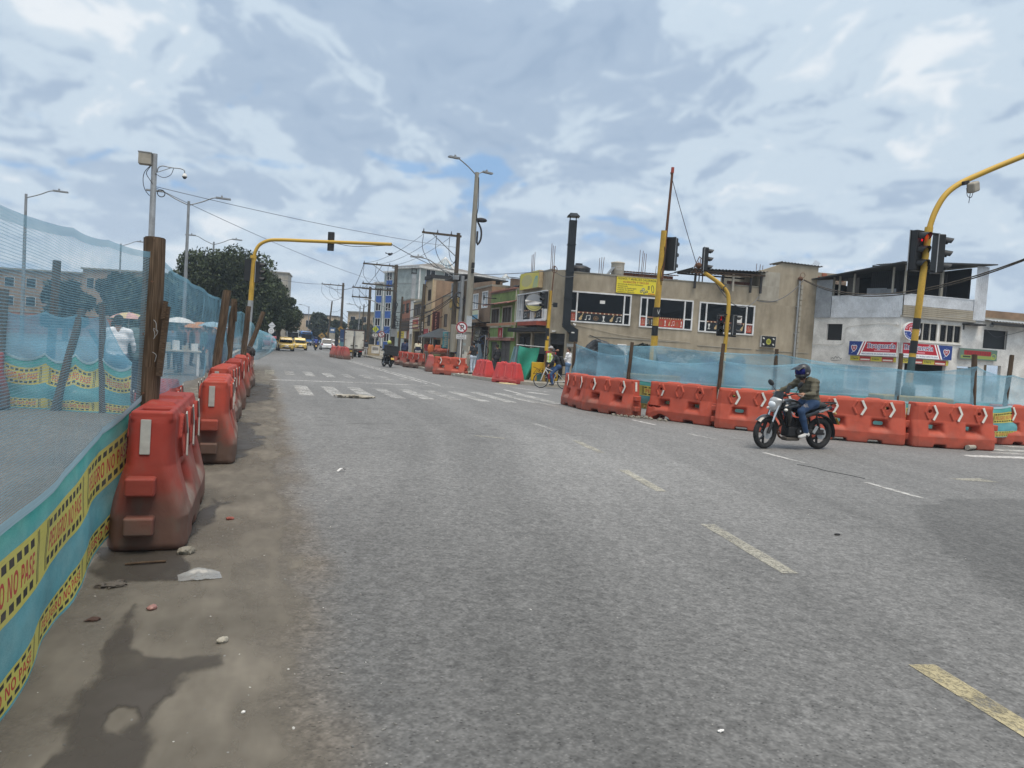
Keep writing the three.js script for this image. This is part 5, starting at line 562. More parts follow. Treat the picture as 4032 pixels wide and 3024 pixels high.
{ // cream house with glazed top floor
  const F = house('cream house with a banner-covered glazed top floor', -60.75, -54.9, 4.72, M.cream, [[3.4, 5.2, 3.0, 4.3], [0.4, 2.4, 0.18, 2.8], [3.2, 5.4, 0.18, 2.8]]); darkWin(F, 3.4, 5.2, 3.0, 4.3, { m: WF, cols: [0, 0.33, 0.66, 1], curtain: [[0, 1]] }); F.add('yellow_parapet', mb().span(-0.02, 5.85, 4.77, 5.5, -0.15, 0.12).geo(), mat([0.52, 0.36, 0.12], 0.85)); const fr = mb(), tw = 5.85; for (let i = 0; i < 7; i++) fr.span(i * tw / 6 - 0.04, i * tw / 6 + 0.04, 5.5, 6.8, -0.1, 0.04); fr.span(-0.04, tw, 6.72, 6.82, -0.1, 0.05).span(-0.04, tw, 5.5, 5.58, -0.1, 0.05); F.add('glazing_frame', fr.geo(), M.white); const r = rng(4); for (let i = 0; i < 6; i++) { const t = canTex(128, 160, (c) => { c.fillStyle = ['#8e9498', '#b9bcbe', '#7a8084'][i % 3]; c.fillRect(0, 0, 128, 160); c.fillStyle = '#34373a'; for (let k = 0; k < 7; k++) c.fillRect(10 + r() * 50, 30 + k * 16, 20 + r() * 40, 9); }); F.add('pane', new THREE.PlaneGeometry(tw / 6 - 0.1, 1.12).translate((i + 0.5) * tw / 6, 6.15, -0.03), new THREE.MeshStandardMaterial({ map: t, roughness: 0.3 })); } F.add('top_roof', mb().box(tw / 2, 6.95, -1.2, tw + 0.4, 0.08, 3.6, 0, -0.06).geo(), M.roofmetal); F.add('top_back', mb().span(0, tw, 4.8, 6.8, -2.6, -2.4).geo(), M.darkbrick); F.add('wall_pattern', mb().tube([[0.5, 5.2, 0.13], [1.5, 5.35, 0.13], [2, 4.9, 0.13], [3, 5.3, 0.13], [4, 5.0, 0.13], [5, 5.35, 0.13]], 0.02, 4, 40).geo(), M.maroon);
}
{ // tan three storey house with brick flank
  const F = house('narrow tan three storey house with a raw brick flank', -66.9, -63.8, 7.35, M.tan, [[1.0, 2.2, 5.5, 6.5], [1.35, 2.65, 3.26, 4.24]], { x: 13.6, y0: 2.3, depth: 6 }); darkWin(F, 1.0, 2.2, 5.5, 6.5, { m: BRF, cols: [0, 0.4, 1] }); darkWin(F, 1.35, 2.65, 3.26, 4.24, { m: BRF, cols: [0, 0.5, 1], curtain: [[0, 1]] }); F.add('roof_box', mb().span(0.2, 3.0, 7.4, 7.72, -2.6, 0.25).geo(), M.dark); F.add('trim', mb().span(0, 0.16, 2.3, 7.3, 0.002, 0.08).span(2.9, 3.09, 2.3, 7.3, 0.002, 0.08).span(0.0, 3.09, 4.6, 4.72, 0.002, 0.1).geo(), M.cream); F.add('soffit', mb().span(0, 3.1, 2.2, 2.3, -1, 0.02).geo(), M.conc);
  const G = house('lower tan house with tangled cables and a tall arrow sign', -63.79, -60.76, 5.9, M.tan, [[0.9, 2.0, 3.2, 4.3], [0.4, 2.7, 0.18, 2.2]]); darkWin(G, 0.9, 2.0, 3.2, 4.3, { m: BRF, curtain: [[0, 1]] }); G.add('brick_gable', mb().span(0.05, 3.0, 5.95, 6.7, -1.6, -1.4).geo(), M.brick);
  const K = house('ground floor shop under the tan house', -66.9, -63.8, 2.19, M.interior, [[0.3, 2.9, 0.18, 2.0]], { x: 14.6 });
  sign('red_shop_sign', 'square red sign under the tan house window', stext('#a52a30', [['', 0.5, 0.5, [0.6, 0.1], '#c9787a'], ['', 0.5, 0.3, [0.4, 0.08], '#c9787a']], 128, 128), F, 0.6, 2.7, 2.36, 3.0, 0.14, {});
  const p = G.world(1.7, 3.5, 0.9), g = thing('arrow_sign', 'tall dark red vertical sign ending in a downward arrow', 'sign', p.toArray(), 0.1); part('board', uvBox(new THREE.BoxGeometry(0.62, 1.9, 0.12)), M.maroon, g); part('print', new THREE.PlaneGeometry(0.56, 1.8).translate(0, 0, 0.064), new THREE.MeshStandardMaterial({ map: canTex(96, 320, (c) => { c.fillStyle = '#3c1a1a'; c.fillRect(0, 0, 96, 320); c.fillStyle = '#b07a72'; const q = rng(6); for (let i = 0; i < 7; i++) { c.fillRect(34 + q() * 8, 20 + i * 42, 22, 8); c.fillRect(34, 24 + i * 42, 8, 22 * q() + 8); c.fillRect(34, 38 + i * 42, 20 * q() + 8, 7); } }), roughness: 0.6 }), g); const ar = mb(); ar.beam([-0.55, -0.75, 0], [0, -1.35, 0], 0.08, 0.12).beam([0.55, -0.75, 0], [0, -1.35, 0], 0.08, 0.12); ar.build('arrow', M.maroon, g);
}
{ // grey house with yellow sign
  const F = house('grey house with two dark windows and a yellow board', -72.15, -66.9, 5.05, M.pale, [[1.5, 2.95, 3.95, 4.8], [3.65, 5.05, 3.9, 4.82], [0.3, 4.9, 0.18, 2.9]]); darkWin(F, 1.5, 2.95, 3.95, 4.8, { m: BRF, cols: [0, 0.5, 1] }); darkWin(F, 3.65, 5.05, 3.9, 4.82, { m: BRF, cols: [0, 0.5, 1] }); F.add('cornice', mb().span(-0.05, 5.3, 5.05, 5.3, -0.2, 0.3).geo(), M.grey); F.add('beige_band', mb().span(0.02, 5.2, 2.96, 3.85, 0.003, 0.06).geo(), M.cream); F.add('brick_top', mb().span(0.4, 5.0, 5.3, 6.3, -2.2, -2.0).geo(), M.brick); sign('yellow_board', 'yellow board on the grey house', stext('#c8b23c', [['', 0.5, 0.35, [0.6, 0.1], '#8f7c2a'], ['', 0.5, 0.6, [0.5, 0.1], '#8f7c2a']]), F, 2.0, 4.5, 3.03, 3.66, 0.1, {}); sign('wall_plate', 'small pale board at the left of the grey house', stext('#b8ab8c', []), F, 0.3, 1.5, 3.1, 3.75, 0.09, {});
  const S = house('ochre house with curtained window and a red restaurant sign', -77.4, -72.15, 5.95, M.cream, [[0.4, 3.95, 4.5, 5.66], [0.4, 4.8, 0.18, 2.9]]); darkWin(S, 0.4, 3.95, 4.5, 5.66, { m: BRF, cols: [0, 0.25, 0.5, 0.75, 1], curtain: [[0, 0.5], [0.55, 1]] }); sign('red_restaurant_sign', 'red and white sign with pictures on the ochre house', stext('#a32a24', [['', 0.5, 0.12, [1, 0.1], '#d8d0c4'], ['', 0.4, 0.4, [0.5, 0.2], '#c77a3a'], ['', 0.5, 0.72, [0.9, 0.28], '#cdb48a'], ['', 0.5, 0.95, [1, 0.14], '#7d1c1a']]), S, 0.6, 3.8, 3.13, 4.28, 0.12, {});
  const W = house('white pillar house beside the brick house', -79.2, -77.4, 6.2, M.whitewall, [[0.3, 1.5, 0.18, 2.6]], { y0: SW }); 
}
{ // brick house at the far end
  const F = house('far brick house with timber panels and a yellow shop sign', -84.9, -79.2, 6.4, M.brick, [[0.5, 2.2, 4.9, 6.0], [3.2, 4.9, 4.9, 6.0]], { y0: 2.1, depth: 8 }); darkWin(F, 0.5, 2.2, 4.9, 6.0, { m: BRF }); darkWin(F, 3.2, 4.9, 4.9, 6.0, { m: BRF }); const w = mb(); for (let i = 0; i < 12; i++) w.rbox(0.3 + i * 0.46, 3.5, 0.05, 0.42, 1.1, 0.05, 0.01); F.add('timber_panel', w.geo(), M.wood); F.add('window_column', mb().span(-0.5, 0.0, 4.4, 6.4, -4, 0.0).geo(), M.pale); sign('yellow_shop_sign', 'yellow shop sign under the far brick house', stext('#cdb62e', [['', 0.5, 0.3, [0.7, 0.18], '#7e7226'], ['', 0.5, 0.65, [0.6, 0.14], '#7e7226']]), F, 0.3, 4.6, 2.13, 2.9, 0.2, { d: 0.25 }); const G = house('shop floor under the far brick house', -84.9, -79.2, 2.08, M.interior, [[0.3, 2.6, 0.18, 1.95], [3, 5.4, 0.18, 1.95]], { x: 15.0 }); sign('white_side_sign', 'pale sign left of the yellow shop sign', stext('#b5a894', [['', 0.5, 0.4, [0.6, 0.2], '#8a4a3a']]), F, -1.4, -0.2, 2.2, 3.0, 0.1, {});
}
// ---- blue panelled apartment block
{
  const B = thing('apartment_block', 'five storey grey apartment block with blue panels under its windows', 'building', [16.5, 0, -104]), H = 13.2;
  const A = new Face(B, 18.87, -117.74, 60.4), C = new Face(B, 21.83, -112.53, -26.6);
  const wallL = A.add('wall', panel(rect(0, 6, 0.1, H), [], 0.3), M.greyblue), wallR = C.add('wall', panel(rect(0, 17.5, 0.1, H), [], 0.3), M.greyblue); A.add('downpipe', mb().cyl([6, 0.2, 0.1], [6, H, 0.1], 0.12).geo(), M.white); A.add('core', mb().span(0.05, 5.9, 0.1, H - 0.1, -6, -0.35).geo(), M.greyblue);
  const D = new Face(B, 16.5, -122.7, 65), wing = D.add('wing_wall', panel([[0, 0.1], [5.5, 0.1], [5.5, 12.7], [2.5, 12.7], [2.5, 11], [0, 11]], [], 0.3), M.greyblue); D.add('wing_core', mb().span(0.05, 5.4, 0.1, 10.9, -5, -0.35).geo(), M.greyblue);
  for (let f = 0; f < 5; f++) for (const x of [0.5, 3.3]) { const y = 0.9 + f * 2.45; if (y > 9 && x < 1) continue; D.add('blue_panel', mb().span(x, x + 1.5, y - 0.35, y + 0.75, 0.003, 0.09).geo(), M.bluepanel); windowIn(D, x, x + 1.5, y + 0.78, y + 2.1, { z: 0.06, depth: 0.05, t: 0.08, cols: [0, 0.5, 1] }); }
  for (let f = 0; f < 5; f++) for (const x of [1.0, 4.6, 8.4, 12.2, 15]) { const y = 0.9 + f * 2.55; C.add('blue_panel', mb().span(x, x + 1.9, y - 0.3, y + 0.85, 0.003, 0.09).geo(), f === 4 && x > 3 ? M.greyblue : M.bluepanel); windowIn(C, x, x + 1.9, y + 0.88, y + 2.1, { z: 0.06, depth: 0.05, t: 0.08, cols: [0, 0.5, 1] }); }
  for (const y of [3.2, 5.75, 8.3, 10.85]) { A.add('string_course', mb().span(0, 5.9, y, y + 0.06, 0.003, 0.04).geo(), M.grey); }
  A.add('eave', mb().span(-0.3, 6.3, H, H + 0.35, -0.3, 0.5).geo(), M.white); C.add('eave', mb().span(-0.4, 17.7, H, H + 0.35, -0.3, 0.5).geo(), M.white); D.add('eave', mb().span(-0.2, 2.45, 11, 11.25, -5, 0.3).span(2.45, 5.7, 12.7, 12.95, -5, 0.3).geo(), M.white); D.add('wing_downpipe', mb().cyl([2.9, 0.2, 0.08], [2.6, 11, 0.08], 0.09).geo(), M.white);
  const g = new THREE.BufferGeometry(), k = B.position, P = [A.world(-0.4, H + 0.35, 0.6), A.world(6.3, H + 0.35, 0.6), C.world(17.8, H + 0.35, 0.6), C.world(17.8, H + 1.4, -6), A.world(3.5, H + 1.5, -5)].flatMap(p => [p.x - k.x, p.y - k.y, p.z - k.z]); g.setAttribute('position', new THREE.Float32BufferAttribute(P, 3)); g.setIndex([0, 1, 4, 1, 2, 3, 1, 3, 4]); const n = g.toNonIndexed(); n.computeVertexNormals(); part('roof', uvBox(n), mat([0.24, 0.22, 0.20], 0.9, { side: THREE.DoubleSide }), B);
  // glazed pyramid skylights
  for (const [x, z, s, l] of [[27.2, -119.5, 2.3, 'large glass pyramid skylight on the apartment roof'], [39.6, -125.5, 1.0, 'smaller glass pyramid skylight at the right of the roof']]) { const p = thing('skylight', l, 'skylight', [x, H + 0.9, z], 0.3), co = new THREE.CylinderGeometry(0.05, s, s * 0.86, 4, 1, true); co.translate(0, s * 0.43, 0); part('glazing', co, new THREE.MeshPhysicalMaterial({ color: 0x9fb3bd, roughness: 0.3, side: THREE.DoubleSide, transparent: true, opacity: 0.55 }), p); const rb = mb(); for (let i = 0; i < 4; i++) for (let q = 0; q <= 5; q++) { const a = i * Math.PI / 2, b = a + Math.PI / 2, t = q / 5, X = lerp(Math.sin(a), Math.sin(b), t) * s, Z = lerp(Math.cos(a), Math.cos(b), t) * s; rb.cyl([X, 0, Z], [X * 0.02, s * 0.86, Z * 0.02], 0.06, 0.05, 4); } rb.build('glazing_bar', M.white, p); }
  // chimney pipe and fence in front
  const ch = thing('vent_pipe', 'thin grey vent pipe with open frame before the grey gable', 'pipe', [14.9, 0, -80.4]); mb().span(-0.2, 0.2, 6.2, 9.2, -0.2, 0.2).build('pipe', M.galv, ch); mb().span(-0.28, 0.28, 9.2, 9.3, -0.28, 0.28).span(-0.28, -0.2, 9.3, 9.7, -0.05, 0.05).span(0.2, 0.28, 9.3, 9.7, -0.05, 0.05).span(-0.3, 0.3, 9.7, 9.78, -0.28, 0.28).build('cap', M.dark, ch);
  const fe = thing('railing_fence', 'dark upright bar fence before the apartment block', 'fence', [13.2, 0, -118]); const fb = mb(); for (let i = 0; i < 110; i++) fb.cyl([0, 0.15, i * 0.22], [0, 2.2, i * 0.22], 0.02, 0.02, 4); const fo = fb.build('bar', M.black, fe); fo.userData.kind = 'stuff'; mb().span(-0.03, 0.03, 0.4, 0.46, 0, 24).span(-0.03, 0.03, 2.0, 2.06, 0, 24).build('rail', M.black, fe); mb().span(-0.04, 0.04, 0.1, 1.3, 0, 12).build('screen', M.dark, fe);
}
// ---- far buildings: beige house behind the trees, sports roof, building down the road
function farBlock(label, x, z, w, h, d, turn, m, rows, cols, roofM = M.conc, winM = M.glass) { const g = thing('far_building', label, 'building', [x, 0, z], turn); mb().span(-w / 2, w / 2, 0, h, -d, 0).build('wall', m, g); mb().span(-w / 2 - 0.2, w / 2 + 0.2, h, h + 0.25, -d - 0.2, 0.25).build('roof', roofM, g); for (let j = 0; j < rows; j++) for (let i = 0; i < cols; i++) { const X = -w / 2 + (i + 0.5) * w / cols, y = 0.9 + j * (h - 0.6) / rows, ww = w / cols * 0.42, wh = (h / rows) * 0.45, f = mb().span(X - ww / 2 - 0.06, X + ww / 2 + 0.06, y - 0.06, y + wh + 0.06, 0.003, 0.05).build('window', M.white, g); mb().span(X - ww / 2, X + ww / 2, y, y + wh, 0.06, 0.08).build('pane', winM, f); } return g; }
const TB = mat([0.40, 0.285, 0.21], 0.95, { map: T.cement }), TB2 = mat([0.45, 0.33, 0.25], 0.95, { map: T.cement });
farBlock('long tan apartment block at the far left behind the netting', -46, -132.5, 42, 8.9, 10, -0.31, TB, 3, 13); farBlock('tan apartment block in the middle left with a raised roofline', -20.6, -123.4, 12, 9.6, 10, -0.33, TB2, 3, 5); farBlock('tan apartment block left of the big tree, three window rows above the netting', -10.8, -131.5, 13, 9.6, 10, -0.25, TB, 3, 5); farBlock('low tan block with a flat roof at the left picture edge', -56, -92, 22, 6.2, 10, -0.4, TB2, 2, 6);
farBlock('pale block with a steel frame just right of the tree', -4.5, -150, 16, 13.5, 8, -0.1, M.pale, 4, 4); farBlock('dark roofed terminal building at the end of the avenue', 9, -206, 18, 7.6, 14, -0.2, M.tan, 2, 6, M.roofmetal); farBlock('small beige house beside the apartment fence', 22, -170, 14, 8, 8, -0.9, M.tan, 3, 4);
{ const g = thing('brick_perimeter_wall', 'low red brick wall under the trees at the far left of the avenue', 'wall', [-6, 0, -100]); mb().span(-30, 2, 0, 2.4, -0.3, 0).build('wall', M.brick, g); mb().span(-30, 2, 2.4, 2.5, -0.35, 0.05).build('coping', M.conc, g); }
// ================= trees =================
function tree(label, x, z, h, r, seed, tone, { trunk = 0.22, squash = 0.8, low = 0.3, n = 9000, name = 'tree', cat = 'tree', leaf = 0.28 } = {}) {
  const g = thing(name, label, cat, [x, 0, z]), R = rng(seed), cl = [];
  const k = Math.round(14 + r * 6); for (let i = 0; i < k; i++) { const a = R() * 6.28, q = Math.sqrt(R()) * r * 0.78, y = h * (low + (1 - low) * (0.18 + 0.72 * R())) , e = 1 - 0.45 * Math.abs((y / h - low) / (1 - low) - 0.45); cl.push([Math.cos(a) * q * e, y, Math.sin(a) * q * e, r * (0.20 + 0.22 * R()), R()]); }
  const geo = new THREE.PlaneGeometry(1, 1.5, 1, 2), p = geo.attributes.position; for (let i = 0; i < p.count; i++) { p.setX(i, p.getX(i) * (1 - Math.abs(p.getY(i)) * 0.9)); p.setZ(i, 0.15 * p.getX(i)); } geo.computeVertexNormals();
  const im = new THREE.InstancedMesh(geo, new THREE.MeshStandardMaterial({ color: 0xffffff, roughness: 0.8, side: THREE.DoubleSide }), n), d = new THREE.Object3D(), c = new THREE.Color();
  for (let i = 0; i < n; i++) { const q = cl[R() * k | 0], u = R() * 2 - 1, t = R() * 6.28, s = Math.sqrt(1 - u * u), rad = q[3] * (0.5 + 0.62 * Math.pow(R(), 0.6)); d.position.set(q[0] + rad * s * Math.cos(t), q[1] + rad * u * squash - 0.2 * R(), q[2] + rad * s * Math.sin(t)); d.rotation.set(R() * 6.28, R() * 6.28, R() * 6.28); d.scale.setScalar(leaf * (0.6 + 0.8 * R())); d.updateMatrix(); im.setMatrixAt(i, d.matrix); const b = (0.6 + 0.5 * R()) * (0.8 + 0.5 * q[4]); c.setRGB(tone[0] * b, tone[1] * b, tone[2] * b); im.setColorAt(i, c); }
  im.name = 'crown'; im.userData.kind = 'stuff'; im.castShadow = im.receiveShadow = true; g.add(im);
  const t = mb().tube([[0, -0.1, 0], [0.08 * r * 0.3, h * 0.2, 0.05], [-0.05 * r * 0.3, h * 0.42, 0], [0.1, h * 0.66, 0.1]], trunk, 8, 14); t.build('trunk', M.pole, g); const L = mb(); for (let i = 0; i < Math.min(8, k); i++) { const q = cl[i]; L.cyl([0, h * (0.28 + 0.03 * i), 0], [q[0] * 0.85, q[1], q[2] * 0.85], trunk * 0.45, trunk * 0.12, 6); } L.build('limb', M.pole, g); return g;
}
const GR = [0.050, 0.070, 0.026], GD = [0.036, 0.052, 0.026], GB = [0.032, 0.046, 0.034], GG = [0.07, 0.075, 0.05];
tree('biggest dark green tree left of the avenue behind the signal mast', -3.9, -72, 8.7, 4.8, 2, GR, { n: 60000, low: 0.18, leaf: 0.14 });
tree('dark tree filling the right flank of the biggest tree', -0.6, -79, 7.6, 3.0, 3, GR, { n: 30000, low: 0.16, leaf: 0.14 });
tree('rounded tree right of the biggest tree, lower', 1.2, -84, 5.9, 2.3, 4, GR, { n: 22000, low: 0.36, leaf: 0.14 });
tree('low bushy tree at the left shoulder of the biggest tree', -8.2, -73, 6.2, 2.6, 5, GD, { n: 20000, low: 0.15, leaf: 0.15 });
tree('tall round tree behind the netting at the left', -13.6, -78.5, 6.7, 1.9, 6, GB, { n: 8000, low: 0.25 });
tree('dark spreading tree behind the netting, farther left', -15.6, -69, 4.9, 1.9, 7, GB, { n: 8000, low: 0.2 });
tree('small dark tree behind the sagging netting', -30, -84, 5.2, 2.2, 8, GD, { n: 6000, low: 0.2 });
tree('dim tree behind the netting right of the thick post', -7.0, -54, 5.0, 2.6, 9, GD, { n: 8000, low: 0.12 });
for (const [l, x, z, h, r, s, t] of [['far thin tree behind the blue buses', 0, -190, 7, 3.6, 11, GG], ['greyish tree over the taxis', -1.5, -112, 5.2, 2.4, 12, GG], ['far tree left of the leaning pole', 9.6, -150, 7, 2.2, 13, GD], ['far dark tree behind the box truck', 13.2, -150, 5.6, 2.2, 14, GD], ['far dark conifer right of the pole pair', 17, -150, 5.8, 1.6, 15, GD], ['far low tree right of the box truck', 20, -160, 5.2, 2.4, 16, GD], ['far low tree at the end of the avenue', 4, -200, 6, 3.6, 17, GG], ['far dark tree by the terminal roof', 14, -178, 6, 2.6, 18, GD], ['far low hedge tree at the left kerb', -5, -118, 5, 2.8, 19, GD]]) tree(l, x, z, h, r, s, t, { n: 4500, low: 0.2, leaf: 0.34, trunk: 0.15 });

// ================= poles, lamps, wires =================
function lampHead(q, x, y, z, dx, dz, L = 0.75) { q.beam([x, y, z], [x + dx * L, y - 0.02, z + dz * L], 0.26, 0.09).box(x + dx * L * 0.4, y + 0.09, z + dz * L * 0.4, 0.1, 0.12, 0.1); }
function doubleLamp(label, x, z, h, one, ax = 1, az = 0) { const g = thing('street_lamp', label, 'street lamp', [x, 0, z], 0, 'street lamps on the left'); mb().cyl([0, 0, 0], [0, h, 0], 0.13, 0.075, 10).build('pole', M.steel, g); for (const s of one ? [1] : [-1, 1]) { mb().tube([[0, h - 0.25, 0], [s * 0.75 * ax, h + 0.05, s * 0.75 * az], [s * 1.35 * ax, h + 0.35, s * 1.35 * az], [s * 1.6 * ax, h + 0.38, s * 1.6 * az]], 0.035, 6).build('arm', M.steel, g); const q = mb(); lampHead(q, s * 1.5 * ax, h + 0.4, s * 1.5 * az, s * ax, s * az, 0.85); q.build('lamp_head', M.steel, g); } return g; }
doubleLamp('two armed grey street lamp nearest the thick wooden post', -4.8, -49.1, 9.3); doubleLamp('second two armed street lamp above the big tree', -4.8, -71.4, 9.5); doubleLamp('third two armed street lamp just over the big tree', -4.8, -101, 10.1); doubleLamp('single armed street lamp at the far left edge', -15, -55.5, 9.6, true); doubleLamp('single armed street lamp right of it, seen through the netting', -15, -88, 10.2, true); doubleLamp('thin single armed lamp behind the thick wooden post', -9.5, -82, 6.2, true);
{ // camera pole
  const g = thing('camera_pole', 'tall galvanised pole with a grey cabinet and a dome camera on a bracket', 'camera pole', [-4.6, 0, -33.4]); mb().cyl([0, 0, 0], [0, 8.55, 0], 0.14, 0.105, 14).build('pole', M.galv, g); mb().rbox(-0.32, 8.28, 0.12, 0.46, 0.46, 0.36, 0.02).build('cabinet', M.pale, g); mb().box(-0.32, 8.52, 0.12, 0.5, 0.03, 0.4).build('cabinet_lid', M.galv, g);
  mb().tube([[0.12, 7.82, 0], [0.15, 8.0, 0.02], [0.28, 8.1, 0.02], [0.62, 8.08, 0.02], [1.0, 8.08, 0.02], [1.12, 8.03, 0.02], [1.14, 7.9, 0.02]], 0.022, 6).cyl([0.13, 7.83, 0.02], [0.62, 8.07, 0.02], 0.014).build('bracket', M.steel, g); const c = mb(); c.add(new THREE.LatheGeometry([[0, 0.13], [0.05, 0.12], [0.1, 0.02], [0.1, -0.03], [0, -0.04]].map(p => new THREE.Vector2(...p)), 16), new THREE.Matrix4().makeTranslation(1.14, 7.79, 0.02)); const cm = c.build('camera', M.white, g); mb().ball(1.14, 7.76, 0.02, 0.075).build('dome', M.black, cm);
  mb().tube([[-0.12, 8.05, 0.1], [-0.33, 7.75, 0.1], [-0.37, 7.4, 0.1], [-0.28, 7.05, 0.1], [-0.12, 6.85, 0.05]], 0.014, 5).tube([[-0.1, 8.05, 0.1], [-0.26, 7.72, 0.1], [-0.14, 7.5, 0.1], [0, 7.3, 0.1]], 0.014, 5).tube([[0.05, 7.75, 0.1], [0.35, 7.64, 0.05], [0.62, 7.78, 0.05], [0.72, 8.05, 0.03]], 0.012, 5).build('cable', M.wire, g); mb().torus(0.3, 7.0, 0.05, 0.14, 0.018, 0, 0.3, 28, 6).build('cable_coil', M.wire, g);
}
{ // concrete lamp post
  const g = thing('concrete_lamp_post', 'tall pale concrete lamp post with posters and two lamp arms at the top', 'lamp post', [11.5, SW, -43.45]); mb().cyl([0, 0, 0], [0, 11.9, 0], 0.265, 0.12, 20).build('post', mat([0.40, 0.40, 0.385], 0.92, { map: T.cement }), g); for (const [dx, dz, L, y] of [[-0.95, 0.3, 1.3, 0.55], [0.9, -0.2, 0.42, 0.1]]) { mb().tube([[0, 11.7, 0], [dx * 0.5 * L, 11.85 + y * 0.5, dz * 0.5 * L], [dx * L, 11.9 + y, dz * L]], 0.035, 6).build('arm', M.steel, g); const q = mb(); lampHead(q, dx * L, 11.92 + y, dz * L, dx, dz, 0.7); q.build('lamp_head', M.steel, g); } const pt = canTex(256, 256, (c) => { const r = rng(3); c.fillStyle = '#8d8a82'; c.fillRect(0, 0, 256, 256); for (let i = 0; i < 40; i++) { c.fillStyle = ['#b9b6ad', '#a29a8c', '#8f9a98', '#c4bfb2', '#6f6c66'][r() * 5 | 0]; c.fillRect(r() * 230, r() * 240, 16 + r() * 40, 12 + r() * 30); } }); part('poster_layer', new THREE.CylinderGeometry(0.258, 0.27, 1.9, 20, 1, true), new THREE.MeshStandardMaterial({ map: pt, roughness: 0.95 }), g).position.y = 1.35;
  mb().rbox(-0.02, 3.0, 0.29, 0.34, 0.62, 0.02, 0.008).build('blue_bill', mat([0.52, 0.58, 0.64], 0.8), g); mb().rbox(0.0, 2.45, 0.28, 0.36, 0.24, 0.02, 0.008).build('white_bill', M.pale, g); mb().box(0.02, 6.35, 0.3, 0.16, 0.3, 0.16).box(0.02, 6.0, 0.26, 0.14, 0.22, 0.12).build('junction_box', M.dark, g); mb().tube([[0.18, 9.0, 0.1], [0.42, 8.5, 0.15], [0.40, 7.9, 0.2], [0.22, 7.6, 0.2], [0.2, 8.4, 0.15]], 0.06, 5).ball(0.42, 9.1, 0.1, 0.2, 1.8, 0.7, 1).build('bundle', M.wire, g); mb().tube([[0.1, 11.6, 0.1], [0.16, 9.8, 0.13], [0.1, 9.3, 0.16], [0.2, 8.9, 0.16]], 0.025, 5).build('cable', M.wire, g);
}
function powerPole(label, x, z, h, r, armY, { armL = 2.2, side = -1, sag = true, m = M.pole, second } = {}) { const g = thing('power_pole', label, 'utility pole', [x, 0, z], 0, 'power poles along the avenue'); mb().cyl([0, 0, 0], [0, h, 0], r, r * 0.66, 12).build('pole', m, g); const arm = (y, w) => { mb().beam([side * armL, y, 0], [-side * 0.2, y, 0], 0.11, 0.13).build('crossarm', M.pole, g); for (let i = 0; i < 3; i++) { const X = side * (armL - 0.1 - i * armL * 0.38); const q = mb(); for (let k = 0; k < 3; k++) q.cyl([X, y + 0.07 + k * 0.07, 0], [X, y + 0.12 + k * 0.07, 0], 0.065 - k * 0.015, 0.045 - k * 0.012, 8); q.build('insulator', M.dark, g); } }; arm(armY); if (second) for (const y of second) arm(y); mb().cyl([side * armL * 0.7, armY - 0.06, 0], [0, armY - 1.4, 0], 0.03).build('brace', M.steel, g); if (sag) { const w = mb(); for (let i = 0; i < 3; i++) { const X = side * (armL - 0.1 - i * armL * 0.36); w.tube([[X, armY - 0.1, 0], [X * 1.0, armY - 1.1, 0.05], [X * 0.6, armY - 2.2 + i * 0.25, 0.1], [X * 0.15, armY - 1.9 + i * 0.1, 0.1], [0, armY - 1.3, 0.12]], 0.018, 5); } w.build('jumper_cable', M.wire, g); } return g; }
{ const g = powerPole('power pole with a sagging loop of jumper cables beside the lamp post', 11.55, -47.4, 8.95, 0.19, 8.75, { armL: 2.4 }); mb().cyl([0.42, 0.1, 0.1], [0.42, 6.2, 0.1], 0.14, 0.13, 12).build('steel_tube', M.steel, g); mb().cyl([0.02, 1.2, 0.2], [0.0, 3.0, 0.2], 0.205, 0.2, 12, true).build('poster_layer', M.conc, g); mb().torus(0.25, 4.6, 0.2, 0.5, 0.05, 0, 0.5, 24, 6).build('cable_coil', M.wire, g); mb().tube([[0, 6.0, 0], [-0.9, 6.4, 0.2], [-1.9, 7.0, 0.3], [-2.5, 7.1, 0.3]], 0.035, 6).build('lamp_arm', M.steel, g); const q = mb(); lampHead(q, -2.3, 7.12, 0.3, -1, 0.05, 0.8); q.build('lamp_head', M.galv, g); mb().rbox(-0.02, 6.05, 0.1, 0.34, 0.3, 0.3, 0.03).build('clamp_box', M.steel, g); }
{ const g = powerPole('power pole with three crossarms and a tangle of cables before the apartments', 11.3, -70.2, 8.9, 0.24, 8.75, { armL: 3.1, second: [6.9, 6.45] }); mb().rbox(0.05, 2.5, 0.25, 0.5, 0.75, 0.4, 0.03).build('transformer_box', M.galv, g); mb().tube([[0, 4.6, 0], [-1, 4.9, 0.2], [-2.2, 5.4, 0.2], [-2.9, 5.45, 0.2]], 0.05, 6).build('lamp_arm', M.galv, g); const r = rng(9), w = mb(); for (let i = 0; i < 16; i++) { const y = 2.8 + r() * 4; w.tube([[r() * 0.4 - 0.2, y, 0.25], [0.5 * (r() - 0.4), y - 0.6 * r(), 0.4], [0.5 * (r() - 0.4), y - 1.2 * r(), 0.35], [0.1, y - 1.4 * r(), 0.25]], 0.03, 5); } w.build('cable_tangle', M.wire, g); }
powerPole('far leaning power pole with one crossarm left of the box truck', 10, -108, 9.6, 0.22, 9.2, { armL: 3.0, side: -1 }); powerPole('far power pole with a wide crossarm above the box truck', 10.3, -80.5, 7.4, 0.2, 7.2, { armL: 1.9, second: [6.2] });
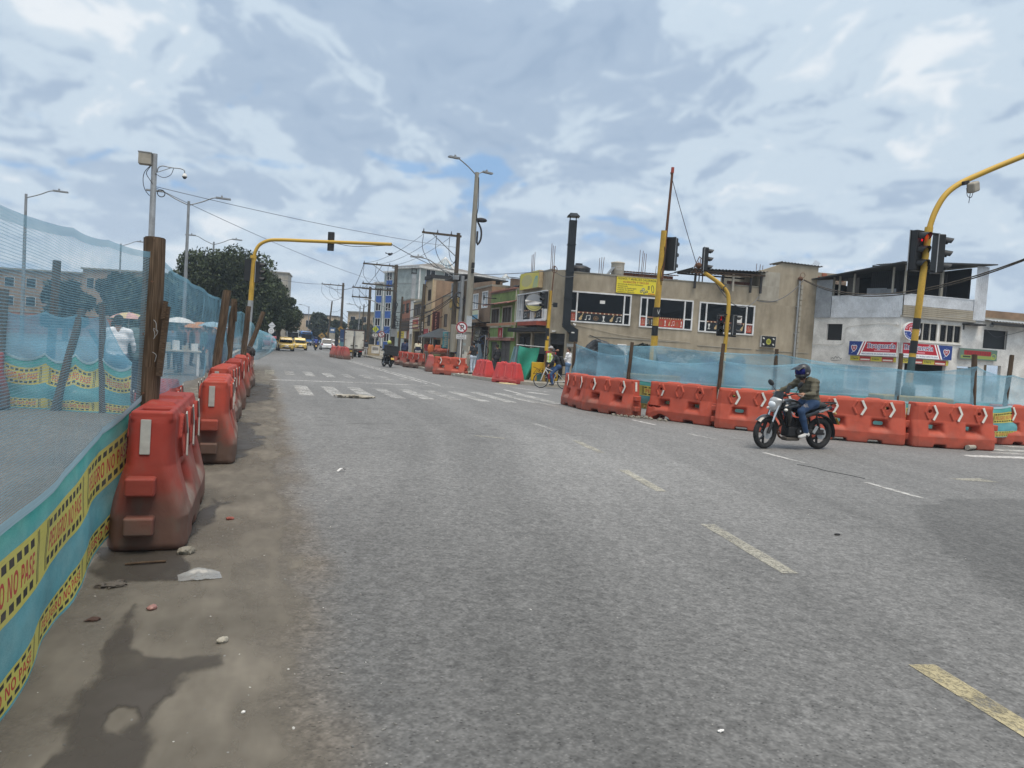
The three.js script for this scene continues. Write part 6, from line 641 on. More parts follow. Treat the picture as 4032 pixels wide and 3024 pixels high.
function plainPole(label, x, z, h, r, lean = 0, m = M.pole, lamp) { const g = thing('utility_pole', label, 'utility pole', [x, 0, z], 0, 'plain poles along the avenue'); mb().cyl([0, 0, 0], [lean, h, 0], r, r * 0.7, 10).build('pole', m, g); if (lamp) { mb().tube([[lean, h - 0.3, 0], [lean - 0.8, h + 0.1, 0], [lean - 1.5, h + 0.15, 0]], 0.04, 5).build('arm', M.steel, g); const q = mb(); lampHead(q, lean - 1.4, h + 0.18, 0, -1, 0, 0.7); q.build('lamp_head', M.steel, g); } return g; }
plainPole('slim leaning pole far down the avenue', 9.2, -122, 7.6, 0.16, 0.5); plainPole('dark pole beside the green house with a small lamp', 12.2, -47.6, 5.9, 0.16, 0.05); plainPole('short dark post before the green house door', 12.6, -46.0, 2.9, 0.07); plainPole('far lamp pole right of the pole pair', 13.5, -118, 7.0, 0.12, 0.2, M.steel, true); plainPole('far thin pole over the box truck', 14.8, -124, 7.6, 0.13, 0.2); plainPole('short pole beside the triple crossarm pole', 12.0, -70.6, 6.0, 0.13, 0.1); plainPole('far lamp pole at the end of the avenue', 4, -150, 8, 0.1, 0, M.steel, true); plainPole('far lamp pole at the end, farther right', 8, -158, 8, 0.1, 0, M.steel, true); plainPole('far thin pole right of the fence', 15.5, -118, 4.9, 0.08, 0); plainPole('wooden post left of the box truck', 7.0, -64, 1.9, 0.07, 0.05); plainPole('pipe in the shop awning before the green house', 12.9, -44.4, 2.4, 0.04, 0.04, M.galv);
{ const g = thing('utility_pole', 'pole with white hand painted letters ROPA INTERIOR running down it', 'utility pole', [12.0, SW, -60.0]); mb().cyl([0, 0, 0], [0.02, 6.35, 0], 0.19, 0.13, 14).build('pole', M.pole, g); mb().cyl([0, 0, 0], [0, 1.15, 0], 0.3, 0.24, 14).build('foot', M.dark, g); const t = canTex(64, 512, (c) => { c.fillStyle = '#2f2a26'; c.fillRect(0, 0, 64, 512); c.fillStyle = '#c9c6be'; c.font = 'bold 42px sans-serif'; c.textAlign = 'center'; c.textBaseline = 'middle';[...'ROPA INTERIOR'].forEach((s, i) => c.fillText(s, 32, 22 + i * 39)); }); const q = new THREE.CylinderGeometry(0.178, 0.195, 2.5, 16, 1, true, -0.75, 1.5); part('lettering', q, new THREE.MeshStandardMaterial({ map: t, roughness: 0.8 }), g).position.set(0.01, 2.05, 0); mb().cyl([0, 6.3, 0], [0.3, 6.1, 0.1], 0.02).box(0.1, 4.5, 0.2, 0.14, 0.3, 0.14).build('fitting', M.dark, g); }
// wires strung between things
function wire(label, runs, r = 0.012, m = M.cable) { const q = mb(); for (const [a, b, sag] of runs) { const p = []; for (let i = 0; i <= 12; i++) { const t = i / 12; p.push([lerp(a[0], b[0], t), lerp(a[1], b[1], t) - 4 * sag * t * (1 - t), lerp(a[2], b[2], t)]); } q.tube(p, r, 4, 20); } return single('overhead_wire', q.geo(), m, label, 'cable'); }
wire('two thin wires from the camera pole across the avenue to the crossarm pole', [[[-4.5, 7.2, -33.4], [11.2, 6.9, -70], 0.4], [[-4.5, 7.25, -33.4], [11.4, 8.0, -47.3], 0.2]], 0.012);
wire('wire from the tip of the mast arm to the yellow corner signal', [[[4.79, 5.66, -31.3], [11.5, 6.3, -47.4], 0.12], [[11.5, 6.3, -47.4], [13.05, 5.55, -33.85], 0.1]], 0.018);
wire('wire from the corner signal pipe along the cement wall', [[[13.05, 5.6, -33.9], [15.3, 5.7, -36.3], 0.2], [[15.4, 5.95, -36.4], [21, 5.95, -35.6], 0.1]], 0.014);
wire('drooping wire from the cable coil of the bent pole up to the tall yellow pole', [[[12.92, 8.0, -22.9], [13.1, 4.7, -21.1], 0.05], [[12.75, 4.45, -22.8], [13.1, 4.65, -21.1], 0.04]], 0.014, M.wire);
wire('wire from the bent signal pole over the wall to the pipe insulator', [[[13.7, 4.2, -20.9], [24.5, 5.2, -33.2], 0.7], [[24.5, 5.0, -33.3], [28.2, 6.5, -34.3], 0.5]], 0.02);
wire('twisted wire from the pipe insulator past the right signals out of the picture', [[[28.2, 6.5, -34.3], [19.4, 5.3, -13.6], 1.1], [[28.2, 6.45, -34.3], [19.4, 5.28, -13.6], 1.15]], 0.022, M.pole);
wire('sagging bundle of black cables between the poles of the house row', [[[11.3, 3.4, -70], [11.5, 4.7, -47.4], 0.6], [[11.3, 3.6, -70], [11.6, 5.0, -47.4], 0.5], [[11.3, 3.9, -70], [12, 4.2, -60], 0.3], [[12, 4.2, -60], [11.5, 4.9, -47.4], 0.3], [[11.3, 3.2, -70], [14.4, 4.1, -63], 0.3], [[11.3, 4.4, -70], [11.6, 5.3, -47.4], 0.35], [[11.3, 3.0, -70], [12, 3.1, -60], 0.2], [[11.6, 4.6, -47.4], [14.4, 3.2, -49], 0.2], [[11.6, 4.9, -47.4], [14.4, 4.6, -46], 0.3]], 0.03, M.wire);
wire('sagging cables from the crossarm pole to the far poles', [[[11.3, 3.4, -70], [10.3, 2.6, -80.5], 0.5], [[11.3, 3.1, -70], [10.3, 2.4, -80.5], 0.7], [[8.3, 8.8, -70.2], [8.6, 7.2, -80.5], 0.2], [[10, 8.8, -70.2], [9.6, 7.2, -80.5], 0.2], [[10.3, 4, -80.5], [10, 5, -108], 1.0], [[10.3, 4.5, -80.5], [10, 5.6, -108], 1.0], [[10.3, 3.6, -80.5], [13.5, 4.5, -118], 1.2], [[8.6, 7.2, -80.5], [7.2, 9.2, -108], 0.5], [[10, 6, -108], [9.5, 6, -122], 0.3], [[10.3, 3, -80.5], [15, 3.5, -118], 1.4]], 0.025, M.wire);
wire('three high wires from the loop pole to the triple crossarm pole', [[[9.2, 8.6, -47.4], [8.3, 8.8, -70.2], 0.4], [[10.1, 8.6, -47.4], [9.5, 8.8, -70.2], 0.4], [[11, 8.6, -47.4], [10.7, 8.8, -70.2], 0.4]], 0.016);
wire('far wire from the trees to the leaning crossarm pole', [[[-2, 7.6, -78], [7.3, 9.2, -108], 0.3]], 0.025);
single('bird', mb().ball(0, 0, 0, 0.13, 1.5, 0.8, 0.8).ball(0.18, 0.08, 0, 0.07).prism([[-0.15, 0.02], [-0.42, 0.1], [-0.38, -0.02]], 0.04).geo(), M.dark, 'small dark bird sitting on the high wires', 'bird', [8.85, 8.45, -58.5], 0.4);
// ================= traffic signals, plinths, road signs =================
const LENS = [new THREE.MeshPhysicalMaterial({ color: 0x2a0508, roughness: 0.3 }), new THREE.MeshPhysicalMaterial({ color: 0x2a1c04, roughness: 0.3 }), new THREE.MeshPhysicalMaterial({ color: 0x04200f, roughness: 0.3 })];
const visorGeo = (() => { const g = sheet(16, 4, (u, v) => { const a = lerp(-0.35, Math.PI + 0.35, u), top = Math.sin(a) * 0.5 + 0.5, L = v * lerp(0.10, 0.26, top), r = 0.128 - v * 0.012; return [Math.cos(a) * r, Math.sin(a) * r - v * 0.02, L]; }); const b = g.clone(); b.scale(0.94, 0.94, 1); const i = b.index.array; for (let k = 0; k < i.length; k += 3) { const t = i[k]; i[k] = i[k + 1]; i[k + 1] = t; } b.computeVertexNormals(); return mb().add(g).add(b).geo(); })();
const lensGeo = (() => { const g = new THREE.SphereGeometry(0.115, 20, 6, 0, 6.3, 0, 0.75); g.rotateX(Math.PI / 2); g.translate(0, 0, -0.075); return g; })();
const figureGeo = (() => { const q = mb(); q.ball(0, 0.055, 0.012, 0.018, 1, 1, 0.5, 8).rbox(0, 0.005, 0.012, 0.05, 0.07, 0.01, 0.005).rbox(-0.014, -0.06, 0.012, 0.018, 0.075, 0.01, 0.004, 0, 0, 0.15).rbox(0.014, -0.06, 0.012, 0.018, 0.075, 0.01, 0.004, 0, 0, -0.15).rbox(-0.036, 0.0, 0.012, 0.014, 0.06, 0.01, 0.004, 0, 0, -0.3).rbox(0.036, 0.0, 0.012, 0.014, 0.06, 0.01, 0.004, 0, 0, 0.3); return q.geo(); })();
const SIGRED = new THREE.MeshStandardMaterial({ color: 0x200002, emissive: 0xff1a30, emissiveIntensity: 0.4 });
function signalHead(parent, x, y, z, yaw, { n = 3, s = 1, lit = -1, ped = false } = {}) {
  const h = 0.345 * n * s, q = mb(); q.rbox(0, 0, 0, 0.33 * s, h, 0.20 * s, 0.03); q.box(0, 0, -0.10 * s, 0.36 * s, h + 0.02, 0.015); const o = q.build('signal_head', M.black, parent); o.position.set(x, y, z); o.rotation.y = yaw;
  mb().span(-0.185 * s, -0.178 * s, -h / 2, h / 2, -0.11 * s, -0.085 * s).build('edge_strip', M.galv, o);
  for (let i = 0; i < n; i++) { const cy = h / 2 - (i + 0.5) * 0.345 * s, v = part('visor', visorGeo, M.black, o); v.position.set(0, cy, 0.10 * s); v.scale.setScalar(s); const L = part('lens', lensGeo, LENS[i % 3], o); L.position.set(0, cy, 0.10 * s); L.scale.setScalar(s); if (i === lit) { const f = part('lit_lamp', ped ? figureGeo : lensGeo, SIGRED, o); f.position.set(0, cy, 0.104 * s); f.scale.setScalar(s * (ped ? 1.15 : 0.9)); const pl = new THREE.PointLight(0xff2030, 0.008, 6); pl.position.set(0, cy, 0.2 * s); pl.castShadow = true; o.add(pl); } }
  return o;
}
function stripes(g, x, z, list, r) { for (const [a, b, m] of list) mb().cyl([x, a, z], [x, b, z], r + 0.004, r + 0.003, 18).build('painted_band', m, g); }
{ // left mast arm
  const g = thing('mast_arm_signal', 'yellow mast arm with one signal over the lanes and two on its pole, left side', 'traffic signal', [-0.78, 0, -33.05]); const q = mb(); q.cyl([0, 0, 0], [0.14, 4.75, 0], 0.115, 0.10, 14); q.build('pole', M.yellow, g); mb().tube([[0.14, 4.7, 0], [0.18, 5.0, 0.01], [0.34, 5.3, 0.03], [0.69, 5.5, 0.10], [1.2, 5.56, 0.25], [2.15, 5.58, 0.58], [5.57, 5.66, 1.75]], 0.072, 10, 60).build('arm', M.yellow, g); mb().cyl([0.11, 4.7, 0], [0.115, 4.82, 0], 0.125, 0.125, 14).build('collar', M.yellow, g); mb().cyl([0.0, 0, 0], [0.088, 2.95, 0], 0.12, 0.114, 14).build('painted_band', M.galv, g);
  signalHead(g, -0.06, 4.2, -0.06, 3.0, { s: 0.85 }); signalHead(g, 0.34, 4.15, 0.05, 1.25, { s: 0.85 }); signalHead(g, 3.18, 5.63, 0.80, Math.PI - 0.3, { s: 0.74 }); mb().box(3.18, 5.62, 0.93, 0.18, 0.75, 0.04).build('back_plate', M.dark, g); mb().tube([[3.4, 5.55, 0.98], [4.0, 5.48, 1.2], [5.4, 5.6, 1.7]], 0.012, 4).build('cable', M.wire, g);
}
{ // corner signal
  const g = thing('post_signal', 'yellow post signal with a taped pipe extension at the cement corner', 'traffic signal', [12.92, SW, -33.72]); mb().cyl([0, 0, 0], [0.05, 4.42, 0], 0.09, 0.08, 14).build('pole', M.yellow, g); stripes(g, 0.015, 0, [[0.02, 1.3, M.rust], [1.3, 1.5, M.black], [2.0, 2.25, M.black], [1.5, 2.0, mat([0.7, 0.45, 0.03], 0.5)], [2.25, 2.6, M.black]], 0.088); mb().cyl([0.05, 3.6, 0.05], [0.14, 5.6, 0.05], 0.03, 0.03, 8).build('pipe_extension', M.rust, g); signalHead(g, -0.25, 3.95, 0.0, -1.2, { s: 0.8 }); mb().box(0.32, 3.75, 0, 0.2, 0.22, 0.1).cyl([0, 3.75, 0], [0.3, 3.75, 0], 0.02).build('camera', M.black, g); mb().torus(0.14, 5.45, 0.05, 0.17, 0.012, 0, 0.4).torus(0.15, 5.43, 0.07, 0.14, 0.012, 0.2, 0.1).build('cable_coil', M.rust, g); mb().rbox(0.02, 2.13, 0.09, 0.10, 0.16, 0.012, 0.004).build('sticker', M.yellow, g);
}
function plinth(label, x, z, yaw) { const g = thing('concrete_plinth', label, 'plinth', [x, 0, z], yaw); mb().rbox(0, 0.50, 0, 1.8, 1.06, 0.8, 0.04).build('block', mat([0.44, 0.36, 0.12], 0.9, { map: T.cement }), g); mb().rbox(0.25, 0.4, 0.402, 1.28, 0.85, 0.012, 0.004).build('bare_patch', M.cement, g); return g; }
plinth('yellow painted concrete plinth under the tall striped pole, left one', 12.6, -22.62, -0.28); plinth('yellow painted concrete plinth under the right mast arm, half bare', 15.66, -14.72, -0.3);
{ // tall striped pole
  const g = thing('post_signal', 'tall yellow and black striped pole with a rusty pipe lashed on top', 'traffic signal', [12.6, 1.0, -22.66]); mb().cyl([0, 0.5, 0], [0.10, 4.95, 0], 0.105, 0.095, 16).build('pole', M.yellow, g); part('flared_base', new THREE.LatheGeometry([[0, 0], [0.20, 0], [0.20, 0.28], [0.17, 0.40], [0.11, 0.52], [0, 0.52]].map(p => new THREE.Vector2(...p)), 20), mat([0.05, 0.10, 0.11], 0.6), g); stripes(g, 0.02, 0, [[0.52, 1.0, mat([0.30, 0.34, 0.32], 0.7)], [1.36, 1.70, M.black], [2.0, 2.32, M.black]], 0.105); mb().cyl([0.042, 1.0, 0], [0.05, 1.36, 0], 0.106, 0.105, 16).build('painted_band', M.yellow, g); const st = canTex(64, 64, (c) => { c.fillStyle = '#17181a'; c.fillRect(0, 0, 64, 64); c.strokeStyle = '#d8d8d4'; c.lineWidth = 5; c.beginPath(); c.moveTo(10, 50); c.lineTo(24, 14); c.lineTo(36, 46); c.lineTo(54, 12); c.stroke(); }); part('sticker', new THREE.CylinderGeometry(0.112, 0.112, 0.30, 18, 1, true, -1.2, 2.2), new THREE.MeshStandardMaterial({ map: st, roughness: 0.5 }), g).position.set(0.045, 2.18, 0); mb().cyl([0.1, 3.25, 0.08], [0.32, 7.12, -0.1], 0.05, 0.042, 10).build('pipe_extension', M.rust, g); mb().cyl([0.31, 6.95, -0.09], [0.32, 7.14, -0.1], 0.055, 0.055, 8).build('red_tip', mat([0.35, 0.05, 0.03], 0.7), g); signalHead(g, 0.44, 4.18, 0.02, 2.15, { s: 1.08 }); mb().beam([0.1, 4.72, 0], [0.44, 4.74, 0], 0.05, 0.05).beam([0.08, 3.66, 0], [0.44, 3.64, 0], 0.05, 0.05).build('bracket', M.black, g); mb().tube([[0.1, 4.4, 0.11], [0.14, 4.0, 0.12], [0.02, 3.5, 0.12], [0.08, 3.1, 0.11]], 0.012, 5).build('cable', M.wire, g);
}
{ // bent pedestrian signal
  const g = thing('pedestrian_signal', 'thin bent yellow pole with a lit red pedestrian signal', 'traffic signal', [14.05, 0, -20.65]); mb().tube([[0, 0, 0], [0.03, 1.6, 0], [0.06, 2.8, 0], [0.08, 3.45, -0.02], [0.03, 3.83, -0.06], [-0.22, 4.12, -0.16], [-0.72, 4.46, -0.35]], 0.068, 10, 60).build('pole', M.yellow, g); signalHead(g, -0.70, 4.88, -0.36, 1.25, { s: 0.74 }); mb().cyl([-0.72, 4.42, -0.35], [-0.72, 4.6, -0.35], 0.03).build('bracket', M.white, g); const cg = mb(); for (const [a, b] of [[[-0.95, 4.35], [-1.08, 4.62]], [[-1.08, 4.62], [-0.92, 4.95]], [[-0.92, 4.95], [-0.78, 4.85]], [[-0.95, 4.35], [-0.78, 4.6]], [[-1.08, 4.62], [-0.8, 4.7]]]) cg.cyl([...a, -0.36], [...b, -0.36], 0.014, 0.014, 5); cg.build('wire_frame', M.rust, g); mb().ball(-0.93, 4.66, -0.36, 0.10, 1, 1, 1).build('wire_bundle', M.rust, g);
  signalHead(g, -0.20, 2.80, 0.02, -0.45, { n: 3, s: 0.60, lit: 0, ped: true }); signalHead(g, 0.30, 2.82, 0.05, 1.2, { n: 3, s: 0.62 }); mb().beam([-0.3, 2.46, 0], [0.4, 2.46, 0.02], 0.05, 0.05).beam([-0.3, 3.14, 0], [0.4, 3.14, 0.02], 0.04, 0.04).build('bracket', M.black, g); mb().torus(-0.1, 3.95, -0.05, 0.09, 0.014, 0, 0.5).build('cable_coil', M.wire, g);
}
{ // right mast arm
  const g = thing('mast_arm_signal', 'big yellow mast arm at the right edge with two dark signal heads, one lit red', 'traffic signal', [15.66, 1.0, -14.8]); mb().cyl([0, 0.3, 0], [0.28, 4.25, -0.06], 0.085, 0.08, 18).build('pole', M.yellow, g); mb().tube([[0.275, 4.2, -0.06], [0.30, 4.35, -0.06], [0.43, 4.78, -0.05], [0.66, 5.22, 0.0], [0.96, 5.50, 0.07], [1.58, 5.86, 0.26], [2.54, 6.35, 0.56], [4.4, 7.25, 1.15]], 0.072, 12, 70).build('arm', M.yellow, g); mb().cyl([0.27, 4.2, -0.06], [0.282, 4.36, -0.06], 0.098, 0.098, 18).build('collar', M.yellow, g); part('flared_base', new THREE.LatheGeometry([[0, 0], [0.165, 0], [0.165, 0.22], [0.10, 0.36], [0, 0.36]].map(p => new THREE.Vector2(...p)), 20), mat([0.06, 0.10, 0.11], 0.6), g);
  for (const [a, b, m] of [[0.34, 0.62, mat([0.42, 0.38, 0.28], 0.7)], [0.62, 1.02, mat([0.05, 0.10, 0.11], 0.6)], [1.12, 1.44, M.black], [1.74, 2.02, M.black]]) mb().cyl([lerp(0, 0.28, (a - 0.3) / 3.95), a, -0.06 * (a - 0.3) / 3.95], [lerp(0, 0.28, (b - 0.3) / 3.95), b, -0.06 * (b - 0.3) / 3.95], 0.089, 0.088, 18).build('painted_band', m, g);
  signalHead(g, 0.10, 3.76, -0.20, 0.12, { s: 1.0, lit: 0, ped: true }); signalHead(g, 0.58, 3.70, 0.02, 1.15, { s: 0.95 }); mb().beam([0.2, 4.22, -0.1], [0.6, 4.2, 0], 0.05, 0.05).beam([0.15, 3.28, -0.1], [0.6, 3.24, 0], 0.03, 0.03).build('bracket', M.black, g);
  const c = mb().rbox(1.32, 5.46, 0.22, 0.34, 0.26, 0.2, 0.05, 0.3, 0, 0.35).build('camera', M.pale, g); mb().rbox(1.10, 5.55, 0.16, 0.2, 0.1, 0.12, 0.02, 0, 0, 0.3).build('camera_clamp', M.dark, g); mb().tube([[1.12, 5.42, 0.2], [1.18, 5.22, 0.2], [1.3, 5.2, 0.2], [1.36, 5.36, 0.2]], 0.01, 4).cyl([1.26, 5.3, 0.2], [1.24, 5.05, 0.2], 0.008).build('cable', M.wire, g);
}
// ---- road signs
function roadSign(label, x, z, hC, r, draw, yaw, { pole = M.white, plate, poleH, shape = 'round' } = {}) {
  const g = thing('road_sign', label, 'road sign', [x, SW, z], yaw); mb().cyl([0, 0, 0], [0, poleH ?? hC + r * 0.8, 0], 0.035, 0.035, 10).build('pole', pole, g); const t = canTex(256, 256, draw); let geo = shape === 'round' ? new THREE.CylinderGeometry(r, r, 0.015, 40) : new THREE.BoxGeometry(r * 1.5, 0.015, r * 1.5); geo.rotateX(Math.PI / 2); if (shape !== 'round') geo.rotateZ(Math.PI / 4); geo.translate(0, hC, 0.05); part('sign_plate', geo, M.steel, g); const f = shape === 'round' ? new THREE.CircleGeometry(r * 0.995, 40) : new THREE.PlaneGeometry(r * 1.49, r * 1.49); if (shape !== 'round') { f.rotateZ(Math.PI / 4); const uv = f.attributes.uv, p = f.attributes.position; for (let i = 0; i < 4; i++) uv.setXY(i, p.getX(i) / (2.12 * r) + 0.5, p.getY(i) / (2.12 * r) + 0.5); } f.translate(0, hC, 0.0605); part('sign_face', f, new THREE.MeshStandardMaterial({ map: t, roughness: 0.45 }), g); if (plate) { const [w, h, y, d2] = plate; part('lower_plate', uvBox(new THREE.BoxGeometry(w, h, 0.012)).translate(0, y, 0.05), M.steel, g); part('lower_print', new THREE.PlaneGeometry(w * 0.99, h * 0.98).translate(0, y, 0.0585), new THREE.MeshStandardMaterial({ map: canTex(256, 128, d2), roughness: 0.5 }), g); } return g;
}
const noPark = (c) => { c.fillStyle = '#d8d8da'; c.fillRect(0, 0, 256, 256); c.fillStyle = '#1e2026'; c.font = 'bold 168px sans-serif'; c.textAlign = 'center'; c.textBaseline = 'middle'; c.fillText('P', 136, 132); c.strokeStyle = '#8e2026'; c.lineWidth = 30; c.beginPath(); c.arc(128, 128, 110, 0, 7); c.stroke(); c.lineWidth = 22; c.beginPath(); c.moveTo(52, 52); c.lineTo(204, 204); c.stroke(); };
roadSign('red ringed no parking sign with plate EN ESTA CUADRA before the concrete lamp post', 10.45, -40.8, 2.53, 0.33, noPark, -0.30, { plate: [0.58, 0.27, 2.0, (c) => { c.fillStyle = '#cfd0cf'; c.fillRect(0, 0, 256, 128); c.strokeStyle = '#44474a'; c.lineWidth = 3; c.strokeRect(6, 6, 244, 116); c.fillStyle = '#2b2e33'; c.font = 'bold 50px sans-serif'; c.textAlign = 'center'; c.textBaseline = 'middle'; c.fillText('EN ESTA', 128, 40, 220); c.fillText('CUADRA', 128, 92, 220); }] });
roadSign('smaller far no parking sign by the apartment fence', 11.75, -80.5, 2.26, 0.36, noPark, -0.1);
roadSign('white 30 speed limit sign with a yellow school crossing diamond above', 11.1, -80.8, 2.13, 0.36, (c) => { c.fillStyle = '#d2d3d2'; c.fillRect(0, 0, 256, 256); c.strokeStyle = '#4a3b3c'; c.lineWidth = 24; c.beginPath(); c.arc(128, 128, 112, 0, 7); c.stroke(); c.fillStyle = '#23262a'; c.font = 'bold 118px sans-serif'; c.textAlign = 'center'; c.textBaseline = 'middle'; c.fillText('30', 128, 134); }, -0.1);
roadSign('yellow green school crossing diamond above the 30 sign', 11.12, -80.7, 2.78, 0.34, (c) => { c.fillStyle = '#b8c23a'; c.fillRect(0, 0, 256, 256); c.fillStyle = '#20221a'; for (const x of [100, 158]) { c.beginPath(); c.arc(x, 78, 15, 0, 7); c.fill(); c.beginPath(); c.moveTo(x - 14, 96); c.lineTo(x + 16, 96); c.lineTo(x + 10, 140); c.lineTo(x + 26, 182); c.lineTo(x + 10, 184); c.lineTo(x, 152); c.lineTo(x - 16, 186); c.lineTo(x - 30, 180); c.lineTo(x - 10, 138); c.fill(); } }, -0.1, { shape: 'diamond', poleH: 2.7 });
const warn = (c) => { c.fillStyle = '#8f7030'; c.fillRect(0, 0, 256, 256); c.fillStyle = '#2a241a'; c.fillRect(60, 130, 136, 16); c.beginPath(); c.arc(128, 132, 34, Math.PI, 0); c.fill(); };
roadSign('far amber warning diamond left of the box truck', 8.83, -129, 1.85, 0.55, warn, 0, { shape: 'diamond' }); roadSign('second far amber warning diamond beside the leaning pole', 10.63, -139, 2.35, 0.5, warn, 0, { shape: 'diamond' }); roadSign('amber diamond above the box truck roof', 8.5, -92.2, 2.7, 0.36, warn, 0, { shape: 'diamond' });
roadSign('back of a white diamond sign on a pole at the left kerb', 0.37, -63.2, 2.2, 0.28, (c) => { c.fillStyle = '#c9ccd0'; c.fillRect(0, 0, 256, 256); c.fillStyle = '#8a8e94'; c.fillRect(20, 120, 216, 14); }, 0.2, { shape: 'diamond', pole: M.galv }); roadSign('round white sign below the white diamond', 0.33, -63.1, 1.78, 0.24, (c) => { c.fillStyle = '#d0d2d4'; c.fillRect(0, 0, 256, 256); c.strokeStyle = '#6c7076'; c.lineWidth = 12; c.beginPath(); c.arc(128, 128, 60, 0, 7); c.stroke(); }, 0.2, { pole: M.galv });
{ const g = thing('bus_stop_sign', 'tall blue and white bus stop panel beside the far pole', 'bus stop', [9.22, 0, -113]); mb().cyl([0, 0, 0], [0, 3, 0], 0.06).build('pole', M.galv, g); mb().rbox(0, 2.85, 0.08, 0.8, 0.75, 0.08, 0.02).build('blue_panel', mat([0.08, 0.16, 0.32], 0.6), g); mb().rbox(0, 2.9, 0.13, 0.5, 0.26, 0.02, 0.01).build('white_mark', M.white, g); mb().rbox(0, 1.95, 0.08, 0.8, 0.95, 0.06, 0.02).build('timetable', M.pale, g); }
// ================= vehicles down the avenue =================
const wheelGeo = (R, w) => { const g = new THREE.LatheGeometry([[0.01, -w / 2], [R * 0.6, -w / 2], [R * 0.92, -w / 2], [R, -w / 2 + 0.03], [R, w / 2 - 0.03], [R * 0.92, w / 2], [R * 0.6, w / 2], [0.01, w / 2]].map(p => new THREE.Vector2(...p)), 24); g.rotateZ(Math.PI / 2); return g; };
const rimGeo = (R, w) => { const q = mb(); for (const s of [-1, 1]) { q.cyl([s * (w / 2 - 0.01), 0, 0], [s * (w / 2 + 0.012), 0, 0], R * 0.62, R * 0.55, 16); for (let i = 0; i < 5; i++) { const a = i * 1.2566; q.beam([s * (w / 2 + 0.014), 0, 0], [s * (w / 2 + 0.014), Math.cos(a) * R * 0.52, Math.sin(a) * R * 0.52], 0.03, 0.05); } } return q.geo(); };
const CW = [wheelGeo(0.29, 0.19), rimGeo(0.29, 0.19)], TW = [wheelGeo(0.36, 0.22), rimGeo(0.36, 0.22)], BW = [wheelGeo(0.48, 0.3), rimGeo(0.48, 0.3)];
function wheel(g, W, x, y, z) { const o = part('wheel', W[0], M.rubber, g); o.position.set(x, y, z); part('rim', W[1], M.galv, o); }
const quadAt = (a, b, c, d) => sheet(4, 2, (u, v) => [0, 1, 2].map(k => lerp(lerp(a[k], b[k], u), lerp(d[k], c[k], u), v)));
const HL = new THREE.MeshPhysicalMaterial({ color: 0xd8dde2, roughness: 0.15 }), TL = new THREE.MeshPhysicalMaterial({ color: 0x8a0a10, roughness: 0.25 });
function car(label, paint, x, z, yaw, { roof, w = 1.64, L = 3.9, h = 1.46, taxi, cat = 'car', name = 'car' } = {}) {
  const g = thing(name, label, cat, [x, 0, z], yaw), hw = w / 2, f = (X, Y2, Z) => { const t = clamp((Y2 - 0.8) / (h - 0.8)), nose = 0.12 * sm(L * 0.2, L * 0.5, Math.abs(Z)); let d = sbox(X, Y2 - 0.54 + 0.10 * sm(0.5, 1.9, Z) * (Y2 > 0.5 ? 1 : 0), Z, hw - nose * (Math.abs(X) > 0.3 ? 1 : 0.4), 0.33, L / 2, 0.16); d = smin(d, sbox(X, Y2 - (h + 0.72) / 2, Z + 0.32 - 0.05 * t, hw - 0.05 - 0.16 * t, (h - 0.72) / 2, L * 0.31 - 0.42 * t, 0.10), 0.10); for (const s of [-1, 1]) d = smax(d, -(Math.hypot(Y2 - 0.3, Z - s * L * 0.32) - 0.35 + (Math.abs(X) < hw - 0.25 ? 1 : 0)), 0.03); return d; };
  part('body', net(f, [-hw - 0.1, 0.1, -L / 2 - 0.1], [hw + 0.1, h + 0.1, L / 2 + 0.1], 0.05), paint, g);
  const t = h - 0.10, e = hw - 0.14, e2 = hw - 0.24; part('windshield', quadAt([-e, 0.92, L * 0.255], [e, 0.92, L * 0.255], [e2, t, L * 0.105], [-e2, t, L * 0.105]), M.glass, g).position.z = 0.03; part('rear_window', quadAt([e, 0.95, -L * 0.405], [-e, 0.95, -L * 0.405], [-e2, t, -L * 0.315], [e2, t, -L * 0.315]), M.glass, g).position.z = -0.03; for (const s of [-1, 1]) { const a = hw - 0.02, b = hw - 0.175; for (const [z0, z1] of [[-0.04, 0.20], [-0.30, -0.06]]) { const p = [[s * a, 0.93, L * z0], [s * a, 0.93, L * (z1 + 0.02)], [s * b, t - 0.02, L * (z1 - 0.06)], [s * b, t - 0.02, L * z0]]; part('side_window', quadAt(...(s < 0 ? p : [p[1], p[0], p[3], p[2]])), M.glass, g); } mb().rbox(s * (hw + 0.08), 0.98, L * 0.19, 0.16, 0.11, 0.1, 0.03).build('mirror', paint, g); mb().rbox(s * (hw - 0.24), 0.66, L / 2 - 0.10, 0.32, 0.13, 0.1, 0.04, s * 0.35).build('headlight', HL, g); mb().rbox(s * (hw - 0.16), 0.78, -L / 2 + 0.07, 0.2, 0.22, 0.1, 0.03, -s * 0.2).build('tail_light', TL, g); for (const q of [-1, 1]) wheel(g, CW, s * (hw - 0.10), 0.29, q * L * 0.32); }
  mb().rbox(0, 0.36, L / 2 - 0.01, 0.85, 0.14, 0.05, 0.02).build('grille', M.black, g); mb().rbox(0, 0.60, L / 2 - 0.01, 0.5, 0.06, 0.04, 0.01).build('badge_bar', M.chrome, g); for (const s of [1, -1]) mb().rbox(0, 0.47, s * (L / 2 + 0.02), 0.36, 0.13, 0.015, 0.004).build('number_plate', s > 0 || !taxi ? mat([0.75, 0.73, 0.66], 0.6) : M.white, g); mb().rbox(0, 0.25, -L / 2 + 0.02, w * 0.8, 0.16, 0.06, 0.02).build('lower_bumper', M.black, g); if (taxi) mb().rbox(0, h + 0.06, -0.05, 0.4, 0.12, 0.12, 0.03).build('roof_light', M.white, g); return g;
}
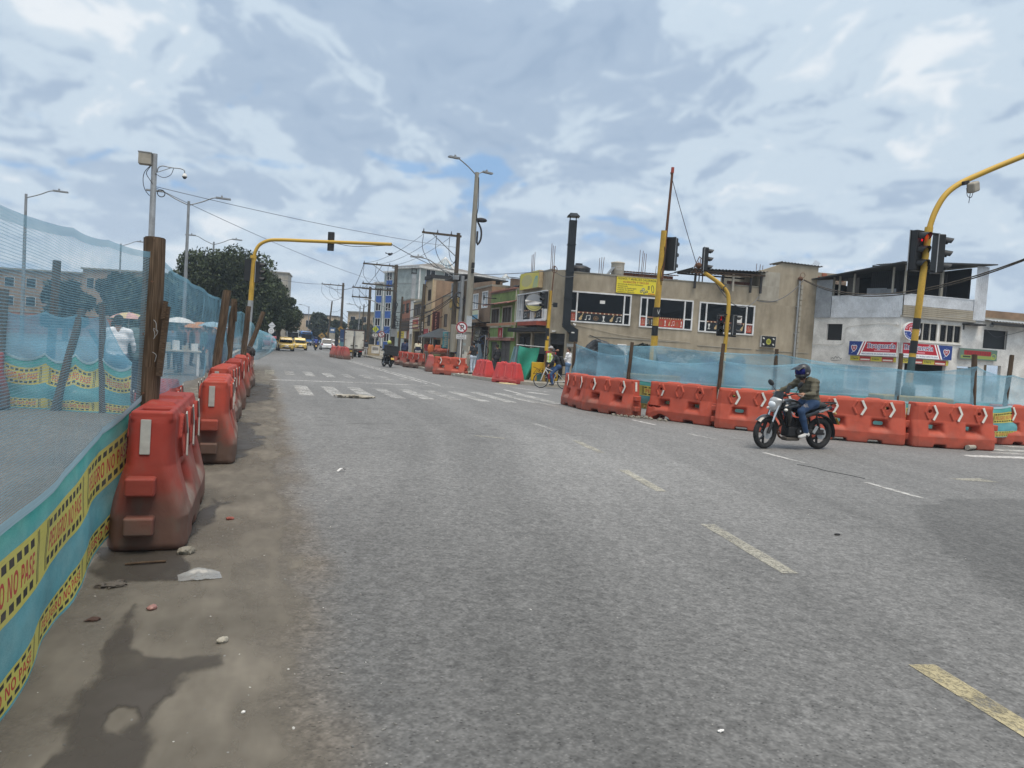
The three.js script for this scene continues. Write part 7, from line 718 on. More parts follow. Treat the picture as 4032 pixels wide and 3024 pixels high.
const TAXI = new THREE.MeshPhysicalMaterial({ color: new THREE.Color().setRGB(0.66, 0.46, 0.10), roughness: 0.35, clearcoat: 0.6 }), WHITEP = new THREE.MeshPhysicalMaterial({ color: new THREE.Color().setRGB(0.78, 0.79, 0.80), roughness: 0.3, clearcoat: 0.6 }), REDP = new THREE.MeshPhysicalMaterial({ color: new THREE.Color().setRGB(0.30, 0.05, 0.06), roughness: 0.35, clearcoat: 0.6 });
car('nearest yellow taxi coming towards the camera', TAXI, 1.95, -82.5, 0.05, { taxi: true, name: 'taxi', cat: 'taxi' }); car('second yellow taxi following behind the first', TAXI, 3.80, -92.5, 0.02, { taxi: true, name: 'taxi', cat: 'taxi' }); car('white hatchback driving away left of the box truck', WHITEP, 7.9, -106, Math.PI, { h: 1.55 }); car('dark red car half hidden behind the loose netting', REDP, 0.9, -99, 0.5, {}); car('pale car far right behind the box truck', WHITEP, 9.9, -122, Math.PI, {});
function bus(label, c, x, z, yaw, { h = 3.1, w = 2.45, L = 10, stripe } = {}) {
  const g = thing('bus', label, 'bus', [x, 0, z], yaw), pm = new THREE.MeshPhysicalMaterial({ color: new THREE.Color().setRGB(...c), roughness: 0.4, clearcoat: 0.4 }); mb().rbox(0, 0.35 + (h - 0.35) / 2, -L / 2, w, h - 0.35, L, 0.22).build('body', pm, g); mb().rbox(0, h * 0.62, 0.01, w * 0.88, h * 0.38, 0.05, 0.02).build('windshield', M.glass, g); mb().rbox(0, h * 0.90, 0.02, w * 0.7, 0.26, 0.04, 0.02).build('route_display', M.black, g); for (const s of [-1, 1]) { mb().rbox(s * w * 0.38, 0.72, 0.01, 0.42, 0.2, 0.06, 0.04).build('headlight', HL, g); const q = mb(); for (let i = 0; i < 6; i++) q.rbox(s * (w / 2 + 0.005), h * 0.64, -1 - i * 1.5, 0.03, h * 0.3, 1.35, 0.01); q.build('side_window', M.glass, g); mb().tube([[s * w * 0.48, h * 0.86, 0], [s * (w * 0.5 + 0.2), h * 0.82, 0.3], [s * (w * 0.5 + 0.2), h * 0.66, 0.3]], 0.05, 5).build('mirror', M.black, g); for (const z2 of [-1.9, -L + 2]) wheel(g, BW, s * (w / 2 - 0.18), 0.48, z2); } mb().rbox(0, 0.52, 0.02, w * 0.9, 0.22, 0.05, 0.02).build('bumper', M.dark, g); mb().rbox(0, h + 0.1, -L * 0.4, w * 0.7, 0.24, 2.4, 0.08).build('roof_unit', M.pale, g); if (stripe) mb().rbox(0, 1.05, 0.02, w * 0.8, 0.3, 0.04, 0.02).build('front_band', stripe, g); return g;
}
const BLUEB = [0.045, 0.17, 0.45]; const BZ = { h: 2.75, w: 2.25 }; bus('foremost blue city bus behind the taxis', BLUEB, 7.35, -149, 0.03, BZ); bus('second blue city bus partly hidden behind the first', BLUEB, 10.4, -160, 0.03, BZ); bus('grey white bus left of the blue buses', [0.45, 0.48, 0.48], 4.75, -147, 0.03, { h: 2.9, w: 2.25 }); bus('far white roofed bus between the grey and blue bus', [0.5, 0.54, 0.56], 6.2, -158, 0.03, BZ);
{ // box truck, seen from behind
  const g = thing('box_truck', 'small box truck with white rear doors, brown frame and a blue side', 'truck', [7.7, 0, -69.6], 0.03), fr = mat([0.11, 0.075, 0.065], 0.6), dm = mat([0.70, 0.69, 0.63], 0.5), w = 1.84; mb().span(-w / 2, w / 2, 0.72, 2.52, -3.2, -0.06).build('cargo_box', mat([0.04, 0.13, 0.27], 0.6), g); mb().span(-w / 2 - 0.02, -w / 2 + 0.06, 0.68, 2.56, -0.08, 0.04).span(w / 2 - 0.06, w / 2 + 0.02, 0.68, 2.56, -0.08, 0.04).span(-w / 2 + 0.06, w / 2 - 0.06, 2.46, 2.56, -0.08, 0.04).span(-w / 2 + 0.06, w / 2 - 0.06, 0.68, 0.78, -0.08, 0.04).build('door_frame', fr, g);
  for (const s of [-1, 1]) { const d = mb().rbox(s * (w / 4 - 0.012), 1.62, 0.0, w / 2 - 0.09, 1.64, 0.06, 0.015).build('rear_door', dm, g); mb().cyl([s * 0.10, 0.8, 0.05], [s * 0.10, 2.44, 0.05], 0.016).build('lock_bar', M.galv, d); mb().rbox(s * 0.2, 1.08, 0.05, 0.24, 0.07, 0.04, 0.01).build('lock_handle', M.dark, d); for (const y of [0.95, 1.62, 2.25]) mb().rbox(s * (w / 2 - 0.12), y, 0.045, 0.16, 0.05, 0.03, 0.008).build('hinge', fr, d); mb().rbox(s * 0.62, 0.56, 0.02, 0.3, 0.1, 0.06, 0.02).build('tail_light', TL, g); for (const z of [-0.7, -3.6]) wheel(g, TW, s * (w / 2 - 0.28), 0.36, z); mb().span(s * (w / 2 - 0.45), s * (w / 2 - 0.1), 0.25, 0.62, -0.28, -0.26).build('mud_flap', M.rubber, g); }
  mb().span(-0.75, 0.75, 0.46, 0.66, -0.5, 0.02).build('rear_bumper', M.dark, g); mb().span(-0.35, 0.35, 0.4, 0.7, -4.6, -0.5).build('chassis', M.black, g); mb().rbox(-0.2, 0.56, 0.035, 0.34, 0.13, 0.02, 0.005).build('number_plate', M.yellow, g); mb().rbox(0, 1.15, -4.15, w * 0.92, 1.5, 1.6, 0.2).build('cab', WHITEP, g); mb().span(-w * 0.461, w * 0.461, 1.25, 1.75, -4.6, -3.9).build('cab_window', M.glass, g); for (const s of [-1, 1]) mb().rbox(s * (w / 2 + 0.12), 1.5, -4.6, 0.14, 0.3, 0.08, 0.03).build('mirror', M.black, g);
  const mu = canTex(256, 128, (c) => { c.fillStyle = '#1d4f86'; c.fillRect(0, 0, 256, 128); c.fillStyle = '#5f9cae'; c.fillRect(0, 84, 256, 44); c.fillStyle = '#7fb3a4'; c.beginPath(); c.moveTo(0, 128); c.lineTo(60, 70); c.lineTo(130, 128); c.fill(); c.fillStyle = '#c7d2d4'; c.fillRect(40, 60, 160, 5); }); const p = new THREE.PlaneGeometry(3.1, 1.75); p.rotateY(-Math.PI / 2); part('side_mural', p, new THREE.MeshStandardMaterial({ map: mu, roughness: 0.5 }), g).position.set(-w / 2 - 0.005, 1.62, -1.63);
}
// ================= people =================
const SKIN = [0.30, 0.165, 0.105], HAIR = [0.018, 0.014, 0.012];
const XF = (pos, quat, s = 1) => new THREE.Matrix4().compose(V(...pos), quat, V(s, s, s));
// relaxed or gripping hand hanging along -y from the wrist, thumb towards +x, palm facing -z... fingers curl towards +z
function handGeo(curl, cell, skin) {
  const B = []; B.push([[0, -0.005, 0], [0, -0.03, 0], 0.026, 0.03]); for (let i = 0; i < 4; i++) { const x = -0.03 + i * 0.02, L = [0.058, 0.072, 0.078, 0.070][i]; B.push([[x * 0.5, -0.02, 0], [x, -0.088, 0], 0.019, 0.0135]); let p = [x, -0.088, 0], a = curl * 0.7; for (let k = 0; k < 3; k++) { const l = L * [0.46, 0.31, 0.23][k], n = [p[0] + x * 0.04, p[1] - Math.cos(a) * l, p[2] + Math.sin(a) * l]; B.push([p, n, 0.0098 - k * 0.0006, 0.0092 - k * 0.0008]); p = n; a += curl; } }
  B.push([[0.02, -0.03, 0.004], [0.046, -0.062, 0.014 + curl * 0.008], 0.017, 0.0125], [[0.046, -0.062, 0.014 + curl * 0.008], [0.05 - curl * 0.012, -0.092, 0.02 + curl * 0.03], 0.0115, 0.009]);
  const f = (x, y, z) => { let d = 9; B.forEach((b, i) => { const q = capsule(x, y, z, ...b); d = i < 1 ? q : smin(d, q, b[2] > 0.0105 ? 0.016 : 0.006); }); return d; };
  return net(f, [-0.065, -0.20, -0.04], [0.085, 0.035, 0.12], cell, () => skin);
}
const HANDS = {}; const hand = (c, cell, skin) => HANDS[c + '_' + cell + '_' + skin] ??= handGeo(c, cell, skin);
function headGeo(cell, skin, face = true) {
  const f = (x, y, z) => { let d = ell(x, y, z, [0, 0.03, -0.008], [0.076, 0.095, 0.095]); d = smin(d, ell(x, y, z, [0, -0.045, 0.022], [0.056, 0.066, 0.066]), 0.05); d = smin(d, capsule(x, y, z, [0, 0.018, 0.086], [0, -0.022, 0.108], 0.008, 0.014), 0.014); d = smin(d, ell(x, y, z, [0, -0.062, 0.078], [0.026, 0.012, 0.014]), 0.012); d = smin(d, ell(x, y, z, [0, -0.098, 0.062], [0.024, 0.02, 0.02]), 0.02); for (const s of [-1, 1]) { d = smin(d, ell(x, y, z, [s * 0.078, 0.0, -0.008], [0.011, 0.032, 0.022]), 0.008); d = smax(d, -ell(x, y, z, [s * 0.032, 0.012, 0.098], [0.018, 0.011, 0.016]), 0.014); d = smin(d, ell(x, y, z, [s * 0.031, 0.012, 0.076], [0.013, 0.011, 0.011]), 0.006); } return smin(d, capsule(x, y, z, [0, -0.06, -0.02], [0, -0.17, -0.035], 0.052, 0.058), 0.03); };
  return net(f, [-0.11, -0.20, -0.13], [0.11, 0.15, 0.14], cell, (x, y, z) => { if (!face) return skin; for (const s of [-1, 1]) { const e = Math.hypot(x - s * 0.031, (y - 0.012) * 1.2); if (z > 0.06 && e < 0.012) return e < 0.006 ? [0.02, 0.014, 0.012] : [0.5, 0.48, 0.45]; if (z > 0.05 && Math.abs(x - s * 0.033) < 0.02 && Math.abs(y - 0.035 + Math.abs(x - s * 0.03) * 0.1) < 0.0055) return HAIR; } if (z > 0.065 && Math.abs(x) < 0.025 && Math.abs(y + 0.062) < 0.009) return [skin[0] * 0.95, skin[1] * 0.55, skin[2] * 0.55]; return skin; });
}
const q0 = new THREE.Quaternion();
// a figure: joints in metres (y up, facing +z, its left is +x)
function person(label, pos, yaw, { j = {}, s = 1, top, bottom, shoe = [0.03, 0.03, 0.03], skin = SKIN, sleeve = 'long', hair = true, hairC = HAIR, headYaw = 0, headPitch = 0, headRoll = 0, cell = 0.026, curl = 0.45, wide = 1, quilt = 0, cuffs, mark, bare } = {}) {
  const g = thing('person', label, 'person', pos, yaw), J = { pelvis: [0, 0.94, 0], chest: [0, 1.27, 0.0], neck: [0, 1.45, -0.01], head: [0, 1.60, 0.015], shL: [0.185, 1.40, -0.01], shR: [-0.185, 1.40, -0.01], elL: [0.235, 1.13, -0.03], elR: [-0.235, 1.13, -0.03], wrL: [0.235, 0.88, 0.05], wrR: [-0.235, 0.88, 0.05], hiL: [0.085, 0.92, 0], hiR: [-0.085, 0.92, 0], knL: [0.10, 0.50, 0.025], knR: [-0.10, 0.50, 0.025], anL: [0.10, 0.085, -0.02], anR: [-0.10, 0.085, -0.02], toL: [0.12, 0.035, 0.14], toR: [-0.12, 0.035, 0.14], ...j };
  for (const k in J) J[k] = J[k].map(v => v * s); const B = [], add = (a, b, ra, rb, c, k = 0.05) => B.push([a, b, ra * s, rb * s, c, k * s]), mid = (a, b, t) => [0, 1, 2].map(i => lerp(a[i], b[i], t)), sh = (p, x) => { const d = [J.shL[0] - J.shR[0], J.shL[1] - J.shR[1], J.shL[2] - J.shR[2]], L = Math.hypot(...d); return p.map((v, i) => v + d[i] / L * x * s); }, hp = (p, x) => { const d = [J.hiL[0] - J.hiR[0], J.hiL[1] - J.hiR[1], J.hiL[2] - J.hiR[2]], L = Math.hypot(...d); return p.map((v, i) => v + d[i] / L * x * s); };
  for (const x of [-1, 1]) { add(hp(J.pelvis, 0.062 * x), mid(hp(J.pelvis, 0.05 * x), sh(J.chest, 0.055 * x), 0.5), 0.112 * wide, 0.105 * wide, 'top'); add(mid(hp(J.pelvis, 0.05 * x), sh(J.chest, 0.055 * x), 0.5), sh(J.chest, 0.075 * x), 0.105 * wide, 0.115 * wide, 'top'); add(sh(J.chest, 0.075 * x), sh(mid(J.chest, J.neck, 0.6), 0.06 * x), 0.115 * wide, 0.075 * wide, 'top'); }
  add(J.shL, mid(J.shL, J.neck, 0.55), 0.066 * wide, 0.07, 'top'); add(J.shR, mid(J.shR, J.neck, 0.55), 0.066 * wide, 0.07, 'top'); add(J.hiL, J.hiR, 0.115, 0.115, 'bottom');
  for (const k of ['L', 'R']) { const S = J['sh' + k], E = J['el' + k], W = J['wr' + k], hc = sleeve === 'short' ? 'skin' : 'top'; add(S, mid(S, E, 0.55), 0.062 * wide, 0.055 * wide, 'top', 0.045); add(mid(S, E, 0.55), E, 0.050 * wide, 0.043 * wide, hc, 0.03); add(E, mid(E, W, 0.4), 0.044 * wide, 0.044 * wide, hc, 0.03); add(mid(E, W, 0.4), W, 0.043 * wide, 0.031, hc, 0.02); const H = J['hi' + k], N = J['kn' + k], A = J['an' + k], Tt = J['to' + k]; add(H, N, 0.092, 0.064, 'bottom', 0.05); add(N, mid(N, A, 0.35), 0.063, 0.062, 'bottom', 0.03); add(mid(N, A, 0.35), mid(N, A, 0.93), 0.060, 0.048, 'bottom', 0.03); add(mid(N, A, 0.93), A, 0.038, 0.036, 'shoe', 0.01); add([A[0], A[1] - 0.035 * s, A[2] - 0.03 * s], Tt, 0.042, 0.036, 'shoe', 0.03); }
  const C = { top, bottom, shoe, skin }, F = (x, y, z) => { let d = 9; for (const b of B) d = smin(d, capsule(x, y, z, b[0], b[1], b[2], b[3]), b[5]); return d + (quilt ? quilt * Math.abs(Math.sin(y * 38)) * (y > J.pelvis[1] + 0.02 ? 1 : 0) : 0) + 0.004 * fbm(x * 9, y * 7, z * 9, 2); };
  const col = (x, y, z) => { let m = 9, c = 'top'; for (const b of B) { const d = capsule(x, y, z, b[0], b[1], b[2], b[3]); if (d < m) { m = d; c = b[4]; } } const n = 1 + 0.22 * fbm(x * 14, y * 14, z * 14, 3); let v = C[c]; if (mark) v = mark(x / s, y / s, z / s, c, v) || v; return v.map(q => q * n); };
  const lo = [9, 9, 9], hi = [-9, -9, -9]; for (const b of B) for (const p of [b[0], b[1]]) for (let i = 0; i < 3; i++) { lo[i] = Math.min(lo[i], p[i] - 0.17 * s); hi[i] = Math.max(hi[i], p[i] + 0.17 * s); }
  const out = mb().add(net(F, lo, hi, cell, col)), fine = cell < 0.02;
  const hq = new THREE.Quaternion().setFromEuler(new THREE.Euler(headPitch, headYaw, headRoll, 'YXZ')); if (!bare) out.add(headGeo(fine ? 0.006 : 0.012, skin), XF(J.head, hq, s));
  for (const k of ['L', 'R']) { const E = J['el' + k], W = J['wr' + k], d = V(...W).sub(V(...E)).normalize(), y = d.clone().negate(), z = (j['palm' + k] ? V(...j['palm' + k]) : V(0, 0.2, 1)).clone(); z.addScaledVector(y, -z.dot(y)).normalize(); const x = y.clone().cross(z), m = new THREE.Matrix4().makeBasis(k === 'L' ? x : x.clone().negate(), y, z); if (k === 'R') { m.makeBasis(x, y, z); } m.scale(V(s, s, s)); m.setPosition(...W); let hg = hand(curl, fine ? 0.0042 : 0.007, skin); if (k === 'R') { hg = hg.clone(); } else { hg = hg.clone(); hg.scale(-1, 1, 1); const ix = hg.index.array; for (let i = 0; i < ix.length; i += 3) { const t = ix[i]; ix[i] = ix[i + 1]; ix[i + 1] = t; } } out.add(hg, m); }
  out.build('body', vc(0.8), g); g.userData.head = undefined; delete g.userData.head;
  if (hair) { const hh = net((x, y, z) => smax(smin(ell(x, y, z, [0, 0.04, -0.016], [0.086, 0.098, 0.100]), ell(x, y, z, [0, 0.0, -0.05], [0.074, 0.09, 0.06]), 0.03) + 0.006 * fbm(x * 30, y * 30, z * 30, 2), smax(z - 0.05 - (y - 0.06) * 0.7, -(y + 0.075), 0.01), 0.01), [-0.12, -0.12, -0.14], [0.12, 0.16, 0.12], fine ? 0.008 : 0.014), o = part('hair', hh, mat(hairC, 0.85), g); o.position.set(...J.head); o.quaternion.copy(hq); o.scale.setScalar(s); }
  g.J = J; g.hq = hq; g.s = s; return g;
}
function wear(g, name, geo, m, off = [0, 0, 0]) { const o = part(name, geo, m, g); o.position.set(...g.J.head).add(V(...off).applyQuaternion(g.hq)); o.quaternion.copy(g.hq); o.scale.setScalar(g.s); return o; }
const capGeo = (() => { const q = mb(); q.add(net((x, y, z) => smin(smax(ell(x, y, z, [0, 0.045, -0.012], [0.092, 0.095, 0.108]), -(y - 0.035), 0.01), sbox(x, y - 0.045 + (z - 0.1) * 0.15, z - 0.12, 0.062, 0.006, 0.06, 0.004), 0.012), [-0.12, 0, -0.14], [0.12, 0.17, 0.2], 0.011)); return q.geo(); })();
const hatGeo = (() => net((x, y, z) => smin(smax(ell(x, y, z, [0, 0.05, -0.008], [0.092, 0.10, 0.106]), -(y - 0.04), 0.01), Math.max(Math.hypot(x, z * 0.95) - 0.17, Math.abs(y - 0.045 + Math.hypot(x, z) * 0.06) - 0.008), 0.02), [-0.2, 0, -0.2], [0.2, 0.17, 0.2], 0.012))();
const helmetGeo = (c = 0.011) => net((x, y, z) => { let d = ell(x, y, z, [0, 0.02, -0.01], [0.132, 0.142, 0.152]); d = smin(d, ell(x, y, z, [0, -0.075, 0.065], [0.098, 0.055, 0.088]), 0.05); d = smax(d, -(sbox(x, y - 0.005, z - 0.16, 0.105, 0.05, 0.085, 0.02)), 0.015); d = smax(d, -(ell(x, y, z, [0, -0.15, -0.02], [0.095, 0.11, 0.10])), 0.02); return d; }, [-0.16, -0.16, -0.19], [0.16, 0.19, 0.19], c);
// ---- motorcycle
const BIKEM = { gloss: M.blackPaint, engine: mat([0.035, 0.035, 0.037], 0.55, { metalness: 0.4 }), seat: mat([0.035, 0.036, 0.038], 0.75) };
function arcFender(R, w, a0, a1, y, z, t = 0.006) { return sheet(18, 6, (u, v) => { const a = lerp(a0, a1, u), q = (v - 0.5) * w, r = R - Math.abs(v - 0.5) ** 2 * 0.16; return [q, y + Math.sin(a) * r, z + Math.cos(a) * r]; }); }
const dbl = m => { const q = m.clone(); q.side = THREE.DoubleSide; return q; }, GLOSS2 = dbl(M.blackPaint), DARK2 = dbl(M.dark);
function motorWheel(g, z, R, r, turn) { const h = new THREE.Group(); const o = part('wheel', new THREE.TorusGeometry(R - r, r, 14, 44).rotateY(Math.PI / 2), M.rubber, g); o.position.set(0, R, z); o.rotation.y = turn; const q = mb(); q.torus(0, 0, 0, R - r * 2 + 0.012, 0.017, 0, Math.PI / 2, 40, 8).cyl([-0.07, 0, 0], [0.07, 0, 0], 0.035, 0.035, 12); for (let i = 0; i < 3; i++) { const a = i * 2.094 + 0.5; const m = [0, Math.cos(a) * 0.09, Math.sin(a) * 0.09]; q.beam([0, 0, 0], m, 0.05, 0.035); for (const e of [-0.36, 0.36]) q.beam(m, [0, Math.cos(a + e) * (R - r * 1.9), Math.sin(a + e) * (R - r * 1.9)], 0.04, 0.026); } q.build('rim', M.black, o); mb().cyl([0.066, 0, 0], [0.072, 0, 0], 0.115, 0.115, 28).build('brake_disc', M.galv, o); return o; }
function motorcycle(name, label, pos, yaw) {
  const g = thing(name, label, 'motorcycle', pos, yaw), st = 0.16; motorWheel(g, 0.66, 0.305, 0.05, st); motorWheel(g, -0.66, 0.31, 0.058, 0);
  mb().cyl([0.10, 0.305, 0.675], [0.10, 0.52, 0.59], 0.033, 0.033, 12).cyl([-0.10, 0.305, 0.645], [-0.10, 0.52, 0.56], 0.033, 0.033, 12).build('fork_leg', BIKEM.engine, g); mb().cyl([0.10, 0.5, 0.6], [0.10, 0.92, 0.43], 0.021, 0.021, 12).cyl([-0.10, 0.5, 0.57], [-0.10, 0.92, 0.40], 0.021, 0.021, 12).build('fork_tube', M.chrome, g);
  const ff = part('front_fender', arcFender(0.35, 0.15, 0.72, 2.95, 0.305, 0), GLOSS2, g); ff.position.z = 0.66; ff.rotation.y = st;
  part('headlight_fairing', net((x, y, z) => { let d = ell(x, y, z, [0, 0.86, 0.46], [0.12, 0.125, 0.11]); d = smin(d, ell(x, y, z, [0, 0.93, 0.42], [0.15, 0.05, 0.10]), 0.05); d = smin(d, ell(x, y, z, [0, 0.76, 0.50], [0.075, 0.06, 0.06]), 0.06); return d; }, [-0.22, 0.66, 0.28], [0.22, 1.03, 0.64], 0.014), mat([0.58, 0.59, 0.60], 0.3, { metalness: 0.3 }), g); mb().ball(0, 0.845, 0.545, 0.085, 1.05, 0.8, 0.55, 18).build('headlight', HL, g);
  part('windscreen', sheet(12, 8, (u, v) => { const a = (u - 0.5) * 1.9, r = lerp(0.19, 0.135, v); return [Math.sin(a) * r, lerp(0.92, 1.10, v), 0.30 + Math.cos(a) * lerp(0.235, 0.14, v)]; }), new THREE.MeshPhysicalMaterial({ color: 0x15181b, roughness: 0.12, side: THREE.DoubleSide }), g);
  part('fuel_tank', net((x, y, z) => { let d = ell(x, y, z, [0, 0.835, 0.14], [0.165, 0.13, 0.27]); for (const s of [-1, 1]) { d = smin(d, capsule(x, y, z, [s * 0.135, 0.80, 0.30], [s * 0.14, 0.60, 0.22], 0.07, 0.045), 0.06); d = smin(d, capsule(x, y, z, [s * 0.13, 0.62, 0.22], [s * 0.09, 0.46, 0.19], 0.05, 0.03), 0.05); d = smin(d, capsule(x, y, z, [s * 0.12, 0.84, 0.1], [s * 0.15, 0.80, 0.36], 0.06, 0.035), 0.06); } return d; }, [-0.26, 0.40, -0.20], [0.26, 1.02, 0.48], 0.015), BIKEM.gloss, g);
  for (const s of [-1, 1]) { mb().beam([s * 0.165, 0.67, 0.15], [s * 0.168, 0.79, 0.30], 0.008, 0.022).beam([s * 0.16, 0.635, 0.2], [s * 0.16, 0.68, 0.27], 0.008, 0.016).build('decal', mat([0.5, 0.52, 0.54], 0.4), g); const de = mb(); for (let i = 0; i < 5; i++) de.beam([s * 0.157, 0.85 - i * 0.004, 0.28 - i * 0.045], [s * 0.155, 0.885 - i * 0.004, 0.265 - i * 0.045], 0.006, 0.010); de.build('tank_letters', M.white, g); }
  part('seat', net((x, y, z) => smin(sbox(x, y - 0.79 - 0.08 * sm(-0.28, -0.6, z) * 0.9, z + 0.40, 0.115 - 0.02 * sm(-0.2, -0.75, z), 0.05, 0.34, 0.045), 9, 0.01), [-0.16, 0.68, -0.80], [0.16, 0.97, 0.0], 0.017), BIKEM.seat, g);
  part('tail_panel', net((x, y, z) => { let d = 9; for (const s of [-1, 1]) d = smin(d, capsule(x, y, z, [s * 0.105, 0.66, -0.20], [s * 0.06, 0.83, -0.86], 0.055, 0.032), 0.04); return d; }, [-0.2, 0.56, -0.96], [0.2, 0.92, -0.08], 0.018), BIKEM.gloss, g); for (const s of [-1, 1]) mb().beam([s * 0.135, 0.735, -0.50], [s * 0.115, 0.80, -0.76], 0.012, 0.03).build('tail_decal', M.galv, g);
  mb().tube([[0.11, 0.84, -0.62], [0.12, 0.90, -0.78], [0.09, 0.92, -0.96], [-0.09, 0.92, -0.96], [-0.12, 0.90, -0.78], [-0.11, 0.84, -0.62]], 0.013, 6).cyl([0.1, 0.915, -0.86], [-0.1, 0.915, -0.86], 0.009).build('grab_rail', M.dark, g); mb().rbox(0, 0.80, -0.93, 0.13, 0.07, 0.07, 0.02).build('tail_light', TL, g); part('rear_fender', arcFender(0.38, 0.17, 1.25, 3.35, 0.31, -0.66), DARK2, g); mb().beam([0, 0.74, -0.90], [0, 0.50, -1.06], 0.12, 0.012).build('plate_bracket', M.dark, g); mb().rbox(0, 0.56, -1.045, 0.2, 0.15, 0.008, 0.003, 0, 0.55).build('number_plate', M.yellow, g);
  const e = mb(); e.rbox(0, 0.34, 0.02, 0.24, 0.20, 0.34, 0.04).rbox(0, 0.52, 0.10, 0.17, 0.22, 0.15, 0.02, 0, -0.25); for (let i = 0; i < 6; i++) e.rbox(0, 0.45 + i * 0.03, 0.12 - i * 0.008, 0.21, 0.009, 0.19, 0.003, 0, -0.25); e.cyl([0.12, 0.35, -0.05], [0.155, 0.35, -0.05], 0.085, 0.08, 20).cyl([-0.12, 0.35, -0.02], [-0.155, 0.35, -0.02], 0.09, 0.08, 20); e.rbox(0, 0.5, -0.2, 0.2, 0.2, 0.2, 0.03); e.build('engine', BIKEM.engine, g); mb().cyl([0.156, 0.36, -0.05], [0.16, 0.36, -0.05], 0.02).build('engine_badge', M.chrome, g);
  mb().tube([[0.0, 0.50, 0.19], [-0.06, 0.40, 0.30], [-0.10, 0.22, 0.22], [-0.12, 0.18, 0.0], [-0.13, 0.22, -0.3]], 0.02, 8).build('exhaust_pipe', M.rust, g); mb().cyl([-0.14, 0.24, -0.3], [-0.17, 0.40, -0.80], 0.045, 0.055, 14).build('muffler', M.dark, g); mb().rbox(0.02, 0.20, 0.06, 0.18, 0.07, 0.32, 0.03).build('belly_pan', mat([0.10, 0.085, 0.07], 0.8), g);
  mb().tube([[0, 0.88, 0.38], [0, 0.66, 0.32], [0.04, 0.40, 0.22], [0.06, 0.22, 0.1], [0.09, 0.24, -0.15]], 0.022, 6).tube([[0, 0.74, 0.28], [0.09, 0.72, 0.0], [0.10, 0.70, -0.3], [0.09, 0.78, -0.72]], 0.02, 6).tube([[0, 0.74, 0.28], [-0.09, 0.72, 0.0], [-0.10, 0.70, -0.3], [-0.09, 0.78, -0.72]], 0.02, 6).build('frame', M.black, g); mb().beam([0.10, 0.32, -0.16], [0.10, 0.31, -0.70], 0.03, 0.045).beam([-0.10, 0.32, -0.16], [-0.10, 0.31, -0.70], 0.03, 0.045).build('swingarm', BIKEM.engine, g); mb().rbox(0.115, 0.36, -0.42, 0.02, 0.07, 0.5, 0.01).build('chain_guard', M.dark, g); const sp = mb(); for (const s of [-1, 1]) { sp.cyl([s * 0.11, 0.36, -0.58], [s * 0.11, 0.68, -0.46], 0.016); for (let i = 0; i < 7; i++) sp.torus(s * 0.11, 0.44 + i * 0.03, -0.55 + i * 0.0112, 0.032, 0.006, Math.PI / 2, 0, 14, 5); } sp.build('shock_absorber', BIKEM.engine, g); for (const s of [-1, 1]) mb().cyl([s * 0.1, 0.29, -0.14], [s * 0.25, 0.28, -0.14], 0.016).build('foot_peg', M.rubber, g); mb().beam([0.15, 0.33, -0.38], [0.16, 0.46, -0.46], 0.012, 0.06).build('heel_guard', M.galv, g);
  mb().tube([[0.37, 1.055, 0.15], [0.24, 1.07, 0.24], [0.12, 1.02, 0.31], [-0.12, 1.02, 0.31], [-0.24, 1.07, 0.24], [-0.37, 1.055, 0.15]], 0.013, 8).build('handlebar', M.dark, g); for (const s of [-1, 1]) { mb().cyl([s * 0.27, 1.07, 0.21], [s * 0.39, 1.05, 0.14], 0.019).build('grip', M.rubber, g); mb().cyl([s * 0.25, 1.075, 0.23], [s * 0.36, 1.20, 0.26], 0.006).build('mirror_stalk', M.black, g); const mg = mb().ball(0, 0, 0, 0.07, 1.15, 0.72, 0.28, 16).geo(), mi = part('mirror', mg, M.black, g); mi.position.set(s * 0.39, 1.245, 0.26); mi.rotation.set(-0.1, s * -0.2, s * 0.55); mb().tube([[s * 0.3, 1.06, 0.22], [s * 0.36, 1.05, 0.24], [s * 0.42, 1.04, 0.19]], 0.005, 5).build('lever', M.galv, g); mb().cyl([s * 0.1, 0.77, 0.40], [s * 0.21, 0.76, 0.41], 0.009).build('indicator_stalk', M.black, g); mb().ball(s * 0.235, 0.76, 0.415, 0.032, 1.3, 0.9, 1, 12).build('indicator', mat([0.75, 0.72, 0.66], 0.25, { grime: null }), g); mb().ball(s * 0.16, 0.72, -0.88, 0.028, 1.2, 0.9, 1, 10).build('rear_indicator', mat([0.5, 0.3, 0.1], 0.3), g); }
  mb().rbox(0, 1.03, 0.33, 0.2, 0.07, 0.1, 0.03).build('instrument', M.black, g); mb().tube([[0.06, 1.0, 0.36], [0.12, 0.92, 0.40], [0.10, 0.7, 0.46]], 0.007, 5).tube([[-0.06, 1.0, 0.36], [-0.13, 0.9, 0.40], [-0.11, 0.5, 0.6]], 0.007, 5).build('cable', M.black, g); return g;
}
const moto = motorcycle('motorcycle', 'black street motorcycle with a silver headlight crossing in front of the orange barriers', [9.66, 0, -11.74], -86 * D2R); mb().rbox(0.10, 1.14, 0.27, 0.085, 0.16, 0.02, 0.006, 0.2, -0.4).build('phone_mount', M.black, moto);
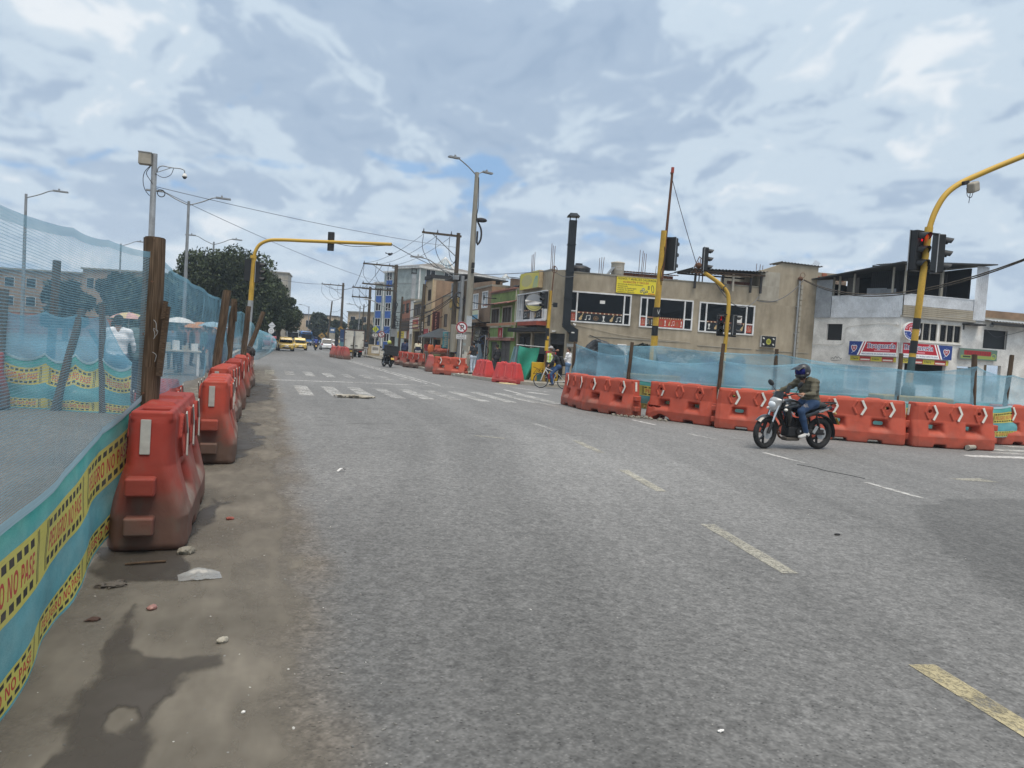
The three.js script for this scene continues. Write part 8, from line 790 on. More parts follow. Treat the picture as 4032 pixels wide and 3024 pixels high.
{
  const p = person('motorcyclist in olive quilted jacket, ripped blue jeans and a black helmet', [9.66, 0, -11.74], -86 * D2R, { cell: 0.0135, quilt: 0.009, wide: 1.22, curl: 1.25, hair: false, top: [0.085, 0.077, 0.050], bottom: [0.022, 0.055, 0.125], shoe: [0.55, 0.54, 0.52], headYaw: 0.15, headPitch: 0.08,
    j: { pelvis: [0, 0.93, -0.40], chest: [0, 1.20, -0.31], neck: [0, 1.365, -0.22], head: [0, 1.475, -0.14], shL: [0.20, 1.30, -0.27], shR: [-0.20, 1.30, -0.25], elL: [0.34, 1.08, -0.11], elR: [-0.33, 1.13, -0.05], wrL: [0.335, 1.075, 0.105], wrR: [-0.335, 1.09, 0.11], palmL: [0, -1, 0.2], palmR: [0, -1, 0.2], hiL: [0.10, 0.90, -0.36], hiR: [-0.10, 0.90, -0.36], knL: [0.20, 0.74, 0.02], knR: [-0.20, 0.74, 0.02], anL: [0.185, 0.335, -0.17], anR: [-0.185, 0.335, -0.17], toL: [0.20, 0.255, 0.0], toR: [-0.20, 0.255, 0.0] },
    mark: (x, y, z, c, v) => { if (c === 'bottom' && z > -0.14 && z < -0.05 && y > 0.80 && Math.abs(fbm(x * 20, y * 30, z * 20, 2)) < 0.22 && Math.abs(Math.abs(x) - 0.17) < 0.06) return [0.30, 0.26, 0.24]; if (c === 'shoe' && y < 0.235) return [0.30, 0.20, 0.13]; if (c === 'bottom') { const k = 1 + 0.9 * Math.max(0, fbm(x * 5, y * 5, z * 5, 3)); return v.map(q => q * k); } } });
  wear(p, 'helmet', helmetGeo(0.009), mat([0.028, 0.029, 0.031], 0.35, { grime: null }), [0, 0.015, 0]); const vz = new THREE.SphereGeometry(0.139, 24, 12, Math.PI / 2 - 1.0, 2.0, 1.12, 0.78); wear(p, 'visor', vz, new THREE.MeshPhysicalMaterial({ color: 0x0a1060, roughness: 0.12, metalness: 0.4 }), [0, 0.02, 0.008]); wear(p, 'helmet_peak', net((x, y, z) => sbox(x, y - 0.10 + z * z * 1.2 + x * x * 2, z - 0.13, 0.10, 0.006, 0.11, 0.006), [-0.13, -0.05, -0.02], [0.13, 0.13, 0.26], 0.010), mat([0.02, 0.021, 0.023], 0.35, { grime: null }), [0, 0.035, 0]); wear(p, 'helmet_vent', mb().rbox(0.128, -0.02, 0.02, 0.02, 0.025, 0.06, 0.006).rbox(-0.128, -0.02, 0.02, 0.02, 0.025, 0.06, 0.006).geo(), M.grey, [0, 0.015, 0]); wear(p, 'chin_strap', mb().tube([[0.08, -0.06, 0.0], [0.05, -0.12, 0.03], [-0.05, -0.12, 0.03], [-0.08, -0.06, 0]], 0.008, 5).geo(), M.black);
}
// far motorcycles share its parts
function motoCopy(label, pos, yaw) { const o = copyOf(moto, label, pos, yaw); for (const k of [...o.children]) if (k.name === 'phone_mount') o.remove(k); return o; }
{
  const d = motoCopy('delivery motorcycle with a big black box, seen from behind on the avenue', [7.35, 0, -47.2], Math.PI + 0.15), bx = part('delivery_box', net((x, y, z) => sbox(x, y - 1.06 - x * 0.09, z + 0.78, 0.40 + (y - 1.06) * 0.12, 0.30, 0.27, 0.04), [-0.55, 0.68, -1.12], [0.55, 1.48, -0.42], 0.03), mat([0.022, 0.024, 0.027], 0.6), d); mb().box(0, 1.36, -0.78, 0.9, 0.04, 0.6, 0, 0, 0.09).box(0, 1.02, -1.06, 0.8, 0.02, 0.01, 0, 0, 0.09).build('box_lid', mat([0.07, 0.075, 0.08], 0.5), bx);
  const sit = { pelvis: [0, 0.92, -0.38], chest: [0, 1.22, -0.32], neck: [0, 1.40, -0.27], head: [0, 1.53, -0.22], shL: [0.19, 1.34, -0.30], shR: [-0.19, 1.34, -0.30], elL: [0.32, 1.10, -0.14], elR: [-0.32, 1.10, -0.14], wrL: [0.33, 1.07, 0.10], wrR: [-0.33, 1.07, 0.10], hiL: [0.10, 0.90, -0.35], hiR: [-0.10, 0.90, -0.35], knL: [0.21, 0.72, 0.02], knR: [-0.21, 0.72, 0.02], anL: [0.20, 0.33, -0.15], anR: [-0.20, 0.33, -0.15], toL: [0.21, 0.27, 0.0], toR: [-0.21, 0.27, 0.0] };
  const a = person('delivery rider with a yellow green helmet behind the black box', [7.35, 0, -47.2], Math.PI + 0.15, { j: sit, top: [0.03, 0.032, 0.035], bottom: [0.02, 0.022, 0.028], hair: false }); wear(a, 'helmet', helmetGeo(0.018), mat([0.55, 0.62, 0.14], 0.4), [0, 0.015, 0]);
  motoCopy('far red motorcycle with a rider in blue, left of the white car', [5.95, 0, -97], Math.PI); const b = person('far motorcyclist in a blue jacket with dark helmet', [5.95, 0, -97], Math.PI, { j: sit, top: [0.03, 0.06, 0.25], bottom: [0.03, 0.03, 0.04], hair: false, cell: 0.04 }); wear(b, 'helmet', helmetGeo(0.02), mat([0.02, 0.03, 0.08], 0.4), [0, 0.015, 0]);
  motoCopy('parked black motorcycle behind the no parking sign', [12.9, SW, -47.9], 0.7); motoCopy('parked motorcycle with a blue cover by the black awning', [12.2, SW, -52.6], 2.6);
  motoCopy('far motorcycle right of the white car', [9.5, 0, -103], Math.PI); const c = person('far motorcyclist with a white helmet right of the white car', [9.5, 0, -103], Math.PI, { j: sit, top: [0.05, 0.05, 0.06], bottom: [0.03, 0.03, 0.04], hair: false, cell: 0.04 }); wear(c, 'helmet', helmetGeo(0.02), M.white, [0, 0.015, 0]);
}
// ---- cyclist
{
  const g = thing('bicycle', 'white bicycle with a red frame bag ridden past the street corner', 'bicycle', [11.92, 0, -30.06], Math.atan2(-0.80, -0.28)), fr = mat([0.75, 0.76, 0.76], 0.4), R = 0.335, zf = 0.52, zr = -0.52;
  for (const z of [zf, zr]) { const o = part('wheel', new THREE.TorusGeometry(R - 0.02, 0.02, 8, 40).rotateY(Math.PI / 2), M.rubber, g); o.position.set(0, R, z); const q = mb().torus(0, 0, 0, R - 0.045, 0.012, 0, Math.PI / 2, 40, 6).cyl([-0.04, 0, 0], [0.04, 0, 0], 0.025); for (let i = 0; i < 18; i++) { const a = i * 0.349; q.cyl([(i % 2 - 0.5) * 0.05, 0, 0], [0, Math.cos(a) * (R - 0.05), Math.sin(a) * (R - 0.05)], 0.0025, 0.0025, 3); } q.build('rim', M.galv, o); }
  mb().cyl([0, 0.80, 0.34], [0, 0.30, 0.0], 0.024).cyl([0, 0.86, 0.33], [0, 0.72, -0.16], 0.021).cyl([0, 0.30, 0], [0, 0.84, -0.20], 0.021).cyl([0, 0.92, 0.31], [0, 0.74, 0.37], 0.024).cyl([0.03, 0.30, 0], [0.05, R, zr], 0.013).cyl([-0.03, 0.30, 0], [-0.05, R, zr], 0.013).cyl([0.02, 0.72, -0.16], [0.05, R, zr], 0.011).cyl([-0.02, 0.72, -0.16], [-0.05, R, zr], 0.011).build('frame', fr, g); mb().tube([[0.0, 0.76, 0.36], [0.055, 0.66, 0.41], [0.055, R, zf]], 0.017, 6).tube([[0.0, 0.76, 0.36], [-0.055, 0.66, 0.41], [-0.055, R, zf]], 0.017, 6).build('fork', fr, g);
  mb().tube([[0.28, 1.0, 0.22], [0.14, 1.0, 0.32], [-0.14, 1.0, 0.32], [-0.28, 1.0, 0.22]], 0.012, 6).cyl([0, 0.9, 0.31], [0, 1.0, 0.32], 0.015).build('handlebar', M.dark, g); mb().ball(0, 0.90, -0.22, 0.1, 0.75, 0.35, 1.3).build('saddle', M.black, g); mb().rbox(0, 0.52, 0.10, 0.07, 0.24, 0.26, 0.03).build('frame_bag', mat([0.42, 0.03, 0.04], 0.6), g); mb().torus(0.05, 0.30, 0, 0.09, 0.012, 0, Math.PI / 2, 24, 6).cyl([0.06, 0.30, 0], [0.09, 0.15, 0.06], 0.012).cyl([-0.06, 0.30, 0], [-0.09, 0.45, -0.06], 0.012).rbox(0.13, 0.145, 0.06, 0.09, 0.02, 0.06, 0.005).rbox(-0.13, 0.455, -0.06, 0.09, 0.02, 0.06, 0.005).build('crank', M.dark, g);
  const p = person('cyclist in black jacket and blue jeans with a black backpack and knit cap', [11.92, 0, -30.06], Math.atan2(-0.80, -0.28), { hair: false, top: [0.018, 0.02, 0.024], bottom: [0.03, 0.075, 0.18], shoe: [0.05, 0.05, 0.055], headYaw: 0.5, j: { pelvis: [0, 1.00, -0.24], chest: [0, 1.29, -0.12], neck: [0, 1.46, -0.02], head: [0, 1.58, 0.05], shL: [0.18, 1.40, -0.05], shR: [-0.18, 1.40, -0.05], elL: [0.27, 1.17, 0.06], elR: [-0.27, 1.17, 0.06], wrL: [0.25, 1.03, 0.20], wrR: [-0.25, 1.03, 0.20], palmL: [0, -1, 0.2], palmR: [0, -1, 0.2], hiL: [0.085, 0.98, -0.22], hiR: [-0.085, 0.98, -0.22], knL: [0.13, 0.62, 0.10], knR: [-0.13, 0.80, 0.12], anL: [0.125, 0.215, 0.0], anR: [-0.125, 0.52, -0.10], toL: [0.135, 0.18, 0.14], toR: [-0.135, 0.48, 0.04] }, curl: 1.1 });
  wear(p, 'knit_cap', net((x, y, z) => smax(ell(x, y, z, [0, 0.035, -0.012], [0.088, 0.105, 0.104]), -(y - 0.012), 0.01), [-0.12, -0.02, -0.14], [0.12, 0.17, 0.12], 0.012), M.black); part('backpack', net((x, y, z) => sbox(x, y - 1.22, z + 0.36 - (y - 1.22) * 0.35, 0.15, 0.22, 0.09, 0.07), [-0.25, 0.9, -0.6], [0.25, 1.55, -0.1], 0.022), mat([0.012, 0.013, 0.015], 0.8), p);
}
// ---- people on foot
{
  const w = person('worker in hi-vis vest and pale hat pointing with a red sleeved arm', [12.9, SW, -33.0], 2.5, { hair: false, top: [0.40, 0.03, 0.04], bottom: [0.02, 0.02, 0.024], j: { shL: [0.185, 1.41, 0], elL: [0.10, 1.46, 0.24], wrL: [-0.16, 1.53, 0.34], elR: [-0.26, 1.14, -0.02], wrR: [-0.16, 0.98, 0.12], anL: [0.12, 0.085, 0], anR: [-0.10, 0.085, -0.06] }, headYaw: -0.5, mark: (x, y, z, c, v) => c === 'top' && Math.abs(x) < 0.165 && y > 0.86 && y < 1.40 ? (Math.abs(y - 1.02) < 0.022 || Math.abs(Math.abs(x) - 0.09) < 0.016 ? [0.62, 0.64, 0.60] : [0.50, 0.68, 0.12]) : null }); wear(w, 'hat', hatGeo, mat([0.42, 0.42, 0.43], 0.8)); part('reflective_band', new THREE.TorusGeometry(0.075, 0.02, 6, 20).rotateX(Math.PI / 2), M.galv, w).position.set(0.10, 0.22, 0);
  person('woman in white long sleeved top and blue jeans behind the cyclist', [13.9, SW, -33.2], 3.9, { top: [0.72, 0.72, 0.74], bottom: [0.14, 0.24, 0.40], headYaw: 0.5, j: { elL: [0.24, 1.15, 0.04], wrL: [0.12, 1.12, 0.24], elR: [-0.24, 1.14, 0.04], wrR: [-0.12, 1.05, 0.24] } });
  const m = person('young man in black t-shirt, black cap and pale blue jeans beside the lamp post', [10.62, SW, -38.6], 3.55, { sleeve: 'short', hair: true, top: [0.018, 0.02, 0.026], bottom: [0.48, 0.56, 0.66], shoe: [0.03, 0.025, 0.022], s: 1.02, headYaw: -0.55, j: { elL: [0.25, 1.12, 0.0], wrL: [0.14, 1.05, 0.24], elR: [-0.25, 1.12, 0.0], wrR: [-0.10, 1.06, 0.26] }, mark: (x, y, z, c, v) => c === 'top' && Math.hypot(x - 0.07, y - 1.27) < 0.035 && z > 0.06 ? [0.6, 0.6, 0.58] : null }); wear(m, 'cap', capGeo, M.black); part('white_strap', mb().tube([[-0.15, 1.43, 0.03], [-0.12, 1.36, 0.12], [-0.10, 1.28, 0.13]], 0.025, 6).geo(), M.white, m);
  person('pedestrian in a cream and navy sweater and pale trousers behind the barriers', [10.5, SW, -53.4], 2.9, { top: [0.015, 0.02, 0.06], bottom: [0.50, 0.48, 0.46], shoe: [0.6, 0.6, 0.6], headYaw: 0.2, j: { anL: [0.13, 0.085, 0.14], toL: [0.15, 0.035, 0.30], knL: [0.12, 0.5, 0.12], anR: [-0.10, 0.1, -0.14], toR: [-0.12, 0.035, 0.0] }, mark: (x, y, z, c, v) => c === 'top' && (y > 1.24 || (Math.abs(x) > 0.2 && y > 1.1)) ? [0.62, 0.58, 0.44] : null });
  person('person with long hair in a red top seen from behind', [11.3, SW, -54.0], -0.4, { top: [0.36, 0.04, 0.045], bottom: [0.30, 0.26, 0.24], sleeve: 'short' });
  person('pedestrian in dark blue coat behind the delivery rider', [9.9, SW, -55.5], 3.0, { top: [0.02, 0.03, 0.08], bottom: [0.02, 0.02, 0.03] }); person('person in dark clothes with a white cap by the painted pole', [11.3, SW, -57.2], 3.3, { top: [0.03, 0.035, 0.05], bottom: [0.03, 0.04, 0.07] }); person('dark dressed person standing behind the young man by the bicycle shop', [12.9, SW, -41.7], 3.5, { top: [0.03, 0.03, 0.035], bottom: [0.03, 0.03, 0.04] }); person('vendor in black sitting under the black awning', [12.0, SW + 0.05, -51.6], 3.6, { top: [0.02, 0.022, 0.03], bottom: [0.03, 0.03, 0.04], skin: [0.30, 0.16, 0.10], j: { elR: [-0.3, 1.15, 0.2], wrR: [-0.4, 1.05, 0.4] } });
  person('far pedestrian in white trousers right of the box truck', [9.2, 0, -73], 0.2, { top: [0.05, 0.06, 0.08], bottom: [0.55, 0.55, 0.55], cell: 0.035 }); person('far dark pedestrian left of the box truck', [8.6, 0, -98], 0, { top: [0.02, 0.02, 0.03], bottom: [0.02, 0.02, 0.03], cell: 0.04 });
  // in the work site, seen through the netting
  person('person in a white shirt seen from behind through the netting', [-2.75, 0, -16.2], 3.3, { top: [0.78, 0.79, 0.82], bottom: [0.05, 0.07, 0.11], s: 1.02, j: { elR: [-0.27, 1.16, 0.02], wrR: [-0.30, 0.95, 0.10] } }); person('person in a grey green jacket beside the white shirt, behind the netting', [-2.35, 0, -16.4], 3.0, { top: [0.10, 0.15, 0.15], bottom: [0.03, 0.04, 0.06], s: 1.03, wide: 1.12 });
  const cr = [[-4.1, -29.5, 'pedestrian in a dark jacket nearest the thick post among the market crowd', [0.03, 0.035, 0.05]], [-3.4, -31, 'pedestrian in grey blue left of the second fence post in the crowd', [0.10, 0.13, 0.17]], [-2.9, -29, 'pedestrian in black in the middle of the market crowd', [0.015, 0.016, 0.02]], [-2.4, -32.5, 'pedestrian in teal in the market crowd', [0.03, 0.09, 0.11]], [-1.9, -30.5, 'pedestrian in navy at the right of the market crowd', [0.02, 0.03, 0.08]], [-4.7, -33.2, 'pedestrian in brown at the left rear of the market crowd', [0.09, 0.06, 0.05]], [-3.1, -35.5, 'pedestrian in dark green at the rear of the market crowd', [0.03, 0.05, 0.04]], [-1.7, -34, 'tall pedestrian in charcoal at the right rear of the crowd', [0.04, 0.04, 0.045]]]; cr.forEach(([x, z, l, c], i) => person(l, [x, 0, z], 2.4 + i * 0.9, { top: c, bottom: [0.02 + 0.01 * (i % 3), 0.025, 0.04], cell: 0.035, s: 0.97 + 0.02 * (i % 4) }));
}
// ================= pavement furniture, market stalls, litter =================
{ // umbrella stalls behind the left netting
  const um = (label, x, z, h, r, m) => { const g = thing('market_umbrella', label, 'umbrella', [x, 0, z]); mb().cyl([0, 0, 0], [0, h, 0], 0.022).build('pole', M.galv, g); for (let i = 0; i < 8; i++) { const a = i * Math.PI / 4; part('panel', sheet(4, 5, (u, v) => { const b = a + u * Math.PI / 4, q = r * v * (1 - 0.05 * Math.sin(u * Math.PI)); return [Math.sin(b) * q, h - v * v * r * 0.36 - 0.02, Math.cos(b) * q]; }), dbl(Array.isArray(m) ? m[i % 2] : m), g); } };
  um('white market umbrella over the crowd, left of the second fence post', -3.25, -31.6, 2.05, 0.6, M.white); um('pink and yellow parasol above the person in the white shirt', -4.05, -25.5, 2.0, 0.55, [mat([0.60, 0.36, 0.34], 0.8), mat([0.62, 0.50, 0.26], 0.8)]); um('pale blue umbrella at the right of the crowd', -2.15, -33.6, 1.98, 0.6, mat([0.30, 0.45, 0.55], 0.8)); um('orange umbrella behind the white one', -2.7, -34.6, 1.95, 0.75, mat([0.55, 0.25, 0.10], 0.8));
  const tb = thing('stall_table', 'vendor table with white goods behind the netting', 'table', [-3.3, 0, -27.6], 0.1); mb().rbox(0, 0.82, 0, 2.4, 0.05, 0.9, 0.01).build('top', M.pale, tb); for (const x of [-1.1, 0.0, 1.1]) for (const z of [-0.38, 0.38]) mb().span(x - 0.04, x + 0.04, 0, 0.8, z - 0.04, z + 0.04).build('leg', M.white, tb); const r = rng(12); for (let i = 0; i < 8; i++) { const b = thing('goods_box', `${['small white', 'flat grey', 'low pale', 'square white', 'tall pale', 'thin grey', 'round edged white', 'dusty white'][i]} box number ${['one', 'two', 'three', 'four', 'five', 'six', 'seven', 'eight'][i]} from the left on the vendor table`, 'box', [-4.3 + i * 0.28, 0.845, -27.5 - r() * 0.3], r() * 0.4, 'goods on the vendor table'); mb().rbox(0, 0.08 + 0.04 * (i % 3), 0, 0.2, 0.16 + 0.08 * (i % 3), 0.18, 0.01).build('carton', i % 2 ? M.white : M.pale, b); mb().span(-0.1, 0.1, 0.16 + 0.08 * (i % 3), 0.168 + 0.08 * (i % 3), -0.02, 0.02).build('tape', M.tan, b); }
}
{ // yellow graffiti box, tarp, bin by the corner
  const g = thing('utility_cabinet', 'yellow painted concrete block with dark graffiti behind the worker', 'cabinet', [13.05, SW, -34.12], -0.315); const t = canTex(512, 384, (c, w, h) => { c.fillStyle = '#c9a214'; c.fillRect(0, 0, w, h); const r = rng(2); for (let i = 0; i < 30; i++) { c.fillStyle = 'rgba(120,90,20,0.10)'; c.fillRect(r() * w, r() * h, 60, 40); } c.strokeStyle = '#3a1d1a'; c.lineWidth = 11; c.beginPath(); c.moveTo(40, 90); c.lineTo(190, 120); c.lineTo(60, 240); c.lineTo(230, 220); c.moveTo(170, 230); c.bezierCurveTo(200, 110, 240, 110, 250, 200); c.moveTo(220, 200); c.lineTo(320, 110); c.moveTo(240, 110); c.lineTo(310, 230); c.moveTo(330, 180); c.lineTo(420, 130); c.lineTo(380, 110); c.lineTo(370, 300); c.moveTo(330, 150); c.lineTo(440, 230); c.moveTo(350, 240); c.lineTo(440, 120); c.stroke(); }); mb().rbox(0, 0.45, 0, 1.3, 0.92, 0.7, 0.02).build('block', mat([0.62, 0.40, 0.03], 0.7), g); part('graffiti', new THREE.PlaneGeometry(0.72, 0.86).translate(-0.27, 0.45, 0.354), new THREE.MeshStandardMaterial({ map: t, roughness: 0.75 }), g);
  const bn = thing('waste_bin', 'small teal bin in front of the yellow block', 'bin', [12.62, SW, -33.65]); part('bucket', new THREE.LatheGeometry([[0, 0], [0.1, 0], [0.13, 0.36], [0.145, 0.37], [0.145, 0.40], [0.12, 0.40], [0.09, 0.03], [0, 0.03]].map(p => new THREE.Vector2(...p)), 20), mat([0.02, 0.16, 0.15], 0.6), bn); mb().torus(0, 0.37, 0, 0.146, 0.008, Math.PI / 2).build('rim', M.black, bn);
  const tp = thing('hanging_tarp', 'bright green tarp hung from a pole beside the yellow block', 'tarp', [12.35, SW, -34.55], -0.3); part('cloth', sheet(24, 20, (u, v) => { const w = lerp(0.52, 0.30, v * v); return [-0.15 * v + (u - 0.5) * 2 * w - 0.06 * v, 1.66 - v * 1.64 - 0.08 * Math.sin(u * 3.14) * (1 - v), 0.09 * Math.sin(u * 9 + v * 2) * (0.3 + v) + 0.05 * Math.sin(v * 6 + u * 4)]; }), mat([0.03, 0.34, 0.24], 0.6, { side: THREE.DoubleSide }), tp); mb().cyl([-0.65, 1.70, 0], [1.15, 1.66, 0], 0.03).cyl([1.05, 0, 0], [1.05, 1.7, 0], 0.03).build('pole', M.galv, tp);
  const ct = thing('clear_sheeting', 'translucent blue plastic sheeting gathered left of the green tarp', 'sheeting', [11.75, SW, -34.75], -0.3); part('sheet', sheet(20, 16, (u, v) => [(u - 0.5) * lerp(0.25, 0.75, v) - 0.1 * v, 1.62 - v * 1.55, 0.10 * Math.sin(u * 14 + v * 3)]), new THREE.MeshStandardMaterial({ color: new THREE.Color().setRGB(0.22, 0.38, 0.48), roughness: 0.3, transparent: true, opacity: 0.62, side: THREE.DoubleSide }), ct); mb().beam([-0.1, 0.02, 0.2], [0.35, 0.5, 0.1], 0.05, 0.03).beam([-0.2, 0.05, 0.25], [0.4, 0.22, 0.1], 0.04, 0.03).build('lath', M.wood, ct);
  const c2 = thing('clear_sheeting', 'bluish plastic hung over a post before the green house door', 'sheeting', [12.7, SW, -45.2], -0.3); part('sheet', sheet(16, 12, (u, v) => [(u - 0.5) * lerp(0.3, 1.1, v), 1.7 - v * 1.65, 0.12 * Math.sin(u * 12 + v * 2)]), new THREE.MeshStandardMaterial({ color: new THREE.Color().setRGB(0.20, 0.28, 0.36), roughness: 0.4, transparent: true, opacity: 0.8, side: THREE.DoubleSide }), c2); mb().cyl([0, 0, 0], [0, 1.75, 0], 0.03).build('post', M.galv, c2);
}
{ // black tarp heap, chair and dark shape behind the right netting
  const g = thing('tarp_heap', 'black plastic sheet thrown over a stack behind the netting by the cement wall', 'tarp', [14.2, 0, -30.2], -0.3); part('sheet', net((x, y, z) => { const h = 1.75 + 0.5 * sm(-0.9, -0.3, x) - 0.42 * sm(-0.2, 1.1, x); return smax(sbox(x, y - h / 2, z, 1.0, h / 2, 0.55, 0.12) + 0.16 * fbm(x * 2.2, y * 2.2, z * 2.2, 4), -(y - 0.1), 0.05); }, [-1.3, 0, -0.9], [1.4, 2.6, 0.9], 0.05), mat([0.022, 0.024, 0.028], 0.45), g); mb().beam([-0.6, 2.45, 0.2], [1.0, 1.85, 0.3], 0.06, 0.03).build('batten', M.dark, g); mb().rbox(0, 0.1, 0, 1.6, 0.2, 1, 0.02).build('pallet', M.wood, g);
  const c = thing('plastic_chair', 'white plastic chair upside on the heap behind the netting', 'chair', [15.0, 1.25, -29.75], 2.6); mb().rbox(0, 0.42, 0, 0.44, 0.04, 0.42, 0.015).build('seat', M.white, c); mb().rbox(0, 0.66, -0.2, 0.40, 0.44, 0.04, 0.06).build('backrest', M.white, c); for (const x of [-0.19, 0.19]) { for (const z of [-0.18, 0.18]) mb().cyl([x, 0, z], [x * 0.9, 0.42, z * 0.9], 0.02).build('leg', M.white, c); mb().tube([[x * 1.15, 0.42, 0.18], [x * 1.15, 0.62, 0.16], [x * 1.15, 0.64, -0.18]], 0.018, 6).build('armrest', M.white, c); }
  const w = thing('scrap_crate', 'low stack of pale scrap beside the chair behind the netting', 'crate', [14.75, 0, -29.9], 0.2); mb().rbox(0, 0.55, 0, 0.7, 1.1, 0.6, 0.03).build('crate', M.wood, w); mb().rbox(-0.1, 1.35, 0, 0.5, 0.5, 0.4, 0.12, 0.4).rbox(-0.3, 1.5, 0.1, 0.3, 0.3, 0.3, 0.1).build('bundle', M.pale, w);
  const t = thing('leafy_mural', 'dark round bush behind the netting in front of the cement wall', 'bush', [18.1, 0, -33.6]); const r = rng(3), L = new THREE.PlaneGeometry(0.1, 0.2), im = new THREE.InstancedMesh(L, mat([0.035, 0.045, 0.035], 0.9, { side: THREE.DoubleSide }), 2600), d = new THREE.Object3D(); for (let i = 0; i < 2600; i++) { const u = r() * 2 - 1, a = r() * 6.28, s = Math.sqrt(1 - u * u), q = 0.75 + 0.3 * r(); d.position.set(s * Math.cos(a) * q * 0.85, 1.25 + u * q, s * Math.sin(a) * q * 0.5); d.rotation.set(r() * 6, r() * 6, r() * 6); d.updateMatrix(); im.setMatrixAt(i, d.matrix); } im.name = 'foliage'; im.userData.kind = 'stuff'; t.add(im); t.name = 'round_bush'; mb().cyl([0, 0, 0], [0, 1.2, 0], 0.05).build('stem', M.pole, t);
}
{ // tricycle cart, awning, bikes hung at the shop, notice stand, tyres
  const a = thing('market_awning', 'black pyramid awning on thin posts before the grey houses', 'awning', [12.3, SW, -54.2], 0.15); const q = new THREE.CylinderGeometry(0.12, 1.9, 0.72, 4, 1, true); q.rotateY(Math.PI / 4); q.translate(0, 2.36, 0); part('canopy', q, mat([0.045, 0.052, 0.058], 0.7, { side: THREE.DoubleSide }), a); for (const [x, z] of [[-1.25, -1.25], [1.25, -1.25], [1.25, 1.25], [-1.25, 1.25]]) mb().cyl([x, 0, z], [x, 2.02, z], 0.025).build('post', M.galv, a);
  const g = thing('vendor_cart', 'wooden vendor cart with red and orange clothes under the black awning', 'cart', [11.6, SW, -50.2], 0.5); mb().rbox(0, 0.72, 0, 1.5, 0.5, 0.9, 0.03).build('box', mat([0.16, 0.07, 0.045], 0.8), g); mb().rbox(0.1, 0.72, 0.456, 0.5, 0.32, 0.02, 0.01).build('side_panel', M.maroon, g); for (const s of [-1, 1]) { const o = part('wheel', new THREE.TorusGeometry(0.30, 0.05, 8, 28), M.rubber, g); o.position.set(s * 0.55, 0.35, 0.5); mb().torus(0, 0, 0, 0.2, 0.02).cyl([0, 0, -0.05], [0, 0, 0.05], 0.05).build('rim', M.galv, o); } const cl = mb(); part('red_cloth', net((x, y, z) => sbox(x, y - 1.05, z, 0.55, 0.16, 0.35, 0.1) + 0.12 * fbm(x * 4, y * 4, z * 4, 3), [-0.8, 0.75, -0.6], [0.8, 1.45, 0.6], 0.05), mat([0.34, 0.08, 0.05], 0.9), g); part('blue_cover', net((x, y, z) => sbox(x - 0.95, y - 1.0, z + 0.1, 0.25, 0.1, 0.3, 0.08) + 0.05 * fbm(x * 5, y * 5, z * 5, 2), [0.6, 0.8, -0.6], [1.3, 1.2, 0.4], 0.05), mat([0.02, 0.04, 0.16], 0.7), g);
  for (const [l, x, z, c] of [['orange safety vest hanging left of the cart', 11.2, -52.3, [0.6, 0.16, 0.05]], ['second orange vest hanging beside the cart', 11.5, -51.4, [0.5, 0.10, 0.05]]]) { const v = thing('hanging_vest', l, 'vest', [x, SW, z], 0.2, 'vests hanging beside the cart'); part('cloth', net((X, Y2, Z) => smax(ell(X, Y2, Z, [0, 1.15, 0], [0.25, 0.42, 0.10]), -(Math.hypot(X, Y2 - 1.6) - 0.16), 0.03), [-0.3, 0.65, -0.2], [0.3, 1.7, 0.2], 0.035), mat(c, 0.8), v); mb().cyl([0, 0, -0.1], [0, 1.55, -0.1], 0.02).build('stand', M.dark, v); }
  const bi = (label, x, y, z, rx, yaw, tint) => { const b = thing('hanging_bicycle', label, 'bicycle', [x, y, z], yaw, 'bicycles hanging at the shop'); for (const s of [-1, 1]) { const o = part('wheel', new THREE.TorusGeometry(0.33, 0.022, 6, 32), M.rubber, b); o.position.set(0, s * 0.5, 0); const q2 = mb(); for (let i = 0; i < 10; i++) q2.cyl([0, 0, 0], [Math.cos(i * 0.63) * 0.32, Math.sin(i * 0.63) * 0.32, 0], 0.004, 0.004, 3); q2.build('spokes', M.galv, o); } mb().cyl([0, 0.5, 0], [-0.38, 0.3, 0], 0.02).cyl([-0.38, 0.3, 0], [-0.04, 0.02, 0], 0.02).cyl([-0.40, 0.22, 0], [-0.42, -0.2, 0], 0.02).cyl([-0.42, -0.2, 0], [-0.04, 0.02, 0], 0.02).cyl([-0.42, -0.2, 0], [0, -0.5, 0], 0.015).cyl([-0.04, 0.02, 0], [0, -0.5, 0], 0.015).build('frame', tint, b); mb().cyl([-0.48, 0.3, -0.25], [-0.48, 0.3, 0.25], 0.014).build('handlebar', M.black, b); };
  bi('black bicycle hanging upright at the shop front', 13.1, 2.1, -46.9, 0, -0.4, M.blackPaint); bi('dark blue bicycle hanging right of the black one', 13.3, 1.9, -45.9, 0, -0.1, mat([0.03, 0.06, 0.15], 0.4)); bi('bicycle standing low under the hanging ones', 13.0, 0.95, -45.8, 0, -0.6, M.steel);
  const n = thing('notice_stand', 'beige sandwich board with pasted notices by the apartment fence', 'board', [10.5, SW, -76.7], -0.1); mb().rbox(0, 0.55, 0, 1.2, 1.1, 0.5, 0.03).build('stand', mat([0.50, 0.42, 0.28], 0.8), n); mb().rbox(0.15, 0.6, 0.26, 0.8, 0.75, 0.02, 0.01).build('notice', M.white, n); mb().rbox(0.15, 0.7, 0.275, 0.6, 0.3, 0.01, 0.004).build('notice_print', M.grey, n);
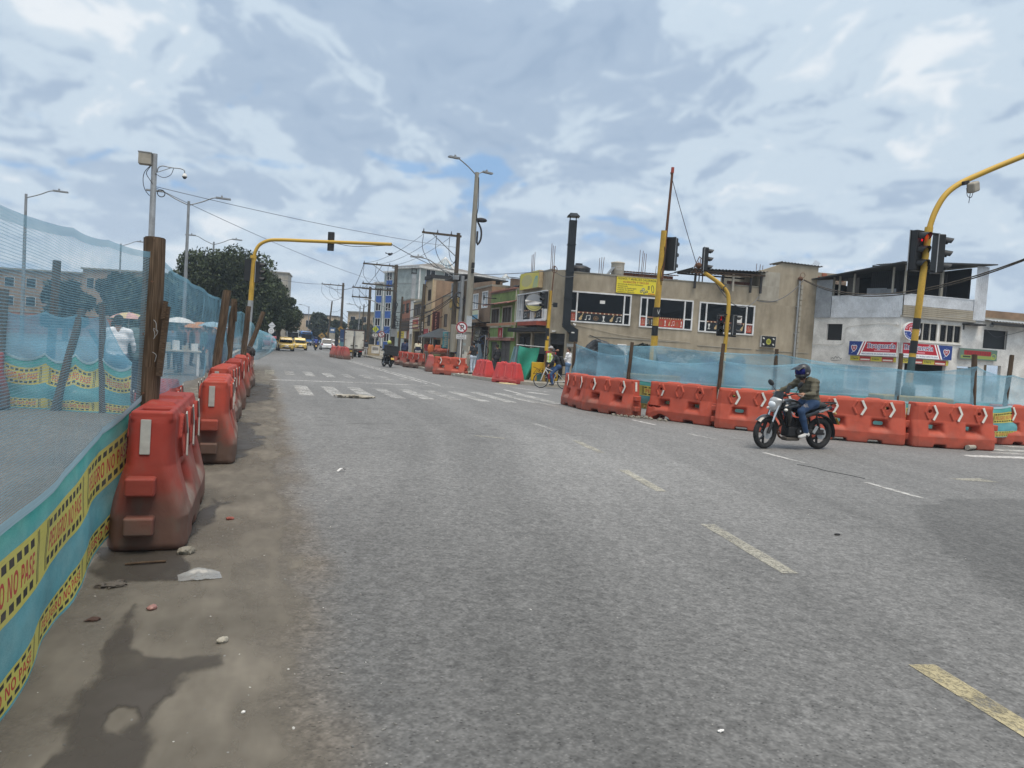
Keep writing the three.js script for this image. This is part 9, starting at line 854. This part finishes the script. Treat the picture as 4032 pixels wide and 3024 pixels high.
  const bl = thing('vertical_banner', 'tall narrow blue green banner beside the power pole', 'banner', [11.2, SW, -47.9], -0.25); part('cloth', sheet(6, 14, (u, v) => [(u - 0.5) * 0.36, 2.35 - v * 1.05, 0.03 * Math.sin(v * 7 + u * 2)]), mat([0.10, 0.30, 0.34], 0.8, { side: THREE.DoubleSide }), bl); mb().rbox(0, 2.38, 0, 0.4, 0.04, 0.04, 0.01).cyl([0.18, 0, 0], [0.18, 2.4, 0], 0.02).build('frame', M.galv, bl); const bt = mb(); for (let i = 0; i < 7; i++) bt.rbox(0.02 * (i % 3), 2.2 - i * 0.13, 0.05, 0.16 + 0.06 * (i % 2), 0.06, 0.01, 0.003); bl.children.length; bt.build('print', M.pale, bl);
  const db = thing('green_drum', 'mossy green drum behind the muddy barriers', 'drum', [10.5, SW, -47.2]); part('drum', new THREE.LatheGeometry([[0, 0], [0.28, 0], [0.29, 0.02], [0.28, 0.28], [0.29, 0.3], [0.28, 0.56], [0.29, 0.84], [0.27, 0.86], [0, 0.85]].map(p => new THREE.Vector2(...p)), 22), mat([0.14, 0.14, 0.06], 0.8), db); mb().torus(0, 0.3, 0, 0.29, 0.012, Math.PI / 2).torus(0, 0.58, 0, 0.29, 0.012, Math.PI / 2).build('hoop', M.dark, db);
}
// ---- litter
{
  const crumple = (w, h, d, seed, m, c = 0.006) => net((x, y, z) => ell(x, y, z, [0, h * 0.4, 0], [w / 2, h / 2, d / 2]) + 0.22 * Math.min(w, d) * fbm(x / w * 3.5, y / h * 1.5, z / d * 3.5 + seed, 4), [-w * 0.75, -0.01, -d * 0.75], [w * 0.75, h * 1.4, d * 0.75], c);
  const G0 = 0.002;
  single('plastic_bag', (() => { const g = sheet(28, 14, (u, v) => [(u - 0.5) * 0.25 + 0.01 * fbm(v * 3, u * 2, 2, 2), 0.006 + 0.022 * Math.max(0, fbm(u * 5, v * 4, 3, 4) + 0.25) * Math.sin(Math.PI * u) + 0.03 * Math.exp(-(((v - 0.06) / 0.1) ** 2)) * Math.sin(Math.PI * u), (v - 0.5) * 0.17 * (1 - 0.5 * Math.abs(u - 0.5))]); return g; })(), new THREE.MeshPhysicalMaterial({ color: 0x9a9a98, roughness: 0.25, transparent: true, opacity: 0.62, side: THREE.DoubleSide }), 'flat clear plastic wrapper lying in front of the nearest barrier', 'wrapper', [-0.33, G0, -4.96], 0.12);
  single('crumpled_paper', crumple(0.06, 0.035, 0.04, 2), M.pale, 'crumpled white paper right of the large wet patch', 'paper', [-0.14, G0, -3.88], 0.5); single('crumpled_wrapper', crumple(0.06, 0.03, 0.045, 5), mat([0.32, 0.16, 0.14], 0.5), 'crumpled brown and white wrapper near the netting', 'wrapper', [-0.53, G0, -4.41], 1.0); single('dead_leaf', crumple(0.07, 0.022, 0.04, 7), mat([0.07, 0.035, 0.025], 0.8), 'dark dead leaf close to the foot of the netting', 'leaf', [-0.79, G0, -4.28], 0.3); single('stone', crumple(0.11, 0.06, 0.08, 9), M.kerb, 'grey stone at the front corner of the nearest barrier', 'stone', [-0.46, G0, -5.5], 0.4); single('stone', crumple(0.16, 0.03, 0.09, 11), mat([0.12, 0.105, 0.09], 0.95), 'flat dark clod of earth below the nearest barrier', 'stone', [-0.80, G0, -4.84], 0.2); single('red_scrap', crumple(0.07, 0.03, 0.04, 13), mat([0.28, 0.08, 0.06], 0.8), 'small red scrap beside the second wet patch', 'scrap', [-0.22, G0, -6.48], 0.2); single('white_scrap', crumple(0.018, 0.012, 0.016, 15, null, 0.003), M.white, 'small white scrap at the right edge of the silt band', 'scrap', [-0.02, G0, -3.13]); single('stick', mb().tube([[0, 0.012, 0], [0.1, 0.02, 0.02], [0.24, 0.014, 0.01]], 0.008, 6).geo(), M.wood, 'short stick lying under the near end of the first barrier', 'stick', [-0.80, G0, -5.25], 0.2);
  single('paper_strip', sheet(10, 2, (u, v) => [u * 0.12, 0.012 + 0.03 * Math.sin(u * 3.1), (v - 0.5) * 0.03 + 0.03 * u]), M.white, 'curled white paper strip in the middle of the lane', 'paper', [0.86, G0, -8.78], 0.9); single('white_bag', crumple(0.9, 0.10, 0.35, 21, null, 0.03), M.pale, 'flattened pale bag on the near crosswalk', 'bag', [2.3, 0, -20.3], 0.1); single('pale_scrap', crumple(0.035, 0.012, 0.015, 23, null, 0.003), M.white, 'tiny white scrap low in the middle of the road', 'scrap', [1.89, G0, -2.59], 0.1); single('dry_leaf', crumple(0.07, 0.02, 0.03, 25), M.dark, 'dark dry leaf right of the yellow dash', 'leaf', [5.2, G0, -5.58]);
  single('white_bag', crumple(0.45, 0.14, 0.3, 27, null, 0.02), M.white, 'white bag in the gutter before the no parking sign', 'bag', [9.75, 0.02, -38.3], 0.2); single('white_bag', crumple(0.3, 0.22, 0.25, 29, null, 0.02), M.pale, 'grey rubble bag by the red ribbed barrier', 'bag', [9.75, 0.02, -37.3], 0.2); single('plastic_bottle', mb().cyl([0, 0.06, 0], [0.32, 0.06, 0], 0.055, 0.05, 10).cyl([0.32, 0.06, 0], [0.40, 0.06, 0], 0.03, 0.02, 8).geo(), M.pale, 'clear bottle lying under the right end barrier', 'bottle', [14.5, 0.012, -12.02], 0.3);
  single('rubble', (() => { const q = mb(), r = rng(6); for (let i = 0; i < 46; i++) { const g = new THREE.IcosahedronGeometry(0.03 + r() * 0.05, 0); q.add(g, new THREE.Matrix4().compose(V((r() - 0.5) * 1.5, 0.02, (r() - 0.5) * 0.5), new THREE.Quaternion().setFromEuler(new THREE.Euler(r() * 6, r() * 6, r() * 6)), V(1, 0.5, 0.8))); } return q.geo(); })(), M.kerb, 'broken rubble spilled from the torn barrier', 'rubble', [9.35, 0.0, -17.2], -0.9).userData.kind = 'stuff';
  single('sand_pile', net((x, y, z) => ell(x, y, z, [0, 0, 0], [0.6, 0.05, 0.25]) + 0.03 * fbm(x * 5, y, z * 5, 3), [-0.8, -0.02, -0.4], [0.8, 0.1, 0.4], 0.03), mat([0.5, 0.42, 0.24], 1), 'spill of pale sand at the foot of the nearest red barrier', 'sand', [10.6, 0.0, -32.35], -1.0).userData.kind = 'stuff';
  // loose chips and grit, thickest in the silt by the netting
  const r = rng(31), n = 2600, ge = new THREE.IcosahedronGeometry(0.5, 0), im = new THREE.InstancedMesh(ge, mat([1, 1, 1], 0.8, { grime: null }), n), d = new THREE.Object3D(), c = new THREE.Color(); for (let i = 0; i < n; i++) { const near = i < 1500, x = near ? -0.95 + 1.6 * r() ** 1.2 : -0.5 + r() * 11, z = near ? -2.2 - r() ** 1.4 * 9 : -1.6 - r() * 16, s = (near ? 0.004 + 0.010 * r() ** 3 : 0.004 + 0.010 * r() ** 3); d.position.set(x, s * 0.2, z); d.scale.set(s * (1 + r()), s * 0.6, s); d.rotation.y = r() * 6; d.updateMatrix(); im.setMatrixAt(i, d.matrix); const v = r() < 0.18 ? 0.42 : 0.10 + 0.12 * r(); c.setRGB(v, v * 0.97, v * 0.9); im.setColorAt(i, c); } im.name = 'grit'; im.userData = { kind: 'stuff', label: 'loose chips and grit scattered over the road beside the netting', category: 'grit' }; im.receiveShadow = true; scene.add(im);
  // heaps inside the work site
  single('debris_heap', net((x, y, z) => ell(x, y, z, [0, 0, 0], [1.5, 0.22, 0.5]) + 0.16 * fbm(x * 3, y * 5, z * 3, 4), [-1.8, -0.05, -0.8], [1.8, 0.5, 0.8], 0.06), mat([0.10, 0.11, 0.11], 0.9), 'dark heap of rubble and plastic inside the work site', 'debris', [-3.6, 0, -17.6], 0.1); for (const [l, x, z] of [['white plastic scrap left on the heap behind the netting', -4.2, -17.1], ['white plastic scrap in the middle behind the netting', -3.5, -16.9], ['white plastic scrap right on the heap behind the netting', -3.0, -17.2]]) single('plastic_scrap', crumple(0.35, 0.12, 0.2, x * 3, null, 0.03), M.white, l, 'scrap', [x, 0.1, z], x);
}
renderer.render(scene, camera);
